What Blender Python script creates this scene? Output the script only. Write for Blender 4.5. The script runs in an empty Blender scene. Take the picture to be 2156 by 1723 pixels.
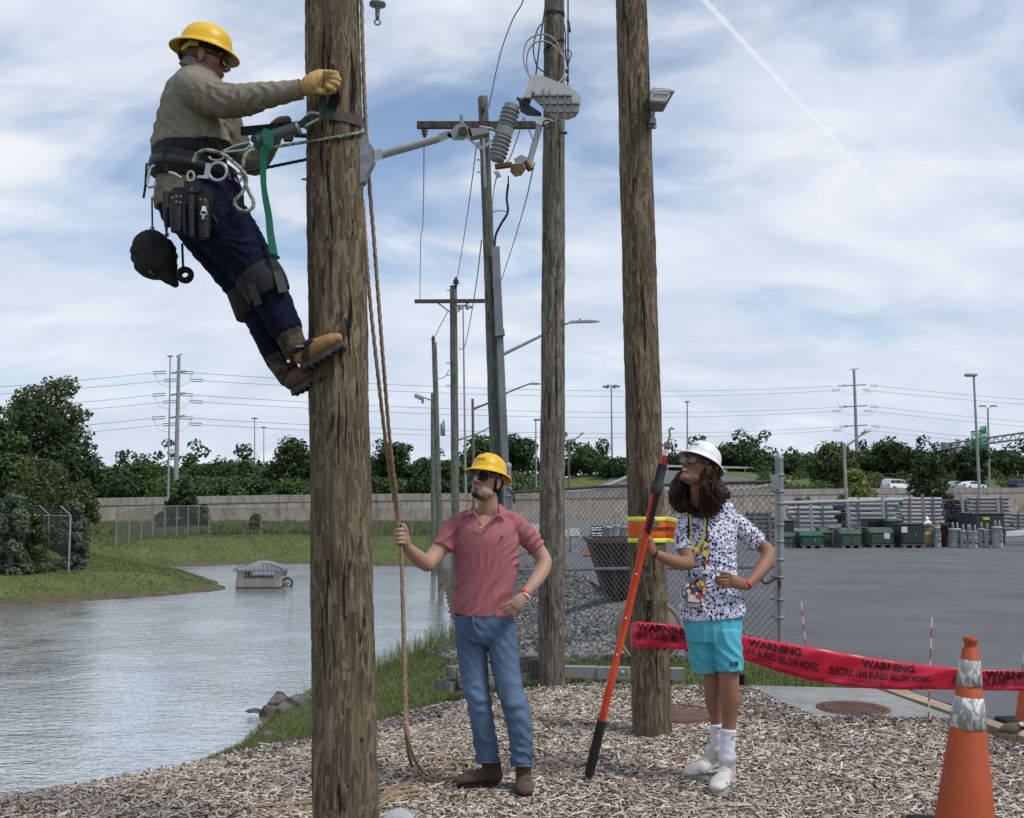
import bpy, bmesh, math, random
import numpy as np
from mathutils import Vector, Matrix
SC = bpy.context.scene
COL = SC.collection
rnd = random.Random(7)
# ---------------------------------------------------------------- camera
F = 2156.0; CX = 1078.0; CY = 861.5; HZ = 1055.0; CH = 1.6
TH = math.atan((HZ - CY) / F); CT, ST = math.cos(TH), math.sin(TH)
cam = bpy.data.cameras.new('camera'); cam.lens = 36.0; cam.sensor_width = 36.0
cam.clip_start = 0.1; cam.clip_end = 4000
co = bpy.data.objects.new('camera', cam); COL.objects.link(co)
co.location = (0, 0, CH); co.rotation_euler = (math.pi / 2 + TH, 0, 0)
SC.camera = co
def ray(u, v):
    dx = (u - CX) / F; dy = (CY - v) / F
    return Vector((dx, CT - dy * ST, ST + dy * CT))
def P(u, v, Y):            # a photograph point at real distance Y in front of the camera
    d = ray(u, v); t = Y / d.y
    return Vector((d.x * t, Y, CH + d.z * t))
def G(u, v, z=0.0):        # a photograph point on level ground of height z
    d = ray(u, v); t = (z - CH) / d.z
    return Vector((d.x * t, d.y * t, z))
# ---------------------------------------------------------------- node helper
def nd(nt, typ, ins=None, **props):
    n = nt.nodes.new(typ)
    for k, v in props.items(): setattr(n, k, v)
    for k, v in (ins or {}).items():
        s = n.inputs[k]
        if isinstance(v, bpy.types.NodeSocket): nt.links.new(v, s)
        else: s.default_value = v
    return n
def c4(c): return (c[0], c[1], c[2], 1.0)
def ramp(nt, fac, stops, interp='LINEAR'):
    r = nt.nodes.new('ShaderNodeValToRGB'); r.color_ramp.interpolation = interp
    e = r.color_ramp.elements
    while len(e) < len(stops): e.new(0.5)
    for i, (p, c) in enumerate(stops):
        e[i].position = p; e[i].color = c4(c) if not isinstance(c, (int, float)) else (c, c, c, 1)
    nt.links.new(fac, r.inputs['Fac']); return r.outputs['Color']
def math_(nt, op, a, b=0.0, c=None, clamp=False):
    n = nt.nodes.new('ShaderNodeMath'); n.operation = op; n.use_clamp = clamp
    for i, v in enumerate((a, b) if c is None else (a, b, c)):
        if isinstance(v, bpy.types.NodeSocket): nt.links.new(v, n.inputs[i])
        else: n.inputs[i].default_value = v
    return n.outputs[0]
def vmath(nt, op, a, b=None):
    n = nt.nodes.new('ShaderNodeVectorMath'); n.operation = op
    for i, v in enumerate((a, b)):
        if v is None: continue
        if isinstance(v, bpy.types.NodeSocket): nt.links.new(v, n.inputs[i])
        else: n.inputs[i].default_value = v
    return n.outputs['Value'] if op in ('DOT_PRODUCT', 'LENGTH') else n.outputs[0]
# ---------------------------------------------------------------- sky and sun
SKYL, SKYR, SKYS = (3.7, 1.25, 0), 28, 1.7
SUN_EL, SUN_AZ = math.radians(55), math.radians(118)      # azimuth clockwise from +Y (away from the camera)
W = bpy.data.worlds.new('World'); SC.world = W; W.use_nodes = True
nt = W.node_tree; nt.nodes.clear()
tc = nd(nt, 'ShaderNodeTexCoord').outputs['Generated']
sky = nd(nt, 'ShaderNodeTexSky', sky_type='NISHITA', sun_disc=False, sun_elevation=SUN_EL, sun_rotation=SUN_AZ,
         air_density=1.0, dust_density=0.6, ozone_density=1.4)
sep = nd(nt, 'ShaderNodeSeparateXYZ', {0: tc})
zz = math_(nt, 'MAXIMUM', sep.outputs[2], 0.0)
inv = math_(nt, 'DIVIDE', 1.0, math_(nt, 'ADD', zz, 0.34))
uv = nd(nt, 'ShaderNodeCombineXYZ', {0: math_(nt, 'MULTIPLY', sep.outputs[0], inv), 1: math_(nt, 'MULTIPLY', sep.outputs[1], inv), 2: 0.0}).outputs[0]
mp = nd(nt, 'ShaderNodeMapping', {0: uv, 'Location': SKYL, 'Rotation': (0, 0, math.radians(SKYR)), 'Scale': (0.9, 1.25, 1)}).outputs[0]
n1 = nd(nt, 'ShaderNodeTexNoise', {'Vector': mp, 'Scale': SKYS, 'Detail': 5.0, 'Roughness': 0.53, 'Distortion': 0.5}).outputs['Fac']
mp2 = nd(nt, 'ShaderNodeMapping', {0: uv, 'Location': (9.1, 4.4, 0), 'Rotation': (0, 0, math.radians(40)), 'Scale': (0.9, 1.5, 1)}).outputs[0]
n2 = nd(nt, 'ShaderNodeTexNoise', {'Vector': mp2, 'Scale': 3.4, 'Detail': 6.0, 'Roughness': 0.52, 'Distortion': 0.7}).outputs['Fac']
cl = math_(nt, 'ADD', math_(nt, 'MULTIPLY', n1, 0.80), math_(nt, 'MULTIPLY', n2, 0.20))
low = nd(nt, 'ShaderNodeMapRange', {0: sep.outputs[2], 1: 0.0, 2: 0.26, 3: 0.17, 4: 0.0}).outputs[0]     # cloud deck thickens to the horizon
cov = math_(nt, 'ADD', cl, low)
mask = nd(nt, 'ShaderNodeMapRange', {0: cov, 1: 0.375, 2: 0.575, 3: 0.05, 4: 1.0}, interpolation_type='SMOOTHSTEP').outputs[0]
# contrail: a straight streak high in the sky
da = ray(1440, -45).normalized(); db = ray(2100, 665).normalized(); pn = da.cross(db).normalized()
off = math_(nt, 'ABSOLUTE', math_(nt, 'ADD', vmath(nt, 'DOT_PRODUCT', tc, tuple(pn)), math_(nt, 'MULTIPLY', math_(nt, 'SUBTRACT', n2, 0.5), 0.004)))
wdt = math_(nt, 'MULTIPLY_ADD', n2, 0.0036, 0.0008)
tr = nd(nt, 'ShaderNodeMapRange', {0: math_(nt, 'DIVIDE', off, wdt), 1: 0.25, 2: 1.2, 3: 0.55, 4: 0.0}, interpolation_type='SMOOTHSTEP').outputs[0]
al = vmath(nt, 'DOT_PRODUCT', tc, tuple(db))
tr = math_(nt, 'MULTIPLY', tr, nd(nt, 'ShaderNodeMapRange', {0: al, 1: 0.90, 2: 0.999, 3: 1.0, 4: 0.14}).outputs[0])
tr = math_(nt, 'MULTIPLY', tr, math_(nt, 'GREATER_THAN', al, 0.80))
ccol = ramp(nt, math_(nt, 'ADD', n2, math_(nt, 'MULTIPLY', low, -0.4)), [(0.30, (0.62, 0.70, 0.85)), (0.52, (0.74, 0.81, 0.92)), (0.74, (0.92, 0.94, 0.98))])
b1 = nd(nt, 'ShaderNodeBackground', {0: sky.outputs[0], 1: 0.088})
b2 = nd(nt, 'ShaderNodeBackground', {0: ccol, 1: 0.585})
ms = nd(nt, 'ShaderNodeMixShader', {0: mask, 1: b1.outputs[0], 2: b2.outputs[0]})
b3 = nd(nt, 'ShaderNodeBackground', {0: (0.9, 0.93, 0.97, 1), 1: 0.68})
ms = nd(nt, 'ShaderNodeMixShader', {0: tr, 1: ms.outputs[0], 2: b3.outputs[0]})
nd(nt, 'ShaderNodeOutputWorld', {0: ms.outputs[0]})
sl = bpy.data.lights.new('sun', 'SUN'); sl.energy = 1.5; sl.angle = math.radians(14); sl.color = (1.0, 0.96, 0.9)
so = bpy.data.objects.new('sun', sl); COL.objects.link(so)
sd = Vector((math.sin(SUN_AZ) * math.cos(SUN_EL), math.cos(SUN_AZ) * math.cos(SUN_EL), math.sin(SUN_EL)))
so.rotation_euler = sd.to_track_quat('Z', 'Y').to_euler(); so.location = sd * 50
vs = SC.view_settings; vs.view_transform = 'Standard'; vs.look = 'None'; vs.exposure = 0.75; vs.gamma = 1.0; vs.use_curve_mapping = False
SC.render.engine = 'CYCLES'
SC.cycles.max_bounces = 6; SC.cycles.diffuse_bounces = 3; SC.cycles.transparent_max_bounces = 12
# ---------------------------------------------------------------- materials
MATS = {}
def mat(name, c1, c2=None, scale=4.0, rough=0.7, bump=0.0, bscale=60.0, metal=0.0, stretch=(1, 1, 1), spec=0.35, lo=0.35, hi=0.65,
        detail=6.0, c3=None, s3=30.0, f3=0.5, coat=0.0, vcol=None, bstretch=None):
    if name in MATS: return MATS[name]
    m = bpy.data.materials.new(name); m.use_nodes = True; nt = m.node_tree; nt.nodes.clear()
    pr = nd(nt, 'ShaderNodeBsdfPrincipled', {'Roughness': rough, 'Metallic': metal, 'Specular IOR Level': spec, 'Coat Weight': coat})
    nd(nt, 'ShaderNodeOutputMaterial', {0: pr.outputs[0]})
    tcn = nd(nt, 'ShaderNodeTexCoord').outputs['Object']
    mp = nd(nt, 'ShaderNodeMapping', {0: tcn, 'Scale': stretch}).outputs[0]
    col = None
    if vcol: col = nd(nt, 'ShaderNodeVertexColor', layer_name=vcol).outputs[0]
    elif c2 is not None:
        n = nd(nt, 'ShaderNodeTexNoise', {'Vector': mp, 'Scale': scale, 'Detail': detail, 'Roughness': 0.6})
        col = ramp(nt, n.outputs['Fac'], [(lo, c1), (hi, c2)])
    if c3 is not None:
        n = nd(nt, 'ShaderNodeTexNoise', {'Vector': mp, 'Scale': s3, 'Detail': 5.0, 'Roughness': 0.65})
        f = ramp(nt, n.outputs['Fac'], [(0.5, 0.0), (0.68, f3)])
        mx = nd(nt, 'ShaderNodeMixRGB', {0: f, 1: col if col is not None else c4(c1), 2: c4(c3)}); col = mx.outputs[0]
    if col is None: pr.inputs['Base Color'].default_value = c4(c1)
    else: nt.links.new(col, pr.inputs['Base Color'])
    if bump:
        mb = mp if bstretch is None else nd(nt, 'ShaderNodeMapping', {0: tcn, 'Scale': bstretch}).outputs[0]
        n = nd(nt, 'ShaderNodeTexNoise', {'Vector': mb, 'Scale': bscale, 'Detail': 4.0, 'Roughness': 0.6})
        b = nd(nt, 'ShaderNodeBump', {'Height': n.outputs['Fac'], 'Strength': min(1.0, bump), 'Distance': 0.02 if bump <= 1 else 0.02 * bump})
        nt.links.new(b.outputs[0], pr.inputs['Normal'])
    MATS[name] = m; return m
def leafmat(name, cols, rough=0.65, trans=0.25):     # colour varies from leaf to leaf / chip to chip
    if name in MATS: return MATS[name]
    m = bpy.data.materials.new(name); m.use_nodes = True; nt = m.node_tree; nt.nodes.clear()
    g = nd(nt, 'ShaderNodeNewGeometry')
    n = len(cols); col = ramp(nt, g.outputs['Random Per Island'], [(i / (n - 1), c) for i, c in enumerate(cols)])
    pr = nd(nt, 'ShaderNodeBsdfPrincipled', {'Base Color': col, 'Roughness': rough, 'Specular IOR Level': 0.25})
    out = nd(nt, 'ShaderNodeOutputMaterial')
    if trans:
        t = nd(nt, 'ShaderNodeBsdfTranslucent', {0: col})
        x = nd(nt, 'ShaderNodeMixShader', {0: trans, 1: pr.outputs[0], 2: t.outputs[0]}); nt.links.new(x.outputs[0], out.inputs[0])
    else: nt.links.new(pr.outputs[0], out.inputs[0])
    MATS[name] = m; return m
# ---------------------------------------------------------------- object helpers
def tag(o, label=None, cat=None, group=None, kind=None):
    if label: o['label'] = label
    if cat: o['category'] = cat
    if group: o['group'] = group
    if kind: o['kind'] = kind
    return o
def empty(name, loc, label=None, cat=None, group=None):
    o = bpy.data.objects.new(name, None); o.empty_display_size = 0.1; COL.objects.link(o); o.location = loc
    return tag(o, label, cat, group)
def link(name, me, m=None, parent=None):
    o = bpy.data.objects.new(name, me); COL.objects.link(o)
    if m is not None:
        me.materials.clear()
        for q in (m if isinstance(m, (list, tuple)) else [m]): me.materials.append(q)
    if parent is not None:
        o.parent = parent
        if parent.type == 'EMPTY': o.location = -parent.location
    return o
def np_mesh(name, V, Fa, smooth=False):
    V = np.asarray(V, dtype=np.float32); Fa = np.asarray(Fa, dtype=np.int32)
    me = bpy.data.meshes.new(name); k = Fa.shape[1]
    me.vertices.add(len(V)); me.vertices.foreach_set('co', V.ravel())
    me.loops.add(Fa.size); me.loops.foreach_set('vertex_index', Fa.ravel())
    me.polygons.add(len(Fa)); me.polygons.foreach_set('loop_start', np.arange(0, Fa.size, k, dtype=np.int32))
    me.polygons.foreach_set('loop_total', np.full(len(Fa), k, dtype=np.int32))
    if smooth: me.polygons.foreach_set('use_smooth', np.ones(len(Fa), dtype=bool))
    me.update(calc_edges=True); return me
def frame(d, side=None):
    d = d.normalized()
    if side is None: side = Vector((0, 0, 1)) if abs(d.z) < 0.9 else Vector((1, 0, 0))
    a = (side - d * side.dot(d)).normalized()
    return a, d.cross(a)
class MB:
    def __init__(s): s.v = []; s.f = []; s.sm = []
    def add(s, vs, fs, smooth=False):
        o = len(s.v); s.v += [tuple(q) for q in vs]; s.f += [tuple(i + o for i in q) for q in fs]; s.sm += [smooth] * len(fs); return s
    def box(s, c, size, rot=0.0, M=None, bev=0.0):
        hx, hy, hz = size[0] / 2, size[1] / 2, size[2] / 2
        R = M if M is not None else Matrix.Rotation(rot, 3, 'Z'); c = Vector(c)
        if bev > 0:
            b = min(bev, hx * .9, hy * .9, hz * .9); vs = []; fs = []
            for sx in (-1, 1):
                for sy in (-1, 1):
                    for sz in (-1, 1):
                        vs += [(sx * (hx - b), sy * (hy - b), sz * hz), (sx * (hx - b), sy * hy, sz * (hz - b)), (sx * hx, sy * (hy - b), sz * (hz - b))]
            bm = bmesh.new()
            for q in vs: bm.verts.new(q)
            bmesh.ops.convex_hull(bm, input=list(bm.verts)); bm.verts.index_update()
            return s.add([c + R @ v.co for v in bm.verts], [[v.index for v in f.verts] for f in bm.faces])
        vs = [c + R @ Vector((x * hx, y * hy, z * hz)) for x in (-1, 1) for y in (-1, 1) for z in (-1, 1)]
        return s.add(vs, [(0, 1, 3, 2), (4, 6, 7, 5), (0, 4, 5, 1), (2, 3, 7, 6), (0, 2, 6, 4), (1, 5, 7, 3)])
    def bar(s, a, b, w, h=None, side=None):       # square bar from a to b
        a, b = Vector(a), Vector(b); h = h or w; x, y = frame(b - a, side)
        vs = [p + x * (w / 2 * i) + y * (h / 2 * j) for p in (a, b) for i, j in ((-1, -1), (1, -1), (1, 1), (-1, 1))]
        return s.add(vs, [(0, 3, 2, 1), (4, 5, 6, 7), (0, 1, 5, 4), (1, 2, 6, 5), (2, 3, 7, 6), (3, 0, 4, 7)])
    def tube(s, pts, r, n=8, cap=True, side=None, smooth=True, closed=False):
        pts = [Vector(p) for p in pts]; m = len(pts); vs = []; prev = side
        for i, p in enumerate(pts):
            if closed: d = pts[(i + 1) % m] - pts[i - 1]
            else: d = pts[min(i + 1, m - 1)] - pts[max(i - 1, 0)]
            if d.length < 1e-9: d = Vector((0, 0, 1))
            x, y = frame(d, prev)
            if side is None: prev = x
            rr = r[i] if isinstance(r, (list, tuple)) else r
            ra, rb = rr if isinstance(rr, (list, tuple)) else (rr, rr)
            for k in range(n):
                a = 2 * math.pi * k / n; vs.append(p + x * (math.cos(a) * ra) + y * (math.sin(a) * rb))
        fs = []
        for i in range(m if closed else m - 1):
            j = (i + 1) % m
            for k in range(n): fs.append((i * n + k, i * n + (k + 1) % n, j * n + (k + 1) % n, j * n + k))
        s.add(vs, fs, smooth)
        if cap and not closed:
            s.add(vs[:n][::-1], [tuple(range(n))]); s.add(vs[-n:], [tuple(range(n))])
        return s
    def lathe(s, prof, c=(0, 0, 0), n=24, M=None, smooth=True, sx=1.0, sy=1.0):   # prof: (r, z)
        c = Vector(c); R = M if M is not None else Matrix.Identity(3); vs = []; fs = []
        for r, z in prof:
            for k in range(n):
                a = 2 * math.pi * k / n; vs.append(c + R @ Vector((math.cos(a) * r * sx, math.sin(a) * r * sy, z)))
        for i in range(len(prof) - 1):
            for k in range(n): fs.append((i * n + k, i * n + (k + 1) % n, (i + 1) * n + (k + 1) % n, (i + 1) * n + k))
        return s.add(vs, fs, smooth)
    def ell(s, c, r, M=None, n=16, m=10):
        c = Vector(c); R = M if M is not None else Matrix.Identity(3); vs = []; fs = []
        for i in range(m + 1):
            t = math.pi * i / m
            for k in range(n):
                a = 2 * math.pi * k / n
                vs.append(c + R @ Vector((math.sin(t) * math.cos(a) * r[0], math.sin(t) * math.sin(a) * r[1], -math.cos(t) * r[2])))
        for i in range(m):
            for k in range(n): fs.append((i * n + k, i * n + (k + 1) % n, (i + 1) * n + (k + 1) % n, (i + 1) * n + k))
        return s.add(vs, fs, True)
    def hull(s, pts, smooth=False):
        bm = bmesh.new()
        for q in pts: bm.verts.new(q)
        r = bmesh.ops.convex_hull(bm, input=list(bm.verts)); bm.verts.index_update()
        s.add([v.co for v in bm.verts], [[v.index for v in f.verts] for f in bm.faces], smooth); bm.free(); return s
    def prism(s, poly, off):                      # polygon (list of points) extruded by vector off
        a = [Vector(p) for p in poly]; n = len(a); b = [p + Vector(off) for p in a]
        return s.add(a + b, [tuple(range(n))[::-1], tuple(range(n, 2 * n))] + [(i, (i + 1) % n, n + (i + 1) % n, n + i) for i in range(n)])
    def mesh(s, name):
        me = bpy.data.meshes.new(name); me.from_pydata(s.v, [], s.f); me.polygons.foreach_set('use_smooth', np.array(s.sm, dtype=bool)); me.update(); return me
    def build(s, name, m, parent=None):
        me = s.mesh(name); bm = bmesh.new(); bm.from_mesh(me); bmesh.ops.recalc_face_normals(bm, faces=list(bm.faces)); bm.to_mesh(me); bm.free()
        return link(name, me, m, parent)
def catmull(pts, k=6):
    pts = [Vector(p) for p in pts]
    if len(pts) < 3: return pts
    q = [pts[0] * 2 - pts[1]] + pts + [pts[-1] * 2 - pts[-2]]; out = []
    for i in range(1, len(q) - 2):
        for j in range(k):
            t = j / k; a, b, c, d = q[i - 1], q[i], q[i + 1], q[i + 2]
            out.append(0.5 * ((2 * b) + (c - a) * t + (2 * a - 5 * b + 4 * c - d) * t * t + (3 * b - a - 3 * c + d) * t ** 3))
    out.append(pts[-1]); return out
def sag(a, b, s, n=16):
    a, b = Vector(a), Vector(b); return [a.lerp(b, i / n) - Vector((0, 0, s * 4 * (i / n) * (1 - i / n))) for i in range(n + 1)]
def copy_tree(o, parent=None):
    c = o.copy(); COL.objects.link(c); c.parent = parent
    for ch in list(o.children): copy_tree(ch, c)
    return c
def text_mesh(txt, size=1.0, bold=0.0, align='CENTER'):   # flat lettering outline as vertices/faces
    cu = bpy.data.curves.new('lettering', 'FONT'); cu.body = txt; cu.size = size; cu.align_x = align; cu.align_y = 'CENTER'; cu.offset = bold; cu.resolution_u = 2
    o = bpy.data.objects.new('lettering', cu); COL.objects.link(o)
    me = bpy.data.meshes.new_from_object(o.evaluated_get(bpy.context.evaluated_depsgraph_get()))
    v = [tuple(q.co) for q in me.vertices]; f = [tuple(p.vertices) for p in me.polygons]
    bpy.data.objects.remove(o); bpy.data.curves.remove(cu); bpy.data.meshes.remove(me); return v, f
def place_text(mb, txt, size, fn, bold=0.0, align='CENTER', flip=1, sub=0):   # fn maps (x, y) of the lettering to a point in space
    v, f = text_mesh(txt, size, bold, align); mb.add([fn(q[0] * flip, q[1]) for q in v], f); return mb
# ================================================================ terrain
ZW = -1.8
POND = [(-60, 30), (-60, 12), (-20, 8.6), (-11, 8.9), (-7.5, 9.3), (-5.6, 10.3), (-4.5, 11.9), (-3.75, 14.3), (-3.8, 16.4), (-3.0, 18.8), (-2.5, 21.5), (-1.5, 24.2), (-1.45, 28),
        (-1.8, 31), (-2.2, 35.7), (-3.1, 45.8), (-4.4, 53.5), (-10.9, 56.3), (-14.7, 55.6), (-18.2, 52.7), (-15.4, 49.2), (-12.5, 43.6), (-11.0, 39.8), (-12.4, 37.4), (-14.4, 35.4), (-16.6, 33.3), (-26, 31)]
MULCH = [(-9, 2), (-9, 9.2), (-6.4, 9.4), (-4.6, 9.9), (-3.1, 9.6), (-2.05, 7.6), (-1.45, 7.5), (-1.02, 7.95), (-0.6, 8.75), (0.45, 9.3), (1.1, 9.4), (2.05, 9.15), (2.15, 8.4), (2.28, 7.75), (3.32, 7.7), (3.52, 7.0), (4.0, 5.9), (5.6, 3.5), (5.6, 2)]
GRAV = [(-2.2, 24), (-1.2, 19), (-0.5, 13.4), (0.2, 11.4), (1.2, 10.9), (2.6, 11.1), (3.0, 12), (2.4, 15), (2.0, 20), (1.7, 26), (1.5, 34), (1.5, 47), (-4, 57), (-5.5, 54), (-3.5, 45), (-2.6, 36), (-1.9, 29)]
YARD = [(3.72, 7.0), (3.42, 8.7), (3.12, 12), (2.3, 15), (1.8, 20), (1.5, 26), (1.3, 34), (1.3, 47), (6, 60), (70, 70), (70, 3.0), (6.0, 3.0)]
PAD = [(2.06, 9.05), (3.1, 8.9), (3.28, 7.72), (2.27, 7.74), (2.14, 8.35)]
def sdpoly(X, Y, poly):       # signed distance, negative inside
    d = np.full(X.shape, 1e9); ins = np.zeros(X.shape, bool); n = len(poly)
    for i in range(n):
        x0, y0 = poly[i]; x1, y1 = poly[(i + 1) % n]; ex, ey = x1 - x0, y1 - y0
        t = np.clip(((X - x0) * ex + (Y - y0) * ey) / (ex * ex + ey * ey), 0, 1)
        d = np.minimum(d, np.hypot(X - x0 - t * ex, Y - y0 - t * ey))
        c = ((y0 > Y) != (y1 > Y)) & (X < (x1 - x0) * (Y - y0) / ((y1 - y0) if y1 != y0 else 1e-9) + x0); ins ^= c
    return np.where(ins, -d, d)
WALLX = np.array([-160, -70, -40.9, -20, 2.7, 11.8, 26, 45, 73, 110, 200.0])
WALLY = np.array([88, 91, 95, 104, 112, 115, 121, 132, 147, 165, 210.0])
WALLZ = np.array([1.5, 1.7, 1.82, 2.27, 2.5, 2.68, 2.95, 3.2, 3.5, 3.8, 4.2])
def wob(X, Y, s, k=0):       # cheap smooth noise
    return (np.sin(X * s * 1.3 + k) * np.cos(Y * s * 1.7 + 2 * k) + .6 * np.sin(X * s * 2.9 + Y * s * 2.1 + 3 * k) + .4 * np.sin(Y * s * 5.3 - X * s * 4.1 + k)) / 2
def sstep(a, b, x):
    t = np.clip((x - a) / (b - a), 0, 1); return t * t * (3 - 2 * t)
def yardz(X, Y): return -0.05 - 0.0048 * np.clip(Y - 9, 0, 60)
def height(X, Y):
    X = np.asarray(X, float); Y = np.asarray(Y, float)
    d = sdpoly(X, Y, POND)
    right = sstep(-3.5, 1.0, X + np.clip((Y - 30) * 0.02, 0, 1.5))
    right = np.where(Y < 26, 1.0, right)
    back = -1.05 + 0.5 * sstep(44, 62, Y)
    T = right * np.where(Y > 9, yardz(X, Y), 0.0) + (1 - right) * back
    slope = 0.33 + 0.10 * sstep(-3.5, -6.5, X) * (Y < 25) - 0.12 * (Y > 26) + 0.36 * sstep(-4, -2.2, X) * sstep(20, 26, Y)
    lin = ZW + 0.06 + slope * d
    k = 0.22; hh = np.clip(0.5 + 0.5 * (T - lin) / k, 0, 1)
    z = T * (1 - hh) + lin * hh - k * hh * (1 - hh)
    z = np.where(d < 0, ZW - 0.02 + 0.25 * d, z)
    z = np.maximum(z, ZW - 1.2)
    z += 0.012 * wob(X, Y, 2.3, 1) * (d > 0) * (Y < 12) + 0.05 * wob(X, Y, .35, 2) * (d > 1) * (Y > 30) * (1 - right)
    # the mulch mound under the near pole and people is level; yard sits a little lower than its asphalt sheet
    z = np.where(sdpoly(X, Y, YARD) < -0.05, yardz(X, Y) - 0.06, z)
    z = np.where((Y < 12.6) & (Y > 3) & ((sdpoly(X, Y, YARD) < .47) | (sdpoly(X, Y, PAD) < .03)), np.minimum(z, -0.075), z)
    yw = np.interp(X, WALLX, WALLY); zr = np.interp(X, WALLX, WALLZ) - 0.45
    b = Y - yw
    bt_ = 4.3 + 2.7 * sstep(-2, 22, X); up = zr + (bt_ - zr) * sstep(22, 62, b) + 0.012 * np.clip(b - 62, 0, 600)
    return np.where(b > 0.9, up, z)
def hz(x, y): return float(height(np.array([x]), np.array([y]))[0])
xs = np.concatenate([-np.geomspace(9, 1500, 60)[::-1], np.arange(-8.88, 6.0, .13), np.geomspace(6.1, 1500, 75)])
ys = np.concatenate([[-40, -15, -5, 0], np.arange(2, 12, .13), np.arange(12, 62, .45), np.arange(62, 240, 1.2), np.geomspace(242, 3000, 30)])
XX, YY = np.meshgrid(xs, ys); ZZ = height(XX, YY)
nx, ny = len(xs), len(ys)
idx = np.arange(nx * ny).reshape(ny, nx)
fa = np.stack([idx[:-1, :-1], idx[:-1, 1:], idx[1:, 1:], idx[1:, :-1]], -1).reshape(-1, 4)
me = np_mesh('ground', np.stack([XX, YY, ZZ], -1).reshape(-1, 3), fa, True)
dm = sdpoly(XX, YY, MULCH) + 0.10 * wob(XX, YY, 4.0); dg = sdpoly(XX, YY, GRAV) + 0.2 * wob(XX, YY, 2.0); dp = sdpoly(XX, YY, POND)
att = np.zeros((nx * ny, 4), np.float32)
att[:, 0] = (1 - sstep(-0.08, 0.08, dm)).ravel(); att[:, 1] = np.maximum(1 - sstep(-0.3, 0.3, dg), (XX > 1.2) * sstep(44, 48, YY) * (YY < np.interp(XX, WALLX, WALLY))).ravel()
att[:, 2] = (1 - sstep(0.25, 0.7, dp + .25 * wob(XX, YY, 1.1, 3))).ravel(); att[:, 3] = 1
ca = me.attributes.new('mask', 'FLOAT_COLOR', 'POINT'); ca.data.foreach_set('color', att.ravel())
gm = bpy.data.materials.new('ground'); gm.use_nodes = True; nt = gm.node_tree; nt.nodes.clear()
tcn = nd(nt, 'ShaderNodeTexCoord').outputs['Object']
def nz(s, d=6.0, st=(1, 1, 1), out='Fac'):
    mp = nd(nt, 'ShaderNodeMapping', {0: tcn, 'Scale': st}).outputs[0]
    return nd(nt, 'ShaderNodeTexNoise', {'Vector': mp, 'Scale': s, 'Detail': d, 'Roughness': 0.62}).outputs[out]
gr = ramp(nt, nz(0.55), [(0.32, (0.078, 0.105, 0.035)), (0.5, (0.11, 0.14, 0.046)), (0.68, (0.15, 0.165, 0.072))])
gr2 = nd(nt, 'ShaderNodeMixRGB', {0: ramp(nt, nz(9, 8), [(0.45, 0.0), (0.7, 0.55)]), 1: gr, 2: c4((0.045, 0.070, 0.020))}).outputs[0]
mu = ramp(nt, nz(28, 8), [(0.3, (0.05, 0.035, 0.025)), (0.5, (0.16, 0.115, 0.085)), (0.7, (0.33, 0.27, 0.21))])
gv = ramp(nt, nz(16, 8), [(0.3, (0.05, 0.05, 0.05)), (0.5, (0.16, 0.16, 0.155)), (0.7, (0.30, 0.30, 0.29))])
di = ramp(nt, nz(3, 8), [(0.3, (0.055, 0.045, 0.032)), (0.6, (0.13, 0.105, 0.075))])
sp = nd(nt, 'ShaderNodeSeparateColor', {0: nd(nt, 'ShaderNodeVertexColor', layer_name='mask').outputs[0]})
c = nd(nt, 'ShaderNodeMixRGB', {0: sp.outputs[1], 1: gr2, 2: gv}).outputs[0]
c = nd(nt, 'ShaderNodeMixRGB', {0: sp.outputs[2], 1: c, 2: di}).outputs[0]
c = nd(nt, 'ShaderNodeMixRGB', {0: sp.outputs[0], 1: c, 2: mu}).outputs[0]
bp = nd(nt, 'ShaderNodeBump', {'Height': nz(22, 6), 'Strength': 0.8, 'Distance': 0.05})
pr = nd(nt, 'ShaderNodeBsdfPrincipled', {'Base Color': c, 'Roughness': 0.9, 'Specular IOR Level': 0.15, 'Normal': bp.outputs[0]})
nd(nt, 'ShaderNodeOutputMaterial', {0: pr.outputs[0]})
tag(link('ground', me, gm), kind='structure')
# ---------------------------------------------------------------- pond water
wm = bpy.data.materials.new('water'); wm.use_nodes = True; nt = wm.node_tree; nt.nodes.clear()
tcn = nd(nt, 'ShaderNodeTexCoord').outputs['Object']
w1 = nz(4.2, 3.0, (0.6, 1.35, 1)); w2 = nz(13.0, 2.0, (0.55, 1.4, 1)); w3 = nz(0.28, 2.0)
calm = ramp(nt, w3, [(0.38, 0.35), (0.62, 1.0)])
hgt = math_(nt, 'MULTIPLY', math_(nt, 'ADD', w1, math_(nt, 'MULTIPLY', w2, 0.35)), calm)
bp = nd(nt, 'ShaderNodeBump', {'Height': hgt, 'Strength': 1.0, 'Distance': 0.045})
pr = nd(nt, 'ShaderNodeBsdfPrincipled', {'Base Color': c4((0.75, 0.765, 0.76)), 'Metallic': 0.85, 'Roughness': 0.06, 'IOR': 1.6, 'Specular IOR Level': 0.8, 'Normal': bp.outputs[0]})
nd(nt, 'ShaderNodeOutputMaterial', {0: pr.outputs[0]})
gx = np.linspace(-62, 1, 40); gy = np.linspace(7, 60, 40); A, B = np.meshgrid(gx, gy); ii = np.arange(1600).reshape(40, 40)
tag(link('pond_water', np_mesh('pond_water', np.stack([A, B, np.full(A.shape, ZW)], -1).reshape(-1, 3), np.stack([ii[:-1, :-1], ii[:-1, 1:], ii[1:, 1:], ii[1:, :-1]], -1).reshape(-1, 4)), wm), kind='structure')
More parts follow.
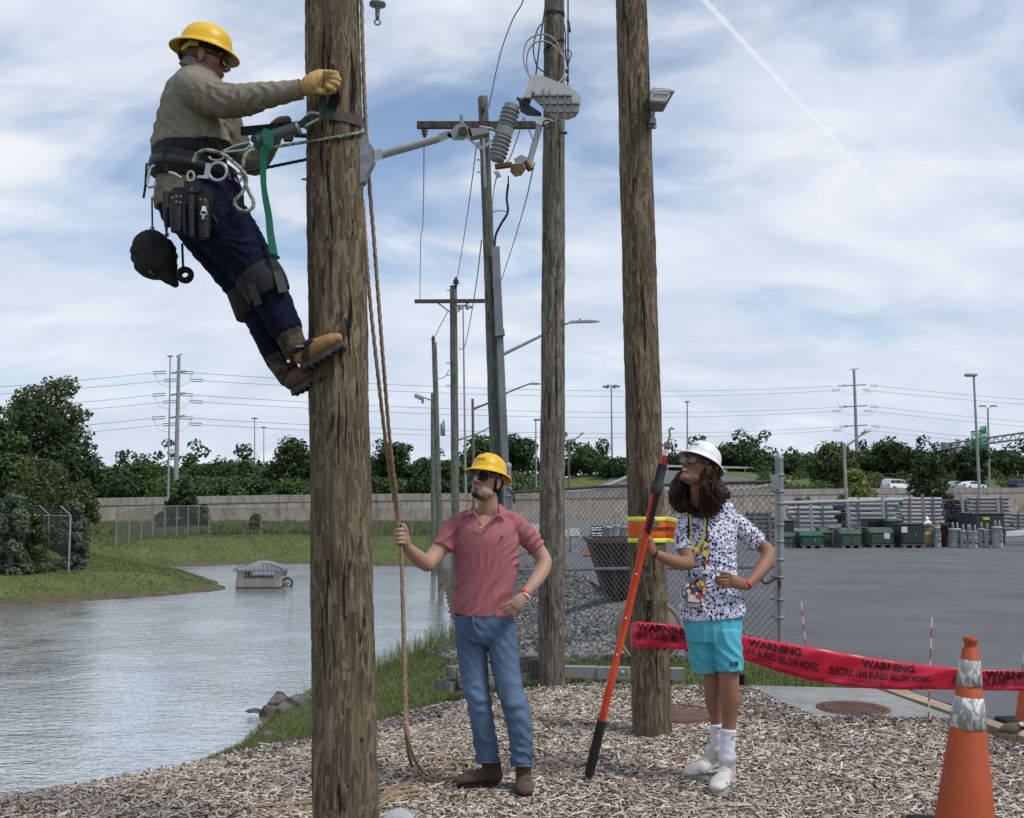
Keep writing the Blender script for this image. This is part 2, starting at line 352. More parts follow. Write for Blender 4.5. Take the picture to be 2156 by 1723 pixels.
# ---------------------------------------------------------------- paved yard, kerb and concrete pad
asph = mat('asphalt', (0.094, 0.097, 0.102), (0.145, 0.148, 0.153), scale=0.45, lo=.3, hi=.7, rough=0.9, bump=0.35, bscale=140, c3=(0.12, 0.12, 0.12), s3=60, f3=0.35, spec=0.2)
bm = bmesh.new(); f = bm.faces.new([bm.verts.new((x, y, float(yardz(0, y)) + 0.0)) for x, y in YARD])
bmesh.ops.triangulate(bm, faces=[f]); me = bpy.data.meshes.new('asphalt_yard'); bm.to_mesh(me); bm.free()
for p in me.polygons:
    pass
tag(link('asphalt_yard', me, asph), kind='structure')
concrete = mat('concrete', (0.20, 0.205, 0.20), (0.30, 0.30, 0.29), scale=2.5, rough=0.9, bump=0.25, bscale=90, c3=(0.15, 0.15, 0.15), s3=12, f3=0.5, spec=0.2)
kerbm = mat('kerb_concrete', (0.30, 0.23, 0.15), (0.42, 0.35, 0.25), scale=3, rough=0.9, bump=0.4, bscale=70, c3=(0.20, 0.16, 0.11), s3=14, f3=0.6, spec=0.2)
mb = MB(); pad = PAD
mb.prism([(x, y, -0.12) for x, y in pad], (0, 0, 0.128)); tag(mb.build('concrete_pad', concrete), kind='structure')
kl = [(5.4, 3.4), (3.86, 6.0), (3.58, 7.0), (3.28, 8.7), (2.98, 11.6)]
kerb = empty('kerb', (3.3, 8.7, 0)); tag(kerb, kind='structure')
for i in range(len(kl) - 1):
    a, b = Vector(kl[i] + (0,)), Vector(kl[i + 1] + (0,)); n = max(1, round((b - a).length / 1.5))
    for j in range(n):
        p, q = a.lerp(b, j / n), a.lerp(b, (j + 1) / n); e = (q - p).normalized() * 0.006; p += e; q -= e
        s = Vector((1, 0.2, 0)); w = 0.30
        mb = MB(); mb.prism([p + Vector((-.10, 0, -.2)), p + Vector((-.10, 0, .012)), p + Vector((.04, 0, .004)), p + Vector((.22, 0, -.045)), p + Vector((.22, 0, -.2))], q - p)
        mb.build('kerb_stone', kerbm, kerb)
mb = MB(); jr = random.Random(5); q = []
for i in range(len(kl) - 1):
    for j in range(14): t = j / 14; q.append(Vector((kl[i][0] + (kl[i + 1][0] - kl[i][0]) * t + .235 + jr.uniform(-.012, .012), kl[i][1] + (kl[i + 1][1] - kl[i][1]) * t, 0)))
vs = []
for v in q: w = jr.uniform(.006, .022); z = float(yardz(0, v.y)) + .005; vs += [(v.x - w, v.y, z), (v.x + w, v.y, z)]
mb.add(vs, [(2 * i, 2 * i + 1, 2 * i + 3, 2 * i + 2) for i in range(len(q) - 1)]); mb.build('joint', mat('joint_black', (0.012, 0.012, 0.012), rough=.9), kerb)
# ---------------------------------------------------------------- wood chips
R = np.random.default_rng(3)
def boxes_np(C, L, Wd, Th, yaw, pitch, roll, taper=0.5):       # triangular slivers: 6 verts, 5 faces
    n = len(C)
    base = np.array([[-.5, -.5, 0], [-.5, .5, 0], [-.5, 0, 1], [.5, -.5, 0], [.5, .5, 0], [.5, 0, 1.0]])
    V = np.repeat(base[None], n, 0) * np.stack([L, Wd, Th], -1)[:, None, :]
    tp = R.uniform(taper, 1, n); V[:, 3:, 1] *= tp[:, None]; V[:, 3:, 2] *= tp[:, None]
    V[:, 3:, 1] += (R.uniform(-.3, .3, n) * Wd)[:, None]
    def rot(V, a, i, j):
        c, s = np.cos(a)[:, None], np.sin(a)[:, None]; x = V[..., i] * c - V[..., j] * s; y = V[..., i] * s + V[..., j] * c; V = V.copy(); V[..., i] = x; V[..., j] = y; return V
    V = rot(V, roll, 1, 2); V = rot(V, pitch, 0, 2); V = rot(V, yaw, 0, 1)
    V += C[:, None, :]
    f3 = np.array([[0, 1, 2, 2], [3, 5, 4, 4]])
    Fq = np.array([[0, 3, 4, 1], [1, 4, 5, 2], [2, 5, 3, 0]])
    Ft = np.array([[0, 1, 2], [3, 5, 4]])
    T = np.concatenate([Fq[:, [0, 1, 2]], Fq[:, [0, 2, 3]], Ft])
    Fa = (T[None] + (np.arange(n) * 6)[:, None, None]).reshape(-1, 3)
    return V.reshape(-1, 3), Fa
def scatter(poly, n, bounds, dens=None):
    x = R.uniform(bounds[0], bounds[1], n); y = R.uniform(bounds[2], bounds[3], n)
    k = (sdpoly(x, y, poly) + 0.09 * wob(x, y, 4.0)) < 0.06
    k &= np.abs(x) < 0.55 * y + 0.4
    if dens is not None: k &= R.uniform(0, 1, n) < dens(x, y)
    return x[k], y[k]
CHIP = [(0.055, 0.036, 0.026), (0.17, 0.115, 0.08), (0.31, 0.235, 0.175), (0.42, 0.335, 0.265), (0.50, 0.425, 0.35), (0.57, 0.50, 0.43), (0.65, 0.59, 0.52), (0.74, 0.70, 0.64)]
chipm = leafmat('wood_chips', CHIP, rough=0.85, trans=0)
x, y = scatter(MULCH, 360000, (-5.6, 5.0, 4.2, 9.6), lambda x, y: np.clip(1.35 - 0.13 * (y - 4.3), 0.45, 1))
n = len(x); lay = R.uniform(0, 1, n) ** 1.5
L = R.lognormal(-3.45, 0.45, n) * (1 + .08 * (y - 5)); L = np.clip(L, .012, .13)
V, Fa = boxes_np(np.stack([x, y, height(x, y) + 0.002 + 0.016 * lay], -1), L, np.clip(L * R.uniform(.16, .42, n), .005, .018), R.uniform(.002, .006, n), R.uniform(0, 6.28, n), R.normal(0, .22, n), R.normal(0, .5, n))
tag(link('wood_chip_mulch', np_mesh('wood_chip_mulch', V, Fa), chipm), 'loose shredded wood chips covering the ground around the poles', 'wood chips', kind='stuff')
nb = 420                                                   # longer bark strips and sticks lying on top
x, y = scatter(MULCH, nb * 4, (-5, 4.6, 4.2, 9.2)); n = len(x); L = R.uniform(.09, .24, n)
V, Fa = boxes_np(np.stack([x, y, height(x, y) + 0.016], -1), L, R.uniform(.007, .016, n), R.uniform(.004, .008, n), R.uniform(0, 6.28, n), R.normal(0, .05, n), R.normal(0, .3, n))
tag(link('bark_strips', np_mesh('bark_strips', V, Fa), chipm), 'long bark strips and splinters strewn over the wood chips', 'bark', kind='stuff')
# darker damp chips along the far edge of the bed
x, y = scatter(MULCH, 60000, (-1.8, 3.8, 6.6, 9.6), lambda x, y: (np.abs(sdpoly(x, y, MULCH)) < 0.55 + .3 * wob(x, y, 1.5)) * 1.0); n = len(x)
V, Fa = boxes_np(np.stack([x, y, height(x, y) + 0.006 + .014 * R.uniform(0, 1, n)], -1), R.uniform(.02, .07, n), R.uniform(.006, .016, n), R.uniform(.002, .006, n), R.uniform(0, 6.28, n), R.normal(0, .2, n), R.normal(0, .4, n))
tag(link('weathered_wood_chips', np_mesh('weathered_wood_chips', V, Fa), leafmat('grey_chips', [(0.02, 0.018, 0.016), (0.06, 0.052, 0.046), (0.12, 0.105, 0.095), (0.2, 0.18, 0.17), (0.30, 0.28, 0.27)], .9, 0)), 'dark weathered wood chips along the far edge of the bed', 'wood chips', kind='stuff')
# ---------------------------------------------------------------- gravel and rocks
x = R.uniform(-3, 3.3, 60000); y = R.uniform(10.6, 32, 60000)
k = (sdpoly(x, y, GRAV) < 0.15) & (R.uniform(0, 1, 60000) < np.clip(1.5 - y / 22, .15, 1)) & (sdpoly(x, y, POND) > -.2); x, y = x[k], y[k]; n = len(x)
ico = bmesh.new(); bmesh.ops.create_icosphere(ico, subdivisions=1, radius=1); iv = np.array([v.co for v in ico.verts]); ico.verts.index_update(); fi = np.array([[v.index for v in f.verts] for f in ico.faces]); ico.free()
oct_v = np.array([[1, 0, 0], [-1, 0, 0], [0, 1, 0], [0, -1, 0], [0, 0, 1], [0, 0, -1.0]]); oct_f = np.array([[0, 2, 4], [2, 1, 4], [1, 3, 4], [3, 0, 4], [2, 0, 5], [1, 2, 5], [3, 1, 5], [0, 3, 5]])
s = R.uniform(.018, .055, n) * (1 + y / 60); V = oct_v[None] * s[:, None, None] * R.uniform(.6, 1.2, (n, 6, 1)) ; yw_ = R.uniform(0, 6.3, n)
cx_, sx_ = np.cos(yw_)[:, None], np.sin(yw_)[:, None]; V = np.stack([V[..., 0] * cx_ - V[..., 1] * sx_, V[..., 0] * sx_ + V[..., 1] * cx_, V[..., 2] * .7], -1) + np.stack([x, y, height(x, y) + .01], -1)[:, None]
tag(link('gravel', np_mesh('gravel', V.reshape(-1, 3), (oct_f[None] + (np.arange(n) * 6)[:, None, None]).reshape(-1, 3)), leafmat('gravel_stones', [(0.04, 0.04, 0.04), (0.085, 0.085, 0.083), (0.13, 0.13, 0.127), (0.18, 0.18, 0.175), (0.26, 0.26, 0.25)], .9, 0)), 'grey crushed stone gravel between the pond and the fence', 'gravel', kind='stuff')
rockm = mat('rock', (0.05, 0.047, 0.043), (0.15, 0.135, 0.12), scale=5, rough=0.9, bump=0.9, bscale=18, c3=(0.3, 0.28, 0.25), s3=9, f3=0.4, spec=0.2)
def rock(u, v, w, h, Y, seed, label, dep=None):
    r = random.Random(seed); c = P(u, v, Y); pts = []
    for i in range(26):
        d = Vector((r.gauss(0, 1), r.gauss(0, 1), r.gauss(0, 1))).normalized(); pts.append(c + Vector((d.x * w / 2, d.y * (dep or w) / 2, d.z * h / 2)) * r.uniform(.82, 1.1))
    tag(MB().hull(pts).build('rock', rockm), label, 'rock', 'rocks along the near shore of the pond')
rock(583, 1483, .46, .40, 17.0, 1, 'tall dark squared rock standing in the shoreline pile')
rock(573, 1502, .40, .30, 16.7, 2, 'rounded grey rock at the left of the shoreline pile')
rock(602, 1499, .44, .32, 16.4, 3, 'grey rock in the middle front of the shoreline pile')
rock(628, 1487, .74, .40, 16.8, 4, 'widest dark slab in the shoreline rock pile')
rock(642, 1501, .38, .28, 16.2, 5, 'low grey rock at the right foot of the shoreline pile')
rock(648, 1475, .26, .2, 17.4, 6, 'small rock behind the wide slab on the shore')
rock(660, 1463, .36, .22, 18.0, 7, 'shore rock half hidden by the near pole')
rock(533, 1497, .30, .07, 16.6, 8, 'flat brown stone lying alone in the water')
rock(566, 1554, .26, .22, 14.1, 9, 'dark rock at the waterline below the grassy bank')
rock(862, 1402, .62, .36, 20.3, 10, 'tan boulder in the tall grass beside the rope', .5)
rock(815, 1415, .55, .25, 20.0, 11, 'low tan boulder in the grass right of the near pole', .4)
# ---------------------------------------------------------------- grass
def blades(name, label, n, bounds, keep, hmin, hmax, wid, cols, zoff=0.0, lean=.35):
    x = R.uniform(bounds[0], bounds[1], n); y = R.uniform(bounds[2], bounds[3], n); k = keep(x, y); x, y = x[k], y[k]; n = len(x)
    h = R.uniform(hmin, hmax, n) * (1 + .35 * wob(x, y, .9, 1)); a = R.uniform(0, 6.283, n); w = wid * R.uniform(.6, 1.3, n)
    b = np.stack([x, y, height(x, y) + zoff], -1); s = np.stack([np.cos(a) * w, np.sin(a) * w, 0 * a], -1)
    l1 = np.stack([R.normal(0, lean, n) * h, R.normal(0, lean, n) * h, h], -1)
    m = b + l1 * .55 * np.array([.6, .6, 1]); t = b + l1
    V = np.stack([b - s, b + s, m + s * .7, m - s * .7, t], 1).reshape(-1, 3); o = (np.arange(n) * 5)[:, None, None]
    Fa = (np.array([[0, 1, 2], [0, 2, 3], [3, 2, 4]])[None] + o).reshape(-1, 3)
    return tag(link(name, np_mesh(name, V, Fa), leafmat(name, cols, .6, .25)), label, 'grass', kind='stuff')
def near_keep(x, y):
    return (sdpoly(x, y, MULCH) > -.03 + .1 * wob(x, y, 4)) & (sdpoly(x, y, GRAV) > 0.1 + .3 * wob(x, y, 1.2)) & (sdpoly(x, y, POND) > -.08) & (sdpoly(x, y, YARD) > .3) & ~((x > 2.0) & (y < 9.15)) & (R.uniform(0, 1, len(x)) < np.clip(1.5 - y / 20, .2, 1))
GC = [(0.058, 0.088, 0.024), (0.095, 0.135, 0.036), (0.13, 0.165, 0.050), (0.18, 0.195, 0.075), (0.26, 0.25, 0.12)]
blades('bank_grass', 'green grass on the near bank between wood chips and pond', 170000, (-5, 3.2, 6.6, 25), near_keep, .03, .085, .0045, GC)
blades('tall_bank_weeds', 'tall seeding weeds at the water edge behind the rope', 2200, (-3.6, -.4, 17, 24), lambda x, y: (np.abs(sdpoly(x, y, POND) - .9) < .9) & (sdpoly(x, y, POND) > 0.0), .2, .5, .006, GC, lean=.2)
def far_keep(x, y):
    return (sdpoly(x, y, POND) > .35) & (sdpoly(x, y, GRAV) > .2) & (x < -1.0) & (np.abs(x) < .55 * y + 3)
blades('far_bank_grass', 'mown green grass on the far bank of the pond', 120000, (-42, -1, 32, 70), far_keep, .03, .07, .022, [(0.068, 0.098, 0.030), (0.10, 0.135, 0.042), (0.13, 0.158, 0.055), (0.18, 0.19, 0.08)])
blades('rough_verge_grass', 'long dry grass below the concrete wall', 42000, (-42, 2, 66, 100), lambda x, y: far_keep(x, y) & (y < np.interp(x, WALLX, WALLY) - 2), .12, .38, .06, [(0.08, 0.11, 0.04), (0.13, 0.15, 0.06), (0.19, 0.19, 0.09), (0.08, 0.12, 0.035)])
# ================================================================ background
# ---------------------------------------------------------------- retaining wall with panels and coping
wallm = mat('wall_concrete', (0.27, 0.235, 0.20), (0.38, 0.34, 0.30), scale=0.9, rough=0.95, bump=0.2, bscale=30, stretch=(1, 1, 0.35), c3=(0.13, 0.115, 0.10), s3=2.2, f3=0.75, spec=0.1)
copm = mat('coping_concrete', (0.24, 0.22, 0.20), (0.33, 0.305, 0.28), scale=1.2, rough=0.95, bump=0.2, bscale=30, stretch=(1, 1, 0.25), c3=(0.11, 0.10, 0.09), s3=3.0, f3=0.7, spec=0.1)
footm = mat('wall_foot', (0.10, 0.10, 0.098), (0.19, 0.185, 0.18), scale=3, rough=0.95, bump=0.5, bscale=20, spec=0.1)
wall = empty('retaining_wall', (0, 111, -0.8), 'long concrete retaining wall with stained panels beyond the pond and yard', 'wall')
wx = np.arange(-129, 138, 4.6)
for i in range(len(wx) - 1):
    x0, x1 = wx[i] + .02, wx[i + 1] - .02
    y0, y1 = np.interp([x0, x1], WALLX, WALLY); z0, z1 = np.interp([x0, x1], WALLX, WALLZ)
    a, b = Vector((x0, y0, 0)), Vector((x1, y1, 0)); j = 0.02 * ((i * 7) % 3)
    zb = -0.85 if x0 < 8 else -0.35
    def seg(name, m, lo0, lo1, hi0, hi1, front, th):
        o = Vector((0, -front, 0)); MB().prism([a + o + Vector((0, 0, lo0)), b + o + Vector((0, 0, lo1)), b + o + Vector((0, 0, hi1)), a + o + Vector((0, 0, hi0))], (0, th, 0)).build(name, m, wall)
    seg('panel', wallm, zb, zb, z0 - .72, z1 - .72, j, .6); seg('coping', copm, z0 - .715, z1 - .715, z0, z1, .12, .75); seg('footing', footm, zb - .9, zb - .9, zb - .06, zb - .06, -.05, .5)
# ---------------------------------------------------------------- roads on the embankment
def sheet(name, pts0, pts1, m, dz=0.03, kx=1):
    V = []; 
    for (a, b) in zip(pts0, pts1):
        for t in np.linspace(0, 1, 5):
            x, y = a[0] + (b[0] - a[0]) * t, a[1] + (b[1] - a[1]) * t; V.append((x, y, hz(x, y) + dz))
    n = len(pts0); ii = np.arange(n * 5).reshape(n, 5)
    return tag(link(name, np_mesh(name, V, np.stack([ii[:-1, :-1], ii[:-1, 1:], ii[1:, 1:], ii[1:, :-1]], -1).reshape(-1, 4)), m), kind='structure')
X_ = np.linspace(-120, 190, 90); Yw = np.interp(X_, WALLX, WALLY)
sheet('lower_highway', list(zip(X_, Yw + 2.6)), list(zip(X_, Yw + 17)), asph)
sheet('upper_highway', list(zip(X_, Yw + 64)), list(zip(X_, Yw + 80)), asph, .05)
rx = np.linspace(0, 1, 14)
sheet('ramp_road', [(6 + 14 * t, 134 + 44 * t ** 1.2) for t in rx], [(17 + 26 * t, 132 + 40 * t ** 1.2) for t in rx], asph, .25)
railm = mat('galvanised', (0.36, 0.38, 0.39), (0.48, 0.50, 0.51), scale=8, rough=0.55, metal=0.3, spec=0.4)
def guard(name, pts, label):
    root = empty(name, Vector((*pts[len(pts) // 2], hz(*pts[len(pts) // 2]))), label, 'guard rail', 'guard rails along the roads')
    q = [Vector((x, y, hz(x, y))) for x, y in pts]; mb = MB()
    for a, b in zip(q, q[1:]): mb.bar(a + Vector((0, 0, .85)), b + Vector((0, 0, .85)), .36, .10)
    mb.build('rail', railm, root)
    for p in q[::1]: MB().bar(p - Vector((0, -.08, .2)), p + Vector((0, .08, .82)), .14, .14).build('post', railm, root)
guard('guard_rail', [(x, np.interp(x, WALLX, WALLY) + 62) for x in np.arange(-60, 110, 4)], 'long grey guard rail along the upper highway')
guard('guard_rail', [(4 + 20 * t, 131 + 44 * t ** 1.2) for t in np.linspace(0, 1, 14)], 'short guard rail on the left side of the curving ramp')
guard('guard_rail', [(18 + 28 * t, 131.5 + 38 * t ** 1.2) for t in np.linspace(0, 1, 14)], 'short guard rail on the right side of the curving ramp')
# ---------------------------------------------------------------- trees
G_DARK = [(0.016, 0.033, 0.012), (0.027, 0.052, 0.017), (0.042, 0.075, 0.023), (0.062, 0.100, 0.033)]
G_MID = [(0.025, 0.050, 0.015), (0.050, 0.090, 0.025), (0.077, 0.125, 0.035), (0.112, 0.162, 0.050)]
G_OLIVE = [(0.033, 0.048, 0.017), (0.060, 0.080, 0.027), (0.090, 0.112, 0.040), (0.125, 0.144, 0.062)]
G_YEL = [(0.075, 0.106, 0.019), (0.125, 0.162, 0.027), (0.187, 0.225, 0.044), (0.237, 0.262, 0.075)]
G_GREY = [(0.044, 0.069, 0.044), (0.075, 0.106, 0.069), (0.112, 0.144, 0.100), (0.150, 0.175, 0.125)]
FOL = {'dark': leafmat('foliage_dark', G_DARK), 'mid': leafmat('foliage_mid', G_MID), 'olive': leafmat('foliage_olive', G_OLIVE), 'yellow': leafmat('foliage_yellow_green', G_YEL), 'grey': leafmat('foliage_grey_green', G_GREY)}
barkm = mat('bark', (0.05, 0.04, 0.032), (0.10, 0.085, 0.07), scale=3, rough=0.95, bump=0.6, bscale=12, stretch=(1, 1, .3))
def leaves(clumps, n, size, R):
    C = np.array([c[:3] for c in clumps]); rr = np.array([c[3] for c in clumps]); w = rr ** 2; k = R.choice(len(clumps), n, p=w / w.sum())
    d = R.normal(0, 1, (n, 3)); d /= np.linalg.norm(d, axis=1)[:, None]
    pos = C[k] + d * (rr[k] * R.uniform(.25, 1, n) ** .5)[:, None] * np.array([1, 1, .8])
    nrm = d * .8 + R.normal(0, .55, (n, 3)) + np.array([0, 0, .35]); nrm /= np.linalg.norm(nrm, axis=1)[:, None]
    t = np.cross(nrm, R.normal(0, 1, (n, 3))); t /= np.linalg.norm(t, axis=1)[:, None]; b = np.cross(nrm, t)
    s = size * R.uniform(.6, 1.4, n)[:, None]; t = t * s; b = b * s * .62
    V = np.stack([pos - t, pos + b * .9 + nrm * s * .15, pos + t, pos - b], 1).reshape(-1, 3)
    return V, np.arange(n * 4).reshape(n, 4)
def tree(name, label, u, Y, vtop, vbase, wpx, kind='dark', n=1500, shape='round', seed=1, group=None, gap=0.0, leaf=None, lean=0.0, trunk=True):
    R = np.random.default_rng(seed); base = P(u, vbase, Y); g = hz(base.x, Y); top = P(u, vtop, Y).z; zb = min(base.z, g + 100); w = wpx / F * Y / 2
    H = top - g; lo = max(base.z, g); cz = (top + lo) / 2; hh = (top - lo) / 2; cl = []; leaf = leaf or max(.05, Y * .0021); wpx *= 1.0
    x0 = base.x
    K = {'round': 34, 'tall': 40, 'cone': 120, 'bush': 46, 'sparse': 44}[shape]
    for i in range(K):
        if shape == 'cone':
            t = R.uniform(0, 1) ** .8; z = lo + t * 2 * hh; rad = w * (1 - t) ** .85 * R.uniform(.45, 1.0); a = R.uniform(0, 6.28)
            cl.append((x0 + math.cos(a) * rad, Y + math.sin(a) * rad, z, max(.14, .21 * w * (1.1 - t))))
        elif shape == 'bush':
            t = R.uniform(0, 1); a = R.uniform(0, 6.28); q = R.uniform(.15, 1) ** .5; pr_ = (1 - .75 * t * t) * (.8 + .2 * min(1, t * 5)); r = w * R.uniform(.2, .34); rad = max(0, w - r) * pr_ * q
            cl.append((x0 + math.cos(a) * rad, Y + math.sin(a) * rad, lo + t * 2 * hh - r * .3, r))
        else:
            d = R.normal(0, 1, 3); d /= np.linalg.norm(d); q = R.uniform(.25, 1) ** .6
            wz = 1.0 if shape != 'tall' else .8; prof = 1.0 - .35 * max(0, d[2] * q)
            r = w * R.uniform(.24, .44) * (.75 if shape == 'sparse' else 1.0)
            cl.append((x0 + d[0] * q * (w - r * .6) * prof * wz + lean * d[2] * q * hh, Y + d[1] * q * w * .8, cz + d[2] * q * (hh - r * .5), r))
    root = empty(name, (x0, Y, g), label, 'bush' if shape == 'bush' and not trunk else 'tree', group)
    V, Fa = leaves(cl, n, leaf, R)
    link('crown', np_mesh('crown', V, Fa), FOL[kind], root)
    mb = MB(); tr = max(.06, .035 * H)
    mb.tube([(x0, Y, g - .2), (x0 + .02 * H, Y, g + H * .3), (x0 - .01 * H, Y, g + H * .6), (x0, Y, g + H * .85)], [tr, tr * .75, tr * .5, tr * .12], 7)
    for c in cl[::3]:
        b0 = Vector((x0, Y, min(c[2] - .1 * H, g + H * .7) if c[2] - .1 * H > g + .1 * H else g + .12 * H)); e = Vector(c[:3]); mb.tube([b0, b0.lerp(e, .5) + Vector((0, 0, .03 * H)), e], [tr * .3, tr * .2, tr * .06], 5)
    mb.build('trunk', barkm, root); return root
LEFTG = None
tree('deciduous_tree', 'tallest thin-crowned brownish tree at the left edge of the photo', 100, 70, 772, 1010, 210, 'olive', 5200, 'sparse', 11, leaf=.15)
tree('deciduous_tree', 'large dense dark green tree at the left edge behind the fence', 58, 56, 830, 1120, 205, 'dark', 8000, 'round', 12, leaf=.14)
tree('deciduous_tree', 'broad leafy tree right of the tall tree, above the left bank', 150, 62, 915, 1120, 150, 'dark', 5000, 'round', 13, leaf=.14)
tree('deciduous_tree', 'mid green tree cut off by the left edge of the photo', -15, 50, 862, 1150, 150, 'mid', 7000, 'round', 14, leaf=.12)
tree('cedar_tree', 'feathery olive green cedar standing behind the near chain fence', 80, 45, 955, 1190, 175, 'olive', 9000, 'tall', 15, leaf=.085)
tree('cedar_tree', 'dark cedar between the bank trees and the concrete wall', 165, 52, 1000, 1150, 95, 'olive', 4500, 'tall', 16, leaf=.09)
tree('juniper_bush', 'grey-green juniper bush at the far left behind the fence wire', 18, 37.5, 1030, 1232, 120, 'grey', 8000, 'bush', 17, leaf=.07)
tree('juniper_bush', 'round grey-green juniper bush right of the fence with barbed-wire arms', 150, 40.5, 1058, 1222, 92, 'grey', 7000, 'bush', 18, leaf=.07)
tree('vine_thicket', 'yellow-green vines climbing on the chain fence at left', 70, 38.6, 1085, 1225, 110, 'olive', 4000, 'bush', 19, leaf=.07)
tree('spruce_tree', 'wide dark spruce standing in front of the concrete wall', 385, 80, 1016, 1122, 135, 'dark', 9000, 'cone', 20, leaf=.15)
tree('juniper_bush', 'single upright green juniper beyond the drain structure', 537, 69, 1084, 1131, 40, 'mid', 1300, 'bush', 21, leaf=.11)
for i, (u, v, w, k) in enumerate([(372, 1116, 30, 'dark'), (460, 1108, 38, 'mid'), (425, 1118, 24, 'mid'), (640, 1120, 40, 'olive'), (330, 1120, 26, 'olive')]):
    tree('shrub', ['small dark shrub left of the spruce foot', 'low green shrub right of the spruce foot', 'tiny shrub under the spruce', 'low olive shrub near the big pole at the wall', 'low shrub by the corner of the far fence'][i], u, 74 + i, v, 1132, w, k, 600, 'bush', 30 + i, leaf=.12)
# the tree line above the wall: (u, Y, vtop, vbase, width, kind, label or None)
TL = [(612, 128, 917, 1035, 122, 'dark', 'big round dark tree above the wall left of the climbed pole'), (832, 135, 928, 1030, 92, 'dark', 'round dark tree just right of the climbed pole'),
      (1010, 150, 920, 1000, 105, 'mid', 'tall leafy tree behind the conduit pole'), (1088, 165, 912, 985, 88, 'dark', 'dark tree above the ramp left of the middle pole'),
      (1240, 170, 933, 990, 62, 'mid', 'small tree left of the tall mast light'), (1300, 165, 955, 992, 80, 'dark', None), (1180, 175, 958, 990, 70, 'dark', None),
      (1542, 200, 934, 985, 130, 'dark', 'broad dark tree behind the white hard hat'), (1420, 195, 950, 985, 90, 'dark', None), (1640, 190, 955, 1000, 90, 'dark', None),
      (1758, 165, 923, 1022, 126, 'olive', 'large olive green tree in front of the right steel transmission pole'), (1872, 200, 930, 1012, 120, 'dark', 'round dark tree right of the right transmission pole'),
      (1945, 205, 938, 1010, 110, 'dark', None), (2012, 215, 955, 1005, 90, 'mid', None), (2050, 172, 935, 1022, 78, 'dark', 'slim dark tree below the green highway sign'), (2120, 215, 940, 1000, 110, 'dark', None),
      (2090, 230, 950, 995, 90, 'mid', None), (1820, 210, 950, 1005, 70, 'mid', None), (1690, 205, 948, 1005, 80, 'mid', None), (1590, 215, 958, 995, 80, 'mid', None),
      (300, 150, 965, 1030, 70, 'mid', None), (345, 150, 975, 1030, 60, 'dark', None), (425, 160, 968, 1030, 75, 'mid', None), (490, 150, 965, 1032, 110, 'dark', None), (230, 140, 978, 1035, 70, 'dark', None),
      (555, 150, 975, 1035, 70, 'mid', None), (700, 140, 965, 1035, 80, 'dark', None), (770, 150, 955, 1030, 90, 'dark', None), (890, 150, 960, 1025, 80, 'dark', None), (945, 145, 958, 1020, 70, 'mid', None), (650, 150, 960, 1030, 80, 'mid', None),
      (195, 120, 985, 1045, 80, 'mid', None), (265, 118, 995, 1045, 80, 'dark', None), (340, 120, 1000, 1044, 80, 'mid', None), (410, 122, 998, 1043, 80, 'dark', None), (480, 122, 1000, 1042, 85, 'mid', None), (545, 124, 998, 1042, 85, 'dark', None), (620, 124, 1000, 1041, 80, 'mid', None), (690, 126, 998, 1041, 80, 'dark', None), (760, 126, 995, 1040, 80, 'dark', None), (830, 128, 998, 1040, 80, 'mid', None), (900, 128, 996, 1039, 80, 'dark', None), (965, 130, 998, 1038, 70, 'dark', None)]
ORD = 'first second third fourth fifth sixth seventh eighth ninth tenth eleventh twelfth thirteenth'.split()
seen = {}
for i, (u, Y, vt, vb, w, k, lb) in enumerate(sorted(TL)):
    if not lb:
        sd_ = 'left of the climbed pole' if u < 665 else 'between climbed and middle pole' if u < 1160 else 'right of the middle pole'; key = (('front row' if Y < 135 else 'back row'), sd_); seen[key] = seen.get(key, -1) + 1
        lbl = '%s tree from left in the wall-top %s, %s' % (ORD[seen[key]], *key)
    tree('deciduous_tree', lb or lbl, u, Y, vt + (0 if lb else 8), vb + 12, w * (1.1 if lb else 1.5), k, 3600 if lb else 2600, 'round', 100 + i, None if lb else 'trees in the tree line above the wall')
tree('round_bush', 'round dark bush standing in front of the wall between the two white cars', 1962, 100, 965, 1085, 118, 'dark', 2600, 'bush', 60, leaf=.2)
tree('yellow_green_bush', 'yellow-green bush overhanging the wall behind the conduit stacks', 1800, 105, 992, 1075, 110, 'yellow', 1900, 'bush', 61, leaf=.2)
tree('low_shrub', 'low green shrub at the wall left of the grey conduit stacks', 1690, 95, 1050, 1085, 95, 'mid', 700, 'bush', 62, leaf=.2)
# woodland far behind and verge thickets that read as one mass
Rw = np.random.default_rng(77); cl = []
for x in np.arange(-150, 190, 3.2):
    Yb = 262 + Rw.uniform(-12, 25); g = hz(x, Yb); h = Rw.uniform(5.5, 11.5) + 1.4 * math.sin(x * .13)
    for q in range(4): cl.append((x + Rw.uniform(-2, 2), Yb + Rw.uniform(-3, 3), g + h * (q + .6) / 4.2, Rw.uniform(1.6, 2.7)))
V, Fa = leaves(cl, 26000, .5, Rw)
tag(link('woodland', np_mesh('woodland', V, Fa), FOL['dark']), 'far dark woodland along the horizon', 'woodland', kind='stuff')
cl = [(x, np.interp(x, WALLX, WALLY) + Rw.uniform(18, 58), 0, Rw.uniform(1.1, 2.1) if x < 3 else Rw.uniform(.8, 1.7)) for x in np.concatenate([np.arange(-120, 4, .34), np.arange(40, 105, .8)])]
cl = [(a, b, hz(a, b) + r * .5, r) for a, b, _, r in cl]
V, Fa = leaves(cl, 85000, .21, Rw)
tag(link('verge_thicket', np_mesh('verge_thicket', V, Fa), FOL['mid']), 'low green thicket on the bank between the two highways', 'thicket', kind='stuff')
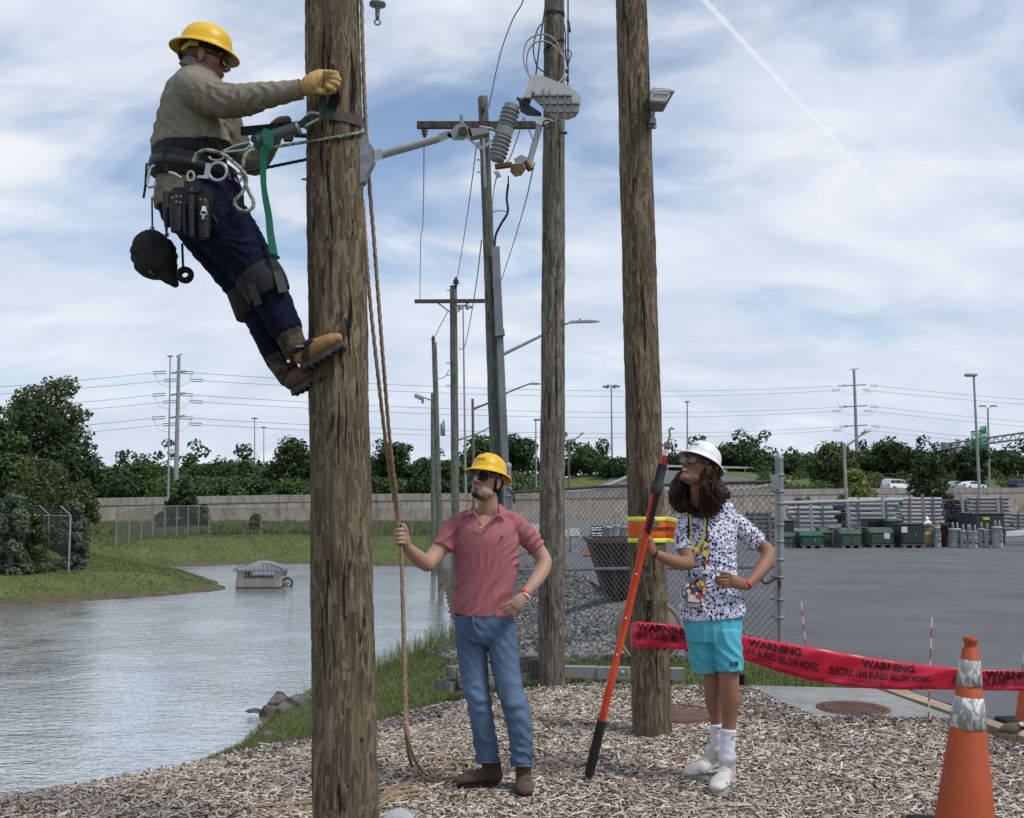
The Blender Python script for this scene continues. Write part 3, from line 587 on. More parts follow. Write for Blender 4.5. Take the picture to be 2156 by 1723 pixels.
# ---------------------------------------------------------------- far poles and lights
steelm = mat('pole_steel', (0.25, 0.26, 0.27), (0.33, 0.34, 0.35), scale=1.5, rough=0.6, metal=0.2)
rustm = mat('brown_steel', (0.11, 0.085, 0.07), (0.17, 0.135, 0.115), scale=2, rough=0.7)
wirem = mat('wire', (0.05, 0.052, 0.055), rough=0.6)
whitem = mat('white_paint', (0.70, 0.70, 0.69), (0.78, 0.78, 0.77), scale=4, rough=0.5)
lensm = mat('lamp_lens', (0.42, 0.43, 0.44), rough=0.3)
def pole_px(name, label, ut, vt, ub, vb, Y, w0, w1, m, cat='pole', group=None, top=None):
    a, b = P(ub, vb, Y), P(ut, vt, Y); a.z = min(a.z, hz(a.x, Y) - .1)
    root = empty(name, a, label, cat, group); MB().tube([a, a.lerp(b, .5), b], [w0 * Y / F / 2, (w0 + w1) / 4 * Y / F, w1 * Y / F / 2], 10).build('pole', m, root); return root, a, b
# steel transmission poles with davit arms, insulators, jumpers
LV = {}
def transmission(tagn, label, ut, vt, ub, vb, Y, w0, w1, levels, span):
    root, a, b = pole_px('transmission_pole', label, ut, vt, ub, vb, Y, w0, w1, steelm, 'power pole'); pts = []
    for v in levels:
        f = (v - vb) / (vt - vb); c = a.lerp(b, (P(ut, v, Y).z - a.z) / (b.z - a.z)); row = []
        MB().bar(c - Vector((span * .9, 0, 0)), c + Vector((span * .9, 0, .25)), .22, .18).build('cross_arm', steelm, root)
        for s, dv in ((-1, 0), (1, 0)):
            for k in (0, 1):
                e = c + Vector((s * span * .9, (k - .5) * 4, -.12 - .5 * k)); e2 = e + Vector((s * 1.6, 0, -.1))
                mb = MB()
                for o in (-.14, .14): mb.tube([e + Vector((0, 0, o)), e2 + Vector((0, 0, o))], .06, 6)
                mb.build('insulator', steelm, root); row.append(e2)
            j0, j1 = c + Vector((s * (span * .9 + 1.5), -2, -.2)), c + Vector((s * .15, -2, -1.6)); MB().tube(catmull([j0, j0.lerp(j1, .35) + Vector((0, 0, -.9)), j1 + Vector((0, 0, -.4))], 5), .018, 4).build('jumper', wirem, root)
        pts.append(row)
    t = b; MB().bar(t - Vector((.35 * span, 0, 0)), t + Vector((.35 * span, 0, .3)), .15, .12).build('top_arm', steelm, root)
    LV[tagn] = (pts, b)
transmission('A', 'tall steel transmission pole above the trees left of the climber', 377, 751, 371, 1000, 128, 11, 7, (786, 832, 880), 1.0)
transmission('B', 'steel transmission pole above the trees at the right', 1798, 779, 1806, 1000, 205, 8, 5.5, (813, 857, 898), 2.6)
def wire(pts, r, label, grp='power lines', name='power_line', m=None):
    return tag(MB().tube(pts, r, 5, smooth=True).build(name, m or wirem), label, 'wire', grp)
pA, tA = LV['A']; pB, tB = LV['B']
for k in range(3):
    for j in (0, 1):
        nm = ['upper', 'middle', 'lower'][k] + ' pair'; hl_ = ('higher', 'lower')[j]
        wire(sag(pA[k][2 + j], pB[k][j], 1.6, 24), .026, '%s wire of the %s of power lines between the two transmission poles' % (hl_, nm), 'power lines of the %s' % nm)
        e = P(-900, [803, 852, 904][k] + 58 + j * 8, 70); wire(sag(pA[k][j], e, .5), .024, '%s wire of the %s of power lines left of the left transmission pole' % (hl_, nm), 'left power lines of the %s' % nm)
        e = P(2500, [862, 912, 955][k] + j * 10, 185); wire(sag(pB[k][2 + j], e, .5), .03, '%s wire of the %s of power lines right of the right transmission pole' % (hl_, nm), 'right power lines of the %s' % nm)
def lamp(u, v, Y, r, root, n=1, arm=0):
    c = P(u, v, Y)
    if n == 'ring':
        for i in range(6):
            a = i * math.pi / 3; q = c + Vector((math.cos(a) * r * 2.2, math.sin(a) * r * 2.2, -.1)); MB().bar(c + Vector((0, 0, .15)), q + Vector((0, 0, .1)), .08).build('bracket', steelm, root); MB().box(q, (r, r, r * .7), a, bev=r * .2).build('lamp_head', steelm, root)
    else: MB().box(c, (r * 2.2, r, r * .6), bev=r * .2).build('lamp_head', steelm, root)
def light(label, ut, vt, ub, vb, Y, w, r, n=1, du=0, group=None):
    root, a, b = pole_px('light_pole', label, ut, vt, ub, vb, Y, w, w * .6, steelm, 'light pole', group); lamp(ut + du, vt, Y, r, root, n)
light('tall light pole right beside the left transmission pole', 358.5, 750, 355, 1020, 105, 4.5, .26)
light('distant light pole above the trees right of the climber\'s boots side bank', 536, 881, 537, 990, 230, 3.2, .6)
light('shorter distant light pole right of another one above the left trees', 555.5, 900, 556, 990, 235, 2.6, .5)
light('very tall mast light behind the second crossarm pole', 975, 645, 981, 985, 118, 5, .42, 'ring')
light('mast light with a ring of lamps between middle and right poles', 1287, 813, 1289, 990, 195, 4.5, .62, 'ring')
light('plain light pole above the white hard hat', 1447, 846, 1447, 985, 210, 4.2, .5)
light('short square-headed light pole just left of the middle pole', 1128, 884, 1129, 1000, 150, 4, .5, 1, 3)
light('tall light pole with a single lamp in front of the green highway sign', 2050, 790, 2063, 1040, 138, 7, .75, 1, -6)
r2 = pole_px('light_pole', 'two-armed light pole right of the green highway sign', 2080, 862, 2082, 1000, 190, 5, 3.5, steelm, 'light pole')[0]
for s in (-1, 1):
    e = P(2080 + s * 7, 855, 190); MB().tube([P(2080, 862, 190), e], .07, 6).build('arm', steelm, r2); MB().box(e + Vector((s * .4, 0, 0)), (1.2, .5, .3), bev=.1).build('lamp_head', steelm, r2)
def street(label, ut, vt, ub, vb, Y, w, m, arm, head, hw, group=None):
    root, a, b = pole_px('street_light', label, ut, vt, ub, vb, Y, w, w * .85, m, 'street light', group)
    q = [P(uu, vv, Y - i * .02) for i, (uu, vv) in enumerate(arm)]; k = w * Y / F / 2
    MB().tube(catmull(q, 5), [k * .75 - k * .4 * i / (len(catmull(q, 5)) - 1) for i in range(len(catmull(q, 5)))], 8).build('arm', m, root)
    h0, h1 = P(head[0], head[1], Y), P(head[2], head[3], Y); d = h1 - h0; n_ = Vector((0, 0, 1)); t = hw
    MB().hull([h0 + Vector((0, s * t * .7, z)) for s in (-1, 1) for z in (-t * .25, t * .35)] + [h0.lerp(h1, .7) + Vector((0, s * t, z)) for s in (-1, 1) for z in (-t * .35, t * .3)] + [h1 + Vector((0, s * t * .6, z)) for s in (-1, 1) for z in (-t * .3, -t * .1)]).build('lamp_head', steelm, root)
    c = h0.lerp(h1, .35); MB().lathe([(.001, t * .95), (t * .25, t * .9), (t * .25, t * .3)], c, 10).build('photocell', rustm, root)
street('big street light whose long arm passes behind the middle pole', 1056, 750, 1064, 1120, 46, 10, steelm, [(1058, 747), (1130, 712), (1185, 685), (1206, 678)], (1200, 679, 1262, 676), .16)
street('brown street light with arm reaching right to the middle pole', 995, 840, 999, 1000, 80, 6.5, rustm, [(995, 862), (1035, 846), (1062, 830), (1108, 811), (1122, 809)], (1112, 809, 1140, 808), .18)
street('low street light arm showing right of the second crossarm pole', 958, 925, 960, 1020, 112, 6, steelm, [(960, 928), (1000, 915), (1030, 901), (1060, 887)], (1050, 888, 1070, 885), .2)
street('small street light on the ramp right of the middle pole', 1197, 930, 1197.5, 1000, 140, 5, rustm, [(1197, 934), (1212, 924), (1226, 914)], (1222, 914, 1232, 912), .25)
street('green-grey street light rising behind the grey conduit stacks', 1777, 936, 1784, 1110, 62, 7.5, steelm, [(1777, 944), (1795, 930), (1812, 917), (1822, 912)], (1814, 912, 1831, 909), .16)
# ---------------------------------------------------------------- highway sign gantry
signg = mat('sign_green', (0.005, 0.16, 0.085), (0.006, 0.18, 0.095), scale=2, rough=0.5)
signw = mat('sign_white', (0.78, 0.78, 0.76), rough=0.6)
gan = empty('sign_gantry', P(2000, 990, 205), 'steel truss sign gantry over the highway at the right', 'sign gantry')
for u, v, vb in ((1985, 932, 988), (2013, 944, 993)):
    a, b = P(u, vb, 205), P(u, v, 205 if u < 2000 else 200); MB().tube([Vector((a.x, b.y, a.z - 3)), b], .42, 10).build('post', steelm, gan)
a0, a1 = P(1985, 936, 205), P(2200, 905, 165); b0, b1 = P(1985, 946, 205), P(2200, 919, 165)
for n_, (p, q) in enumerate(((a0, a1), (b0, b1))): MB().tube([p, q], .18, 8).build('chord', steelm, gan)
N_ = 26
for i in range(N_):
    t = i / N_; MB().tube([a0.lerp(a1, t) if i % 2 else b0.lerp(b1, t), b0.lerp(b1, t + 1 / N_) if i % 2 else a0.lerp(a1, t + 1 / N_)], .10, 6).build('lattice', steelm, gan)
MB().tube([P(1987, 955, 204), P(2013, 985, 200)], .15, 6).build('brace', steelm, gan)
def hsign(name, label, c4p, Y, texts, m=signg, par=None):
    q = [P(u, v, Y) for u, v in c4p]; o = q[0]; ex = (q[1] - q[0]); ey = (q[3] - q[0]); n_ = ex.cross(ey).normalized(); n_ = n_ if n_.y < 0 else -n_
    root = empty(name, q[3], label, 'sign'); MB().prism(q, -n_ * .15).build('panel', m, root)
    mb = MB()
    for s, sz, fx, fy in texts: place_text(mb, s, sz, lambda x, y: o + ex * fx + ey * fy + ex.normalized() * x - ey.normalized() * y + n_ * .04, .02)
    if texts: mb.build('lettering', signw, root)
    return root, o, ex, ey, n_
rt, o, ex, ey, n_ = hsign('highway_sign', 'large green highway direction sign on the gantry', [(2044, 908), (2077, 904), (2081, 949), (2048, 948)], 190, [('South', .75, .26, .13), ('Prince William', .62, .62, .30), ('Parkway', .68, .62, .50), ])
MB().hull([o + ex * (.16 + .07 * a) + ey * (.36 + b * .1) + n_ * .05 for a, b in ((-1, -.8), (1, -.8), (1, .3), (0, 1), (-1, .3))] + [o + ex * .16 + ey * .36 + n_ * .02]).build('route_shield', signw, rt)
hsign('highway_sign', 'small green exit tab sign above the large highway sign', [(2063, 898), (2077, 896), (2077.5, 904), (2063.5, 905)], 190.2, [('EXIT', .6, .5, .5)])
hsign('highway_sign', 'narrow green highway sign partly behind trees left of the large one', [(2033, 924), (2042, 922), (2043, 950), (2034, 950)], 200, [])
hsign('highway_sign', 'grey back of a highway sign at the left end of the gantry', [(2012, 924), (2021, 926), (2022, 948), (2013, 948)], 203, [], steelm)
# ---------------------------------------------------------------- cars
glassm = mat('car_glass', (0.012, 0.014, 0.018), rough=0.08, spec=0.6)
tyrem = mat('tyre', (0.02, 0.02, 0.02), rough=0.85)
rimm = mat('rim', (0.35, 0.35, 0.36), rough=0.4, metal=0.8)
lampm = mat('tail_lamp', (0.35, 0.02, 0.02), rough=0.25)
headm = mat('head_lamp', (0.75, 0.76, 0.78), rough=0.15)
PROF = {'suv': ([(-2.35, .45), (-2.4, .9), (-2.3, 1.15), (-2.1, 1.62), (-1.8, 1.72), (.2, 1.72), (.75, 1.6), (1.35, 1.12), (2.1, .98), (2.38, .75), (2.4, .42)], [(-2.02, 1.12), (-1.95, 1.55), (-1.05, 1.6), (-1.05, 1.12)], [(-.95, 1.12), (-.95, 1.6), (.15, 1.6), (.15, 1.12)], [(.25, 1.12), (.25, 1.58), (.62, 1.5), (1.1, 1.12)]),
        'sedan': ([(-2.35, .45), (-2.38, .85), (-2.25, 1.0), (-1.6, 1.08), (-.95, 1.4), (-.3, 1.46), (.3, 1.42), (1.15, 1.02), (2.0, .88), (2.35, .68), (2.38, .4)], [(-1.45, 1.05), (-.95, 1.34), (-.55, 1.38), (-.55, 1.05)], [(-.48, 1.05), (-.48, 1.38), (.02, 1.39), (.15, 1.05)], [(.22, 1.05), (.12, 1.38), (.35, 1.33), (.95, 1.05)])}
def car(label, u, Y, style, m, road, face=1, z=None):
    p = P(u, 1000, Y); p.z = hz(p.x, Y) + .06 if z is None else z
    root = empty('car', p, label, 'car', 'cars on the highways'); prof, *wins = PROF[style]; k = Matrix.Rotation(math.atan2(np.interp(p.x + 3, WALLX, WALLY) - np.interp(p.x - 3, WALLX, WALLY), 6), 3, 'Z')
    def T(x, y, zz): return p + k @ Vector((x * face, y, zz))
    V = []; F_ = []; n = len(prof); sec = ((-.92, 1), (-.80, 0), (.80, 0), (.92, 1))
    mb = MB(); rows = []
    for yy, kk in ((-.9, 0), (-.62, 1), (.62, 1), (.9, 0)):
        rows.append([T(x, yy if zz < 1.1 else yy * .82, zz if kk or zz < 1.0 else zz - .03) for x, zz in prof])
    vs = [q for r_ in rows for q in r_]; fs = []
    for i in range(3):
        for j in range(n): fs.append((i * n + j, i * n + (j + 1) % n, (i + 1) * n + (j + 1) % n, (i + 1) * n + j))
    fs.append(tuple(range(n))); fs.append(tuple(range(3 * n, 4 * n))[::-1]); mb.add(vs, fs, False); body = mb.build('body', m, root)
    for w in wins:
        for s in (-1, 1): MB().prism([T(x, s * .755 if zz > 1.1 else s * .905, zz) for x, zz in w], k @ Vector((0, s * .012, 0))).build('window', glassm, root)
    for x in (-1.45, 1.5):
        for s in (-1, 1):
            c = T(x, s * .86, .34); ax = k @ Vector((0, 1, 0)); t = MB().tube([c - ax * .1, c + ax * .1], .34, 16).build('wheel', tyrem, root); MB().tube([c - ax * .112, c + ax * .112], .2, 12).build('rim', rimm, t)
    for s in (-1, 1):
        MB().box(T(2.36, s * .62, .72), (.08, .36, .14), M=k).build('headlight', headm, root); MB().box(T(-2.37, s * .66, .92), (.08, .3, .2), M=k).build('tail_light', lampm, root)
    return root
cw = mat('car_white', (0.72, 0.73, 0.74), rough=0.25, coat=0.6); cs = mat('car_silver', (0.36, 0.40, 0.40), rough=0.3, metal=0.4, coat=0.5); cr = mat('car_maroon', (0.09, 0.03, 0.035), rough=0.3, coat=0.5); cb = mat('car_blue', (0.02, 0.025, 0.06), rough=0.3, coat=0.5)
car('white sport utility vehicle driving above the conduit stacks', 1887, 151, 'suv', cw, 'lower', z=3.05)
car('white sedan beside the light pole at the right', 2044, 156, 'sedan', cw, 'lower', z=3.15)
car('silver sedan following close behind the white sedan', 2010, 160, 'sedan', cs, 'lower', z=3.25)
car('maroon sedan on the upper highway at the right', 2114, 218, 'sedan', cr, 'upper')
car('dark blue car at the right edge of the photo', 2153, 160, 'suv', cb, 'lower', z=3.2)
car('pale car glimpsed above the trees right of the left transmission pole', 474, 171, 'suv', cs, 'upper')
# ================================================================ wooden utility poles
def woodmat(name, d, m_, l, fl, sc=1.0):
    mt = bpy.data.materials.new(name); mt.use_nodes = True; nt = mt.node_tree; nt.nodes.clear()
    tcn = nd(nt, 'ShaderNodeTexCoord').outputs['Object']
    def N(s, st, det=8.0, ro=.62, dist=0.0):
        return nd(nt, 'ShaderNodeTexNoise', {'Vector': nd(nt, 'ShaderNodeMapping', {0: tcn, 'Scale': st}).outputs[0], 'Scale': s, 'Detail': det, 'Roughness': ro, 'Distortion': dist}).outputs['Fac']
    fine = N(42 * sc, (1, 1, .10), 9, .66, .6); flake = N(30 * sc, (1, 1, .22), 6, .55, 1.4); big = N(2.2, (1, 1, .5), 4)
    c = ramp(nt, fine, [(.33, d), (.5, m_), (.66, l)])
    c = nd(nt, 'ShaderNodeMixRGB', {0: ramp(nt, flake, [(.52, 0.0), (.56, .8)]), 1: c, 2: c4(fl)}).outputs[0]
    crack = ramp(nt, N(26 * sc, (1, 1, .07), 7, .7, 1.0), [(.33, 1.0), (.39, 0.0)])
    c = nd(nt, 'ShaderNodeMixRGB', {0: crack, 1: c, 2: c4((d[0] * .25, d[1] * .25, d[2] * .25))}).outputs[0]
    c = nd(nt, 'ShaderNodeMixRGB', {0: ramp(nt, big, [(.40, 0.0), (.65, .5)]), 1: c, 2: c4((m_[0] * .75, m_[1] * .85, m_[2] * .9)), }, blend_type='MIX').outputs[0]
    h = math_(nt, 'SUBTRACT', math_(nt, 'ADD', fine, math_(nt, 'MULTIPLY', flake, .9)), math_(nt, 'MULTIPLY', crack, .6))
    b = nd(nt, 'ShaderNodeBump', {'Height': h, 'Strength': 1.0, 'Distance': .016})
    pr = nd(nt, 'ShaderNodeBsdfPrincipled', {'Base Color': c, 'Roughness': .9, 'Specular IOR Level': .15, 'Normal': b.outputs[0]}); nd(nt, 'ShaderNodeOutputMaterial', {0: pr.outputs[0]}); return mt
wbrown = woodmat('pole_wood_brown', (.045, .032, .019), (.122, .092, .059), (.225, .180, .120), (.275, .228, .155))
wgrey = woodmat('pole_wood_grey', (.05, .042, .034), (.125, .108, .09), (.22, .197, .165), (.26, .235, .20), .8)
wgreen = woodmat('pole_wood_green', (.045, .048, .038), (.105, .11, .09), (.17, .175, .15), (.20, .20, .17), .6)
def polemesh(mb, a, b, ra, rb, n=40, m=60, rough=.006, seed=0, gap=True):
    R = np.random.default_rng(seed); ph = R.uniform(0, 6.28, 12); d = (b - a); x, y = frame(d, Vector((1, 0, 0))); vs = []
    for i in range(m + 1):
        t = i / m; c = a + d * t; r = ra + (rb - ra) * t
        for k in range(n):
            th = 2 * math.pi * k / n
            w = math.sin(7 * th + ph[0] + 1.5 * math.sin(9 * t + ph[4])) * .5 + math.sin(17 * th + ph[1] + 4 * t) * .6 + math.sin(31 * th + ph[2] + 13 * t) * .5 + math.sin(23 * t * 2 + ph[3] + 3 * th) * .5 + R.normal(0, .35)
            rr = r + rough * w * .55; vs.append(c + x * math.cos(th) * rr + y * math.sin(th) * rr)
    fs = [(i * n + k, i * n + (k + 1) % n, (i + 1) * n + (k + 1) % n, (i + 1) * n + k) for i in range(m) for k in range(n)] + [tuple(range(m * n, m * n + n))]
    return mb.add(vs, fs, True)
POLE = {}
def upole(key, label, pt, pb, Y, wt, wb, m, ext_top=0.0, rough=.006, n=40, mm=60, base=None):
    a, b = P(pb[0], pb[1], Y), P(pt[0], pt[1], Y); d = (b - a).normalized(); ra, rb = wb / F * Y / 2, wt / F * Y / 2
    gz = (hz(a.x, Y) if base is None else base) - .25; k = (a.z - gz) / d.z; sl = (ra - rb) / (b - a).length; ra += sl * k; a = a - d * k
    b = b + d * ext_top; rb = max(.05, rb - sl * ext_top)
    root = empty('utility_pole', Vector((a.x, a.y, gz + .25)), label, 'utility pole'); mb = MB(); polemesh(mb, a, b, ra, rb, n, mm, rough, len(POLE)); mb.build('shaft', m, root)
    POLE[key] = (root, a, b, ra, rb); return root
def axis(key, z):
    _, a, b, ra, rb = POLE[key]; t = (z - a.z) / (b.z - a.z); return a.lerp(b, t), ra + (rb - ra) * t
galv = mat('hardware_galvanised', (0.20, 0.21, 0.22), (0.32, 0.33, 0.34), scale=20, rough=0.5, metal=0.5)
darkm = mat('dark_steel', (0.035, 0.035, 0.037), (0.06, 0.06, 0.062), scale=20, rough=0.6, metal=0.3)
blackm = mat('black_rubber', (0.016, 0.016, 0.018), (0.028, 0.028, 0.03), scale=20, rough=0.7)
upole('near', 'thick brown wooden pole the lineman is climbing in the foreground', (699.5, 0), (729, 1723), 4.85, 115, 132, wbrown, 2.2, .007, 72, 180)
upole('third', 'brown wooden pole wrapped with the orange banner and red tape', (1329.5, 0), (1373, 1530), 7.2, 67, 80, wbrown, 2.5, .006, 56, 140)
upole('mid', 'weathered grey wooden pole in the middle between the two standing men', (1167, 0), (1161, 1432), 9.1, 43, 55, wgrey, 3.0, .007, 48, 120)
upole('conduit', 'greenish wooden pole with crossarm and grey conduit riser', (1017, 205), (1046, 1000), 18.5, 21, 26, wgreen, 0, .008)
upole('cross', 'far wooden pole with a thin crossarm and braces', (954.5, 602), (958, 1000), 32, 15, 17, wgreen, 0, .01, 24, 30)
upole('wet1', 'leaning wooden pole standing in the pond edge with a small transformer', (914, 721), (929, 1245), 39, 10.5, 14, wgreen, 0, .01, 20, 30, ZW - .6)
upole('wet2', 'short wooden pole in the pond carrying a small flood lamp', (910, 828), (913, 1210), 47, 6, 11, wgreen, 0, .01, 20, 30, ZW - .6)
def bolt(root, p, dirv, L=.09, r=.014, name='bolt'):
    p = Vector(p); d = Vector(dirv).normalized(); mb = MB(); mb.tube([p, p + d * L], r * .6, 8); mb.tube([p + d * L * .3, p + d * L * .55], r * 1.25, 6, smooth=False); mb.tube([p, p + d * .006], r * 2.2, 4, smooth=False); mb.build(name, galv, root)
nr = POLE['near'][0]
for v, u in ((378, 651), (268, 648)): bolt(nr, P(u + 4, v, 4.85), (-1, -.05, 0), .045, .009)
# small chips missing / gaff marks are part of the bark relief; number marks on third pole
mb = MB()
for v, w, h in ((1195, .02, .04), (1215, .018, .02), (1262, .07, .012), (1272, .06, .010), (1300, .016, .05)):
    c, r = axis('third', P(1362, v, 7.2).z); mb.box(c + Vector((-.02, -r - .002, 0)), (w, .008, h))
tag(mb.build('brand_mark', blackm, POLE['third'][0]), kind='stuff')
# ---------------------------------------------------------------- crossarms, braces, pole-top hardware
armm = woodmat('crossarm_wood', (.035, .025, .02), (.075, .055, .045), (.13, .10, .085), (.11, .09, .075), .5)
def crossarm(key, p0, p1, Y, w, braces, label=None):
    root = POLE[key][0]; a, b = P(*p0, Y), P(*p1, Y); MB().bar(a, b, w, w * .8).build('crossarm', armm, root)
    for q0, q1 in braces: MB().bar(P(*q0, Y - .02), P(*q1, Y + .02), .05, .012).build('brace', galv, root)
crossarm('conduit', (878, 264), (1132, 264), 18.25, .12, [((985, 290), (1012, 314)), ((1012, 314), (1040, 294))])
crossarm('cross', (873, 635), (1038, 634), 31.75, .115, [((922, 638), (948, 658)), ((962, 658), (988, 636))])
crt = POLE['conduit'][0]; xrt = POLE['cross'][0]
def pin_insulator(root, u, v, Y, h, r, m=None, up=1):
    c = P(u, v, Y); MB().lathe([(.004, -h * .6), (r * .35, -h * .5), (r * .4, -h * .2), (r, -h * .15), (r * .5, 0), (r * .85, h * .1), (r * .45, h * .3), (r * .3, h * .5), (.003, h * .52)], c, 14, Matrix.Scale(up, 3)).build('insulator', m or darkm, root)
pin_insulator(crt, 894, 279, 18.25, .22, .07, darkm, -1); pin_insulator(xrt, 960, 594, 31.9, .3, .12); pin_insulator(crt, 1016, 230, 18.3, .2, .05)
pin_insulator(POLE['wet1'][0], 912, 715, 38.9, .3, .1)
for u, v in ((947, 612), (945, 765), (945, 790), (945, 812)): MB().bar(P(u + 4, v, 31.9), P(u - 6, v, 31.8), .03).build('step_bolt', galv, xrt)
for u, v in ((1006, 337), (1007, 363)): MB().bar(P(u + 6, v, 18.3), P(u - 1, v, 18.2), .025).build('step_bolt', galv, crt)
MB().bar(P(1018, 290, 18.25), P(1022, 395, 18.25), .05, .03).build('ground_strap', galv, crt)
MB().bar(P(1008, 300, 18.2), P(1012, 316, 18.2), .05, .05).build('clamp', galv, crt)
# conduit riser strapped to the pole
condm = mat('conduit_grey', (0.155, 0.165, 0.18), (0.21, 0.22, 0.235), scale=3, rough=0.6)
crs = empty('conduit_riser', P(1062, 1000, 18.4), 'grey plastic conduit riser strapped to the crossarm pole', 'conduit')
MB().bar(P(1043.5, 521, 18.3), P(1052, 706, 18.3), .145, .14, side=Vector((1, 0, 0))).build('upper_cover', condm, crs)
MB().bar(P(1052, 695, 18.24), P(1053, 708, 18.24), .17, .17, side=Vector((1, 0, 0))).build('coupling', condm, crs)
MB().bar(P(1053, 708, 18.3), P(1066, 1000, 18.3), .115, .11, side=Vector((1, 0, 0))).build('lower_cover', condm, crs)
e = P(1066, 1000, 18.3); MB().bar(e, Vector((e.x + .14, e.y, -.2)), .115, .11, side=Vector((1, 0, 0))).build('foot_cover', condm, crs)
# small lamp on the pond pole, transformer can on its neighbour
fl = empty('flood_lamp', P(885, 838, 46.5), 'small flood lamp on the short pole in the pond', 'flood lamp')
MB().tube([P(908, 843, 46.8), P(895, 838, 46.6), P(888, 836, 46.5)], .035, 8).build('arm', galv, fl); MB().box(P(882, 836, 46.4), (.42, .3, .2), M=Matrix.Rotation(.4, 3, 'Y'), bev=.05).build('lamp_head', galv, fl); MB().box(P(890, 845, 46.5), (.12, .1, .22), bev=.03).build('ballast', galv, fl)
tf = empty('pole_transformer', P(932, 918, 38.7), 'small grey transformer can hung on the leaning pond pole', 'transformer')
MB().lathe([(.001, 0), (.09, 0), (.095, .42), (.07, .47), (.001, .49)], P(932, 918, 38.65), 14).build('tank', galv, tf); MB().lathe([(.001, 0), (.03, 0), (.03, .15), (.001, .16)], P(934, 893, 38.6), 8).build('bushing', galv, tf)
# ---------------------------------------------------------------- cutout / switch assembly carried by a bracket on the near pole
fib = mat('fibreglass_grey', (0.30, 0.32, 0.33), (0.37, 0.39, 0.40), scale=6, rough=0.45); poly = mat('polymer_grey', (0.20, 0.215, 0.22), (0.25, 0.265, 0.27), scale=10, rough=0.5); lightg = mat('cover_grey', (0.40, 0.40, 0.41), (0.47, 0.47, 0.475), scale=8, rough=0.55); bronze = mat('bronze', (0.09, 0.05, 0.022), (0.17, 0.10, 0.045), scale=25, rough=0.45, metal=0.6)
sw = empty('fused_cutout', P(788, 330, 4.85), 'grey fused cutout switch with ribbed insulator on a bracket arm from the climbed pole', 'switch'); Y0 = 4.85
q = [P(u, v, Y0) for u, v in ((759, 279), (766, 279), (772, 297), (789, 318), (789, 342), (772, 376), (770, 384), (759, 393))]
MB().prism([p - Vector((0, .035, 0)) for p in q], (0, .07, 0)).build('bracket_plate', galv, sw)
MB().hull([P(u, v, Y0 + y) for u, v in ((785, 317), (803, 314), (806, 333), (786, 344)) for y in (-.035, .035)]).build('rod_socket', fib, sw)
MB().tube([P(796, 328, Y0), P(925, 291, Y0 - .02)], .0205, 14).build('rod', fib, sw)
MB().hull([P(u, v, Y0 + y) for u, v in ((915, 285), (945, 275), (953, 289), (920, 302)) for y in (-.03, .03)]).build('rod_end', poly, sw)
MB().hull([P(u, v, Y0 + y) for u, v in ((940, 285), (962, 262), (978, 259), (990, 272), (994, 286), (975, 296), (955, 296)) for y in (-.03, .04)]).build('knuckle', poly, sw)
MB().hull([P(u, v, Y0 - .05) for u, v in ((962, 280), (968, 268), (980, 267), (988, 284))] + [P(974, 278, Y0)]).build('knuckle_recess', darkm, sw)
MB().tube([P(972, 262, Y0), P(972, 243, Y0)], .009, 8).build('stud', galv, sw)
MB().prism([P(u, v, Y0 - .03) for u, v in ((985, 270), (1027, 270), (1029, 280), (990, 288))], (0, .06, 0)).build('arm_plate', poly, sw)
MB().tube([P(1010, 268, Y0 - .02), P(1035, 272, Y0), P(1052, 279, Y0)], .008, 8).build('insulator_clamp', galv, sw)
a, b = P(1044, 340, Y0), P(1079, 220, Y0); d = (b - a); mb = MB(); pts = []; rad = []; L_ = d.length
for i in range(121):
    t = i / 120; s = t * L_; body = .0365
    if .06 < t < .42 or .60 < t < .90: ph = (s / (L_ * .072)) % 1; r_ = .0365 + .011 * max(0, 1 - abs(ph - .35) / .35)
    elif .44 <= t <= .58: r_ = .042
    else: r_ = .0385
    if t < .02: r_ = .025
    if t > .98: r_ = .028
    pts.append(a + d * t); rad.append(r_)
mb.tube(pts, rad, 26).build('ribbed_insulator', poly, sw)
hoodp = [(1118, 173), (1135, 173), (1196, 197), (1210, 208), (1221, 220), (1219, 236), (1213, 246), (1196, 253), (1184, 250), (1172, 254), (1120, 207)]
MB().prism([P(u, v, Y0 + .045) for u, v in hoodp[1:]], (0, -.09, 0)).build('arc_hood', lightg, sw)
mb = MB()
for v0, u0, u1 in ((202, 1122, 1204), (219, 1136, 1220), (236, 1152, 1218)): mb.bar(P(u0, v0, Y0 - .05), P(u1, v0, Y0 - .05), .006, .02)
for u0, v0, v1 in ((1145, 187, 226), (1158, 190, 238), (1174, 196, 252), (1189, 200, 250), (1203, 208, 248)): mb.bar(P(u0, v0, Y0 - .05), P(u0, v1, Y0 - .05), .005, .02)
mb.build('hood_rib', poly, sw)
MB().prism([P(u, v, Y0 + .04) for u, v in ((1119, 172), (1131, 172), (1134, 180), (1116, 219), (1101, 218))], (0, -.08, 0)).build('hood_leg', lightg, sw)
MB().tube([P(1102, 219, Y0), P(1115, 222, Y0)], .022, 8).build('leg_collar', darkm, sw)
MB().hull([P(u, v, Y0 + y) for u, v in ((1090, 205), (1098, 212), (1120, 228), (1140, 238), (1140, 246), (1110, 244), (1096, 236)) for y in (-.012, .012)]).build('upper_contact', darkm, sw)
MB().hull([P(u, v, Y0 + y) for u, v in ((1122, 246), (1150, 248), (1170, 254), (1155, 258), (1138, 264), (1128, 260)) for y in (-.02, .02)]).build('latch', whitem, sw)
MB().tube([P(1089, 206, Y0), P(1101, 213, Y0)], .012, 8).build('terminal_bolt', galv, sw)
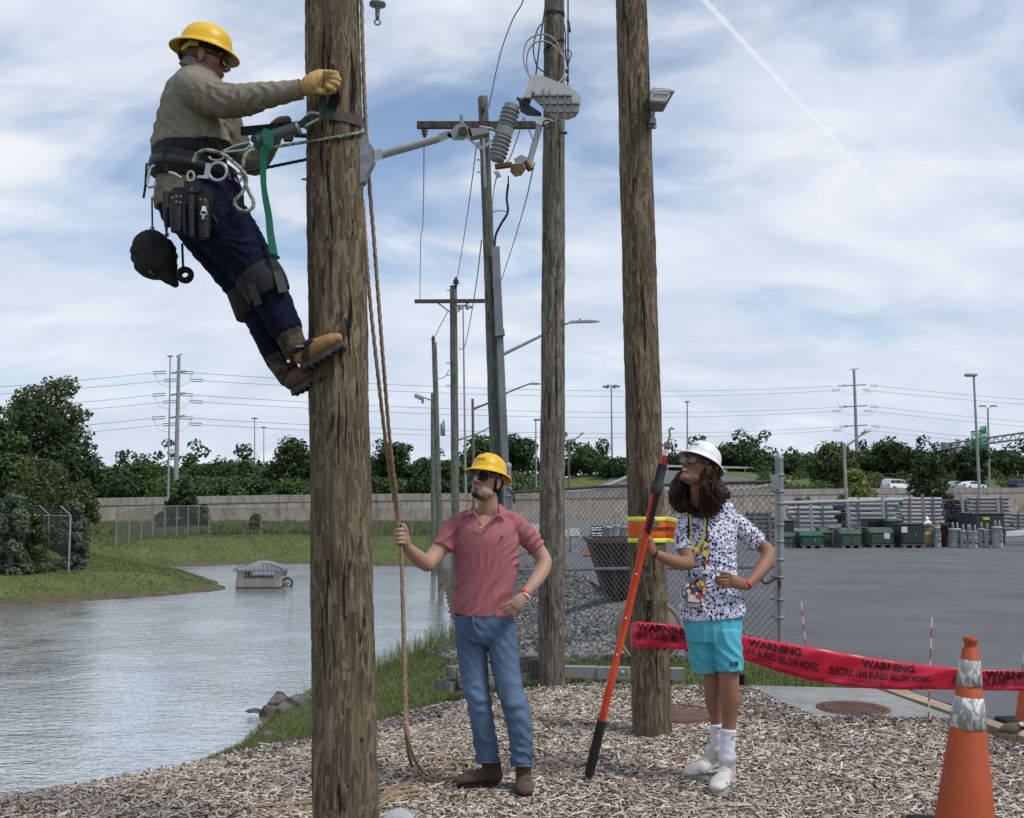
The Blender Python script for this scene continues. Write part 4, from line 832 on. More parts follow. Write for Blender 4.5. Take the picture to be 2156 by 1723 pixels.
MB().tube([P(1137, 263, Y0), P(1114, 345, Y0)], [.0155, .0155], 14).build('fuse_tube', fib, sw)
mb = MB(); pts = [P(1104, 252, Y0) + Vector((0, 0, 0))]; MB().tube([P(1152, 262, Y0 - .02) + Vector((math.cos(t) * .02, 0, math.sin(t) * .02)) for t in np.linspace(0, 5.8, 14)], .004, 6).build('pull_ring', darkm, sw)
MB().hull([P(u, v, Y0 + y) for u, v in ((1076, 345), (1100, 345), (1108, 356), (1098, 370), (1084, 373), (1074, 362)) for y in (-.022, .022)]).build('hinge', bronze, sw)
MB().hull([P(u, v, Y0 + y) for u, v in ((1082, 335), (1098, 326), (1110, 332), (1106, 348), (1086, 348)) for y in (-.018, .018)]).build('hinge_casting', galv, sw)
MB().bar(P(1042, 352, Y0), P(1078, 347, Y0), .02, .03).build('lower_bracket', bronze, sw)
MB().hull([P(u, v, Y0 + y) for u, v in ((1038, 361), (1050, 362), (1056, 372), (1048, 376)) for y in (-.02, .02)]).build('lower_clamp', galv, sw)
MB().tube([P(1108, 340, Y0 - .01), P(1118, 358, Y0 - .01)], .018, 10).build('tube_ferrule', bronze, sw)
# hanging suspension insulator at the top edge, carried by an arm above the frame
hi = empty('suspension_insulator', P(795, -40, 4.85), 'grey suspension insulator with an eye hanging at the top edge', 'insulator')
c = P(795, 10, 4.85); MB().lathe([(.006, .5), (.012, .03), (.02, .02), (.040, .008), (.041, -.003), (.012, -.010), (.011, -.06), (.008, -.075), (.001, -.076)], c, 24).build('body', galv, hi)
MB().tube([P(795, 47, 4.85) + Vector((math.cos(t) * .0135, 0, math.sin(t) * .0135)) for t in np.linspace(0, 6.283, 17)[:-1]], .005, 8, closed=True).build('eye', galv, hi)
MB().bar(P(700, -210, 4.85), P(830, -215, 4.85), .09, .09).build('overhead_arm', armm, nr)
# flood light on the third pole
fm = empty('flood_light', P(1378, 268, 7.2), 'large grey flood light mounted on the brown pole at the right', 'flood light'); Yf = 7.1
h = [P(u, v, Yf + y) for u, v, y in ((1368, 192, -.14), (1374, 184, .0), (1421, 192, -.12), (1410, 187, .05), (1366, 214, -.12), (1404, 219, -.06), (1398, 232, .05), (1366, 230, .05), (1372, 236, .0), (1396, 236, 0))]
MB().hull(h).build('housing', galv, fm)
g0 = [P(u, v, Yf - .16) for u, v in ((1373, 196), (1410, 198), (1402, 213), (1370, 211))]; MB().prism(g0, (0, .05, .0)).build('glass', lensm, fm)
mb = MB()
for k in range(4): mb.bar(g0[k], g0[(k + 1) % 4], .012, .02)
mb.build('bezel', lightg, fm)
MB().tube([P(1374, 236, Yf), P(1374, 252, Yf)], .017, 10).build('swivel', galv, fm); MB().bar(P(1374, 252, Yf), P(1374, 262, Yf), .045, .05).build('bracket', galv, fm); MB().tube([P(1360, 267, Yf + .05), P(1380, 267, Yf)], .018, 10).build('tenon', galv, fm)
# straps and cables on the middle pole
def strap(root, key, u, v, h, m, Y, name='strap', tilt=0.0, r2=.006):
    c, r = axis(key, P(u, v, Y).z); vs = []; n = 32
    for k in range(n):
        th = 2 * math.pi * k / n; o = Vector((math.cos(th), math.sin(th), 0)); dz = tilt * math.cos(th)
        vs += [c + o * (r + r2) + Vector((0, 0, dz - h / 2)), c + o * (r + r2) + Vector((0, 0, dz + h / 2)), c + o * (r - .01) + Vector((0, 0, dz + h / 2)), c + o * (r - .01) + Vector((0, 0, dz - h / 2))]
    fs = [(4 * k + j, 4 * ((k + 1) % n) + j, 4 * ((k + 1) % n) + (j + 1) % 4, 4 * k + (j + 1) % 4) for k in range(n) for j in range(4)]
    return MB().add(vs, fs, True).build(name, m, root)
mr = POLE['mid'][0]
strap(mr, 'mid', 1167, 31, .05, darkm, 9.1); strap(mr, 'mid', 1167, 98, .028, blackm, 9.1, tilt=.05)
MB().box(P(1167, 26, 8.97), (.05, .02, .02)).build('strap_buckle', blackm, mr)
MB().tube([P(1196, 44, 9.05), P(1200, 68, 9.05)], .012, 6).build('wire_clamp', blackm, mr)
cablem = mat('grey_cable', (0.32, 0.31, 0.30), rough=0.6)
def cab(pts, r, label, m, name='cable', k=8, group='cables on the middle pole'): return tag(MB().tube(catmull([P(*p) for p in pts], k), r, 6).build(name, m), label, 'cable', group)
cab([(1118, 168, 8.9), (1104, 135, 8.9), (1103, 110, 8.9), (1112, 85, 8.9), (1135, 73, 8.88), (1155, 75, 8.88), (1172, 90, 8.9), (1186, 120, 8.95)], .007, 'outer pale cable loop left of the middle pole', cablem)
cab([(1118, 168, 8.9), (1110, 140, 8.92), (1111, 112, 8.92), (1124, 92, 8.9), (1142, 87, 8.88), (1160, 92, 8.88), (1178, 110, 8.9), (1189, 124, 8.95)], .007, 'inner pale cable loop left of the middle pole', cablem)
cab([(1148, 44, 9.0), (1133, 60, 9.0), (1124, 90, 9.0), (1124, 115, 9.0), (1131, 140, 9.0), (1145, 152, 9.05)], .006, 'dark cable loop beside the middle pole', darkm)
cab([(1149, 10, 9.0), (1143, 48, 9.0), (1136, 95, 9.0), (1127, 168, 8.95)], .007, 'straight dark cable hanging left of the middle pole', darkm)
cab([(1196, -60, 9.0), (1196, 60, 9.0), (1196, 150, 9.0), (1195, 192, 9.0)], .007, 'long dark cable running down right of the middle pole', darkm)
cab([(1188, 52, 9.0), (1191, 80, 9.0), (1190, 110, 9.0), (1195, 135, 9.0), (1203, 112, 9.0), (1192, 106, 9.0), (1194, 140, 9.0)], .005, 'tangled thin wire right of the middle pole', darkm)
cab([(1190, 152, 8.95), (1184, 166, 8.9), (1172, 177, 8.85)], .007, 'short pale cable end above the cutout hood', cablem)
cab([(1192, 160, 8.95), (1188, 172, 8.9), (1178, 181, 8.85)], .006, 'second short pale cable end above the cutout hood', cablem)
MB().tube([P(1194, 148, 8.98), P(1193, 153, 8.98)], .018, 6).build('splice', blackm, mr); MB().tube([P(1195, 160, 8.98), P(1195, 170, 8.98)], [.006, .018], 6).build('splice', blackm, mr)
MB().tube([P(1186, 252, 9.0), P(1186, 278, 9.0)], .008, 6).build('eye_rod', galv, mr); MB().tube([P(1180, 280, 8.98), P(1194, 280, 8.98)], .014, 6).build('rod_nut', darkm, mr)
cab([(1070, 372, 4.85), (1070, 390, 4.9), (1066, 412, 5.0)], .004, 'thin lead below the cutout hinge', darkm, group='cutout leads')
tag(MB().tube(catmull([P(*p) for p in ((1070, 388, 18.2), (1067, 417, 18.2), (1069, 447, 18.2), (1056, 470, 18.25), (1044, 495, 18.3), (1041, 524, 18.3))], 8), .022, 8).build('riser_cable', blackm), 'thick black cable entering the top of the conduit riser', 'cable')
# ---------------------------------------------------------------- overhead conductors between the training poles
def W_(pts, r, label, s=0): return wire(catmull([P(*p) for p in pts], 8), r, label, 'wires between the training poles', 'overhead_wire')
W_([(1110, -30, 12), (1099, 8, 13), (1078, 45, 14), (1052, 120, 16), (1029, 226, 18.3)], .009, 'wire rising from the conduit pole top to the top edge')
MB()
W_([(893, 284, 18.2), (892, 400, 23), (890, 480, 27), (886, 505, 28), (884, 631, 31.7)], .010, 'wire hanging from the left crossarm end to the far crossarm')
W_([(1004, 301, 18.4), (990, 410, 23), (975, 512, 28), (962, 590, 31.8)], .011, 'wire from the conduit pole to the far pole top insulator')
W_([(1014, 506, 18.6), (1004, 590, 23), (991, 670, 27), (980, 724, 31), (972, 736, 31.8), (966, 732, 31.9)], .012, 'sagging wire to the side of the far pole')
W_([(1125, 343, 9.2), (1108, 420, 12), (1085, 500, 15), (1056, 590, 18.4)], .007, 'wire running down from the middle pole to the riser')
W_([(1124, 300, 9.1), (1104, 250, 9.1), (1098, 265, 9.1), (1075, 330, 9.1), (1062, 345, 9.1)], .005, 'thin bent wire behind the ribbed insulator')
W_([(1048, 362, 6), (1040, 400, 12), (1037, 430, 18.2)], .005, 'thin wire from the lower clamp to the conduit pole')
W_([(1036, 447, 18.2), (1050, 444, 18.2), (1068, 446, 18.2)], .008, 'short horizontal tie wire to the riser cable')
W_([(943, 656, 31.8), (925, 690, 35), (914, 713, 38.8)], .013, 'short wire from far crossarm pole to the leaning pond pole')
W_([(945, 780, 31.8), (938, 792, 34), (925, 798, 37), (921, 795, 38.8)], .012, 'drooping wire to the side of the leaning pond pole')
# ---------------------------------------------------------------- chain-link fence with gate post
fencem = mat('fence_steel', (0.21, 0.22, 0.225), (0.29, 0.30, 0.305), scale=6, rough=0.55, metal=0.4)
meshm = mat('fence_wire', (0.115, 0.115, 0.118), (0.16, 0.16, 0.16), scale=9, rough=0.6, metal=0.2)
rusty = mat('rusty_pipe', (0.07, 0.045, 0.035), (0.14, 0.10, 0.08), scale=12, rough=0.85)
def chainlink(A, B, zb0, zt0, zb1, zt1, pitch, r):
    L = (B - A).length; ex = (B - A) / L; nz_ = ex.cross(Vector((0, 0, 1))).normalized(); pitch /= 2; n = int(L / pitch); h = max(zt0 - zb0, zt1 - zb1); m = int(h / pitch); V = []; Fq = []
    for i in range(n + 1):
        path = []
        for j in range(m + 1):
            s = (i + (j + i) % 2) * pitch; s = min(max(s, 0), L); t = s / L; z0 = zb0 + (zb1 - zb0) * t; z1 = zt0 + (zt1 - zt0) * t; path.append(A + ex * s + Vector((0, 0, z0 + (z1 - z0) * j / m - A.z)))
        for a, b in zip(path, path[1:]):
            d = (b - a).normalized(); x = d.cross(nz_) * r; y = nz_ * r; o = len(V)
            V += [a + x, a + y, a - x, a - y, b + x, b + y, b - x, b - y]; Fq += [(o + k, o + (k + 1) % 4, o + 4 + (k + 1) % 4, o + 4 + k) for k in range(4)]
    return np_mesh('wire_mesh', [tuple(v) for v in V], Fq)
fA, fB = P(1075, 1100, 15.0), P(1640, 1100, 11.7); fA.z = fB.z = 0
gate = empty('chain_link_fence', fB, 'chain-link fence panel with gate post between middle pole and long-haired man', 'fence')
o = link('wire_mesh', chainlink(fA, fB, -.02, 1.74, -.08, 1.83, .085, .0034), meshm, gate); tag(o, kind='stuff')
MB().tube([fA + Vector((0, 0, 1.72)), fA.lerp(fB, .4) + Vector((0, 0, 1.79)), fB + Vector((0, 0, 1.82))], .020, 8).build('top_rail', rusty, gate)
MB().tube([fA + Vector((0, 0, .60)), fB + Vector((0, 0, .86))], .021, 8).build('middle_rail', fencem, gate)
MB().tube([fA + Vector((0, 0, 0)), fB + Vector((0, 0, -.06))], .006, 6).build('bottom_wire', fencem, gate)
pa, pb_ = P(1643, 1352, 11.65), P(1640.5, 968, 11.65); mb = MB(); mb.tube([pa - Vector((0, 0, .2)), pb_], .046, 16); mb.lathe([(.052, 0), (.052, .03), (.03, .06), (.001, .065)], pb_, 16); mb.build('gate_post', fencem, gate)
for v in (1000, 1035, 1060, 1105, 1140, 1178, 1215, 1262, 1300): 
    c = P(1641.5, v, 11.65); MB().lathe([(.047, -.012), (.055, -.012), (.055, .012), (.047, .012)], c, 14).build('band', fencem, gate); MB().bar(c + Vector((-.05, 0, 0)), c + Vector((-.11, .02, 0)), .02, .012).build('band_lug', fencem, gate)
MB().bar(P(1634, 1040, 11.62), P(1634, 1350, 11.62), .03, .012).build('tension_bar', fencem, gate)
MB().hull([P(u, v, 11.6 + y) for u, v in ((1622, 1000), (1640, 1000), (1640, 1030), (1626, 1030)) for y in (-.03, .03)]).build('hinge', fencem, gate)
lp = [fA - Vector((0, 0, .3)), P(1069, 985, 15.0)]; mb = MB(); mb.tube(lp, .05, 14); mb.lathe([(.058, 0), (.058, .04), (.04, .07), (.001, .075)], lp[1], 14); mb.build('corner_post', fencem, gate)
for v in (1020, 1045, 1075): MB().lathe([(.051, -.014), (.06, -.014), (.06, .014), (.051, .014)], P(1070, v, 15), 14).build('band', fencem, gate)
MB().tube([P(1068, 1028, 14.9), P(1082, 1040, 14.85), P(1083, 1060, 14.85)], .022, 8).build('post_arm', darkm, gate)
MB().bar(P(1656, 1346, 11.4), P(1680, 1346, 11.4), .018).build('latch_bar', fencem, gate)
ch = empty('rusty_chain', P(1640, 1225, 11.55), 'rusty chain looped on the gate post', 'chain')
pts = catmull([P(u, v, 11.53) for u, v in ((1601, 1217), (1607, 1226), (1617, 1228), (1628, 1220), (1638, 1218), (1642, 1228), (1640, 1238))], 4); rst = mat('rust', (0.06, 0.022, 0.016), (0.13, 0.055, 0.035), scale=40, rough=0.9)
for i in range(len(pts) - 1):
    a, b = pts[i], pts[i + 1]; c = (a + b) / 2; x, y = frame(b - a); w = x if i % 2 else y; d = (b - a).normalized()
    MB().tube([c + d * math.cos(t) * .024 + w * math.sin(t) * .012 for t in np.linspace(0, 6.283, 11)[:-1]], .0045, 5, closed=True).build('chain_link', rst, ch)
# far pond-side fences: posts, rails, wire
def farfence(label, pts, hgt, arms=False, pitch=.12, r=.006):
    q = [Vector((x, y, hz(x, y))) for x, y in pts]; root = empty('chain_link_fence', q[0], label, 'fence')
    for p in q:
        MB().tube([p - Vector((0, 0, .1)), p + Vector((0, 0, hgt))], .04, 8).build('post', fencem, root)
        if arms: MB().tube([p + Vector((0, 0, hgt)), p + Vector((-.35, -.1, hgt + .35))], .025, 6).build('barb_arm', fencem, root)
    for a, b in zip(q, q[1:]):
        MB().tube([a + Vector((0, 0, hgt - .03)), b + Vector((0, 0, hgt - .03))], .024, 6).build('rail', fencem, root)
        A, B = Vector((a.x, a.y, 0)), Vector((b.x, b.y, 0))
        w = link('wire_mesh', chainlink(A, B, a.z + .05, a.z + hgt - .04, b.z + .05, b.z + hgt - .04, pitch, r), meshm, root); tag(w, kind='stuff')
        if arms:
            for k in range(3): MB().tube([a + Vector((-.1 - .11 * k, -.03 * k, hgt + .1 + .11 * k)), b + Vector((-.1 - .11 * k, -.03 * k, hgt + .1 + .11 * k))], .008, 4).build('barbed_wire', meshm, root)
farfence('far chain-link fence receding along the left bank toward the wall', [(P(u, 1100, y).x, y) for u, y in ((245, 55.5), (272, 57), (298, 58.5), (322, 60), (347, 61.8), (372, 63.4), (396, 65), (418, 66.3), (440, 67.5))], 1.85, False, .17, .008)
farfence('far chain-link fence running across below the concrete wall', [(P(u, 1100, 66).x, 66.0 + .2 * i) for i, u in enumerate((440, 548, 655, 765, 865, 960))], 1.7, False, .2, .008)
farfence('near-left chain-link fence with barbed-wire arms among the bushes', [(P(u, 1100, y).x, y) for u, y in ((-60, 37), (22, 38), (103, 39.2), (148, 38.6))], 2.15, True, .12, .006)
# ================================================================ drain structure in the pond
rz = empty('drain_riser', G(540, 1240, ZW), 'concrete pond drain box with a metal hip roof and grille', 'drain structure'); c0 = G(540, 1240, ZW); rc = Vector((c0.x, c0.y + .95, ZW)); RW = 1.74
mb = MB(); mb.box(rc + Vector((0, 0, -.15)), (RW, RW, 1.1), .06, bev=.05); mb.build('concrete_box', mat('riser_concrete', (0.16, 0.15, 0.13), (0.25, 0.235, 0.21), scale=2, rough=0.95, stretch=(1, 1, .3), c3=(0.09, 0.08, 0.065), s3=5, f3=0.6), rz)
MB().box(rc + Vector((0, 0, .02)), (RW + .012, RW + .012, .10), .06).build('waterline_stain', mat('wet_stain', (0.035, 0.033, 0.026), (0.06, 0.055, 0.045), scale=4, rough=.7), rz)
alm = mat('grey_roof_metal', (0.30, 0.32, 0.33), (0.38, 0.40, 0.41), scale=4, rough=0.5, metal=0.3)
for sx in (-1, 1):
    for sy in (-1, 1): MB().box(rc + Matrix.Rotation(.06, 3, 'Z') @ Vector((sx * .72, sy * .72, .55)), (.26, .26, .32), .06).build('corner_pier', concrete, rz)
for k in range(11):
    for s in (-1, 1):
        o = -.55 + .11 * k; MB().box(rc + Matrix.Rotation(.06, 3, 'Z') @ Vector((o, s * .78, .55)), (.025, .02, .31), .06).build('grille_bar', alm, rz); MB().box(rc + Matrix.Rotation(.06, 3, 'Z') @ Vector((s * .78, o, .55)), (.02, .025, .31), .06).build('grille_bar', alm, rz)
E = .96; zt, ze = .98, .72; R6 = Matrix.Rotation(.06, 3, 'Z'); tp = .16
cor = [R6 @ Vector((x * E, y * E, ze)) + rc for x, y in ((-1, -1), (1, -1), (1, 1), (-1, 1))]; top = [R6 @ Vector((x * tp, y * tp, zt)) + rc for x, y in ((-1, -1), (1, -1), (1, 1), (-1, 1))]
mb = MB(); mb.add(cor + top + [p - Vector((0, 0, .05)) for p in cor], [(0, 1, 5, 4), (1, 2, 6, 5), (2, 3, 7, 6), (3, 0, 4, 7), (4, 5, 6, 7), (0, 8, 9, 1), (1, 9, 10, 2), (2, 10, 11, 3), (3, 11, 8, 0), (8, 11, 10, 9)]); roof = mb.build('roof', mat('roof_dark', (0.13, 0.145, 0.16), rough=0.6), rz)
for k in range(4):
    a0, a1, t0, t1 = cor[k], cor[(k + 1) % 4], top[k], top[(k + 1) % 4]
    for j in range(12): f = j / 11; MB().bar(a0.lerp(a1, f) + Vector((0, 0, .02)), t0.lerp(t1, f) + Vector((0, 0, .02)), .05, .03).build('roof_rib', alm, roof)
wh = rc + Vector((1.08, -.4, .18)); MB().tube([wh + Vector((math.cos(t) * .19, 0, math.sin(t) * .19)) for t in np.linspace(0, 6.283, 21)[:-1]], .045, 8, closed=True).build('valve_ring', darkm, rz); MB().tube([rc + Vector((.9, -.4, .2)), wh + Vector((.1, 0, 0))], .05, 8).build('outlet_pipe', galv, rz); MB().box(rc + Vector((1.15, -.4, -.02)), (.55, .3, .08)).build('ledge', concrete, rz)
# ================================================================ yard: conduit bundles
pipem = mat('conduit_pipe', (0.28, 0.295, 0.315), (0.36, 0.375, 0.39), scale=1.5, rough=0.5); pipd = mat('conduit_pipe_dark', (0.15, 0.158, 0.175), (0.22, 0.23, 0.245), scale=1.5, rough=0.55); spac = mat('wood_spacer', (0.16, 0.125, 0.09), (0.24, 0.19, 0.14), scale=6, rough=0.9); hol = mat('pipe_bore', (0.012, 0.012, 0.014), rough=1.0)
def bundle(label, u0, u1, v0, v1, Y, rows, depth, m=pipem, endon=False, jitter=.12, seed=1):
    r_ = random.Random(seed); a, b = P(u0, v0, Y), P(u1, v1, Y); zt, zb = a.z, max(b.z, float(yardz(0, Y)) + .05); ph = (zt - zb) / rows; root = empty('conduit_bundle', Vector(((a.x + b.x) / 2, Y, float(yardz(0, Y)))), label, 'pipe bundle', 'bundles of grey plastic conduit')
    for i in range(rows):
        z = zb + ph * (i + .5)
        if not endon:
            for k in range(depth):
                o0, o1 = r_.uniform(-1, 1) * jitter, r_.uniform(-1, 1) * jitter; MB().tube([(a.x + o0, Y + k * ph * .95, z), (b.x + o1, Y + k * ph * .95, z)], ph * .44, 10).build('pipe', m, root)
        else:
            n = max(2, int((b.x - a.x) / ph))
            for k in range(n):
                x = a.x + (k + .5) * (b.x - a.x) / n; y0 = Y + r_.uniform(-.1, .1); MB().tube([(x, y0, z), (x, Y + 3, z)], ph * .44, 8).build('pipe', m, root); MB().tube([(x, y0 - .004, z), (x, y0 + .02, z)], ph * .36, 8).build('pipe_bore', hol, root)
    for f in ((.2, .78) if not endon else ()): 
        x = a.x + (b.x - a.x) * f; MB().bar((x, Y - ph * .55, zb - .02), (x, Y - ph * .55, zt + .02), .07, .03, side=Vector((1, 0, 0))).build('spacer', spac, root)
bundle('loosely stacked conduit bundle just right of the gate post', 1662, 1752, 1066, 1112, 45, 5, 2, pipem, False, .45, 2)
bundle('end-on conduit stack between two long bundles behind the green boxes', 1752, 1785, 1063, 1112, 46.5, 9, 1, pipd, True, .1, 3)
bundle('tall conduit bundle behind the open green cabinet', 1786, 1888, 1047, 1108, 45, 6, 2, pipem, False, .12, 4)
bundle('conduit bundle left of the wooden upright stake', 1897, 1984, 1047, 1112, 45, 8, 2, pipem, False, .1, 5)
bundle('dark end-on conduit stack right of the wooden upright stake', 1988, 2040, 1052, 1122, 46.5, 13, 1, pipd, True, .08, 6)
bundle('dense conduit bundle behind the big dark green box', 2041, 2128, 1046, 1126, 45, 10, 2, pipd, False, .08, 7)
bundle('low conduit bundle at the right edge of the yard', 2130, 2200, 1080, 1126, 45.5, 6, 2, pipd, False, .1, 8)
bundle('dark conduit rack seen through the fence beside the gate post', 1576, 1632, 1078, 1152, 38, 8, 2, mat('dark_frames', (0.06, 0.07, 0.08), (0.10, 0.11, 0.12), scale=3, rough=0.6), False, .15, 9)
bundle('long low rear row of conduit behind the other bundles', 1660, 1990, 1057, 1112, 48.5, 8, 1, pipd, False, .3, 10)
lg = empty('long_pipe', P(1780, 1056, 44.3), 'single long pale pipe lying on top of the conduit bundles', 'pipe'); MB().tube([P(1645, 1060, 44.5), P(1900, 1053, 44.6)], .085, 12).build('pipe', pipem, lg)
lying = empty('pipe_pile', P(2140, 1130, 42), 'pale pipes lying on the ground at the right edge of the yard', 'pipe pile')
for k in range(5): MB().tube([P(2118, 1130 - 2.2 * k, 41.5 + .15 * k), P(2230, 1122 - 3 * k, 42.5 + .15 * k)], .045, 10).build('pipe', pipem, lying)
for i, (u, ut, v0, v1, m) in enumerate(((1711, 1706, 1062, 1104, fencem), (1790, 1784, 1056, 1110, fencem), (1862, 1858, 1045, 1112, fencem), (1947, 1942, 1040, 1106, spac), (2033, 2024, 1042, 1112, fencem), (2106, 2100, 1052, 1090, fencem))):
    a, b = P(u, v1, 43.8), P(ut, v0, 44.0); a.z = float(yardz(0, 43.8)); tag(MB().bar(a, b, .11, .08).build('upright_stake', m), ['leftmost thin upright leaning on the conduit bundles', 'upright post at the end-on conduit stack', 'upright post in front of the tall conduit bundle', 'pale wooden stake standing taller than the conduit', 'leaning grey upright right of the wooden stake', 'short upright on the dense conduit bundle'][i], 'post', 'uprights of the conduit racks')
# ---------------------------------------------------------------- pad-mounted transformers
gm1 = mat('padmount_green', (0.035, 0.060, 0.048), (0.050, 0.080, 0.062), scale=2, rough=0.6, c3=(0.09, 0.11, 0.09), s3=4, f3=0.4); gm2 = mat('padmount_teal', (0.022, 0.070, 0.050), (0.032, 0.088, 0.064), scale=2, rough=0.6); gm3 = mat('padmount_dark', (0.022, 0.036, 0.030), (0.030, 0.046, 0.038), scale=2, rough=0.6); gm4 = mat('padmount_beige', (0.22, 0.20, 0.12), (0.28, 0.255, 0.16), scale=2, rough=0.6, c3=(0.15, 0.12, 0.07), s3=6, f3=0.5); pal = mat('pallet_wood', (0.12, 0.10, 0.08), (0.20, 0.17, 0.14), scale=8, rough=0.9); stk = mat('sticker', (0.62, 0.62, 0.60), rough=0.6); ysk = mat('yellow_sticker', (0.65, 0.52, 0.05), rough=0.6)
def padmount(label, u0, u1, v0, v1, Y, m, dep=.9, pallet=True, slope=True, stick=None, openf=False):
    g = float(yardz(0, Y)) if u0 > 1400 else hz(P(u0, v1, Y).x, Y); a, b = P(u0, v0, Y), P(u1, v1, Y); x0, x1 = a.x, b.x; zt = a.z; zb = g + (.13 if pallet else .0); root = empty('pad_transformer', Vector(((x0 + x1) / 2, Y, g)), label, 'transformer', 'green boxes in the yard')
    lip = .72 if slope else 1.0
    MB().prism([(x0, Y, zb), (x0, Y, zb + (zt - zb) * lip), (x0, Y + dep * .35, zt), (x0, Y + dep, zt), (x0, Y + dep, zb)], (x1 - x0, 0, 0)).build('cabinet', m, root)
    MB().box(((x0 + x1) / 2, Y - .015, zb + (zt - zb) * lip * .5), ((x1 - x0) * .90, .03, (zt - zb) * lip * .86), bev=.01).build('door', m if not openf else hol, root)
    MB().prism([(x0 - .03, Y - .03, zb + (zt - zb) * lip), (x0 - .03, Y + dep * .35, zt + .012), (x0 - .03, Y + dep + .03, zt + .012), (x0 - .03, Y + dep + .03, zt + .04), (x0 - .03, Y + dep * .33, zt + .04), (x0 - .03, Y - .05, zb + (zt - zb) * lip + .02)], (x1 - x0 + .06, 0, 0)).build('lid', m, root)
    MB().box(((x0 + x1) / 2 + (x1 - x0) * .12, Y - .04, zb + (zt - zb) * lip * .5), (.04, .03, .10)).build('latch', fencem, root)
    if stick: MB().box((x0 + (x1 - x0) * stick[0], Y - .036, zb + (zt - zb) * stick[1]), (.22, .008, .22) if len(stick) < 3 else (.26, .008, .1)).build('warning_label', stk if len(stick) < 3 else ysk, root)
    if pallet:
        for k in range(3): MB().box((x0 + (x1 - x0) * (.1 + .4 * k), Y + dep * .45, g + .055), (.14, dep + .1, .11)).build('pallet_runner', pal, root)
        MB().box(((x0 + x1) / 2, Y + dep * .45, g + .118), ((x1 - x0) * 1.05, dep + .12, .022)).build('pallet_deck', pal, root)
padmount('green box at the left end of the row beside the gate post', 1650, 1674, 1125, 1153, 39.5, gm1, .8)
padmount('brighter green box on a pallet, second in the row', 1687, 1733, 1122, 1153, 39.2, gm2, .9)
padmount('grey-green box half hidden between the bright green and the beige boxes', 1729, 1752, 1114, 1150, 40.5, gm1, .8)
padmount('small dark green box behind the gate post', 1648, 1672, 1098, 1124, 43, gm3, .7, False, False)
padmount('tall beige-green box with a pale side in the row', 1750, 1772, 1112, 1150, 40.6, gm4, .9, True, False)
padmount('wide faded green box on a pallet in the middle of the row', 1770, 1814, 1117, 1151, 39.4, gm1, .9)
padmount('narrow green box tucked behind the wide faded one', 1812, 1832, 1113, 1149, 40.5, gm1, .8)
padmount('green box with a square white label on its front', 1832, 1882, 1114, 1149, 39.8, gm1, .9, True, True, (.7, .55))
padmount('open dark cabinet standing behind the labelled green box', 1826, 1864, 1094, 1135, 42.5, gm1, .8, False, False, None, True)
padmount('tall dark green cabinet behind the row', 1872, 1902, 1099, 1142, 41.6, gm3, .8, False, False)
padmount('largest dark green box in the front row, left of the beige tank', 1897, 1946, 1105, 1147, 39.6, gm3, 1.0, True, False, (.13, .75))
padmount('big very dark box with a yellow sticker behind the grey cans', 2050, 2116, 1083, 1136, 42.6, gm3, 1.4, False, False, (.4, .86, 1))
padmount('beige tank with yellow labels right of the largest green box', 1944, 1968, 1108, 1144, 40.2, gm4, .6, True, False, (.4, .6, 1))
padmount('small box behind the fence right of the pink shirt', 1119, 1136, 1106, 1130, 36, mat('pale_grey_box', (0.26, 0.27, 0.27), (0.34, 0.35, 0.35), scale=4, rough=0.6), .5, False)
padmount('pale green-grey box behind the fence right of the middle pole', 1201, 1219, 1116, 1136, 36, MATS['pale_grey_box'], .5, False)
padmount('narrow pale box just right of the middle pole behind the fence', 1184, 1193, 1118, 1137, 36, MATS['pale_grey_box'], .5, False)
canm = mat('can_grey', (0.34, 0.36, 0.37), (0.45, 0.47, 0.48), scale=2, rough=0.55, c3=(0.18, 0.17, 0.17), s3=5, f3=0.7); brownm = mat('barrel_brown', (0.035, 0.022, 0.018), (0.06, 0.04, 0.03), scale=3, rough=0.8); porc = mat('porcelain', (0.30, 0.32, 0.33), rough=0.35)
def can(label, u0, u1, v0, v1, Y, m=canm, bush=2, seed=0):
    g = float(yardz(0, Y)) if u0 > 1400 else hz(P(u0, v1, Y).x, Y); a, b = P(u0, v0, Y), P(u1, v1, Y); r = (b.x - a.x) / 2; c = Vector(((a.x + b.x) / 2, Y, g)); h = a.z - g; root = empty('transformer_can', c, label, 'transformer', 'transformer cans standing in the yard')
    MB().lathe([(.001, .0), (r * .96, .0), (r, .03), (r, h * .93), (r * 1.06, h * .935), (r * 1.06, h * .965), (r * .9, h), (.001, h * 1.02)], c, 18).build('tank', m, root)
    for k in range(bush):
        x = (k - (bush - 1) / 2) * r * .8; q = c + Vector((x, -.05, h)); MB().lathe([(.001, 0), (.05, 0), (.035, .05), (.05, .07), (.033, .11), (.045, .13), (.03, .17), (.03, .22), (.001, .24)], q, 10).build('bushing', porc, root)
    for s in (-1, 1): MB().box(c + Vector((s * r * .5, -r * .98, h * .6)), (.05, .06, .07)).build('lug', m, root)
    MB().box(c + Vector((r * .1, -r * .97, h * .3)), (.09, .05, .06)).build('nameplate', darkm, root)
can('tall pale can next to the beige tank', 1966, 1980, 1109, 1142, 40.0, canm, 1); can('dark brown barrel among the pale cans', 1981, 1997, 1103, 1141, 40.6, brownm, 0)
can('wide pale can left of centre in the can group', 1998, 2023, 1113, 1143, 39.9, canm, 2); can('short pale can in the front of the can group', 2021, 2034, 1117, 1143, 39.6, canm, 1)
can('small can with a jumble of fittings on top', 2034, 2046, 1117, 1142, 40.2, canm, 2); can('smallest white can standing foremost', 2046, 2058, 1118, 1145, 39.3, canm, 1)
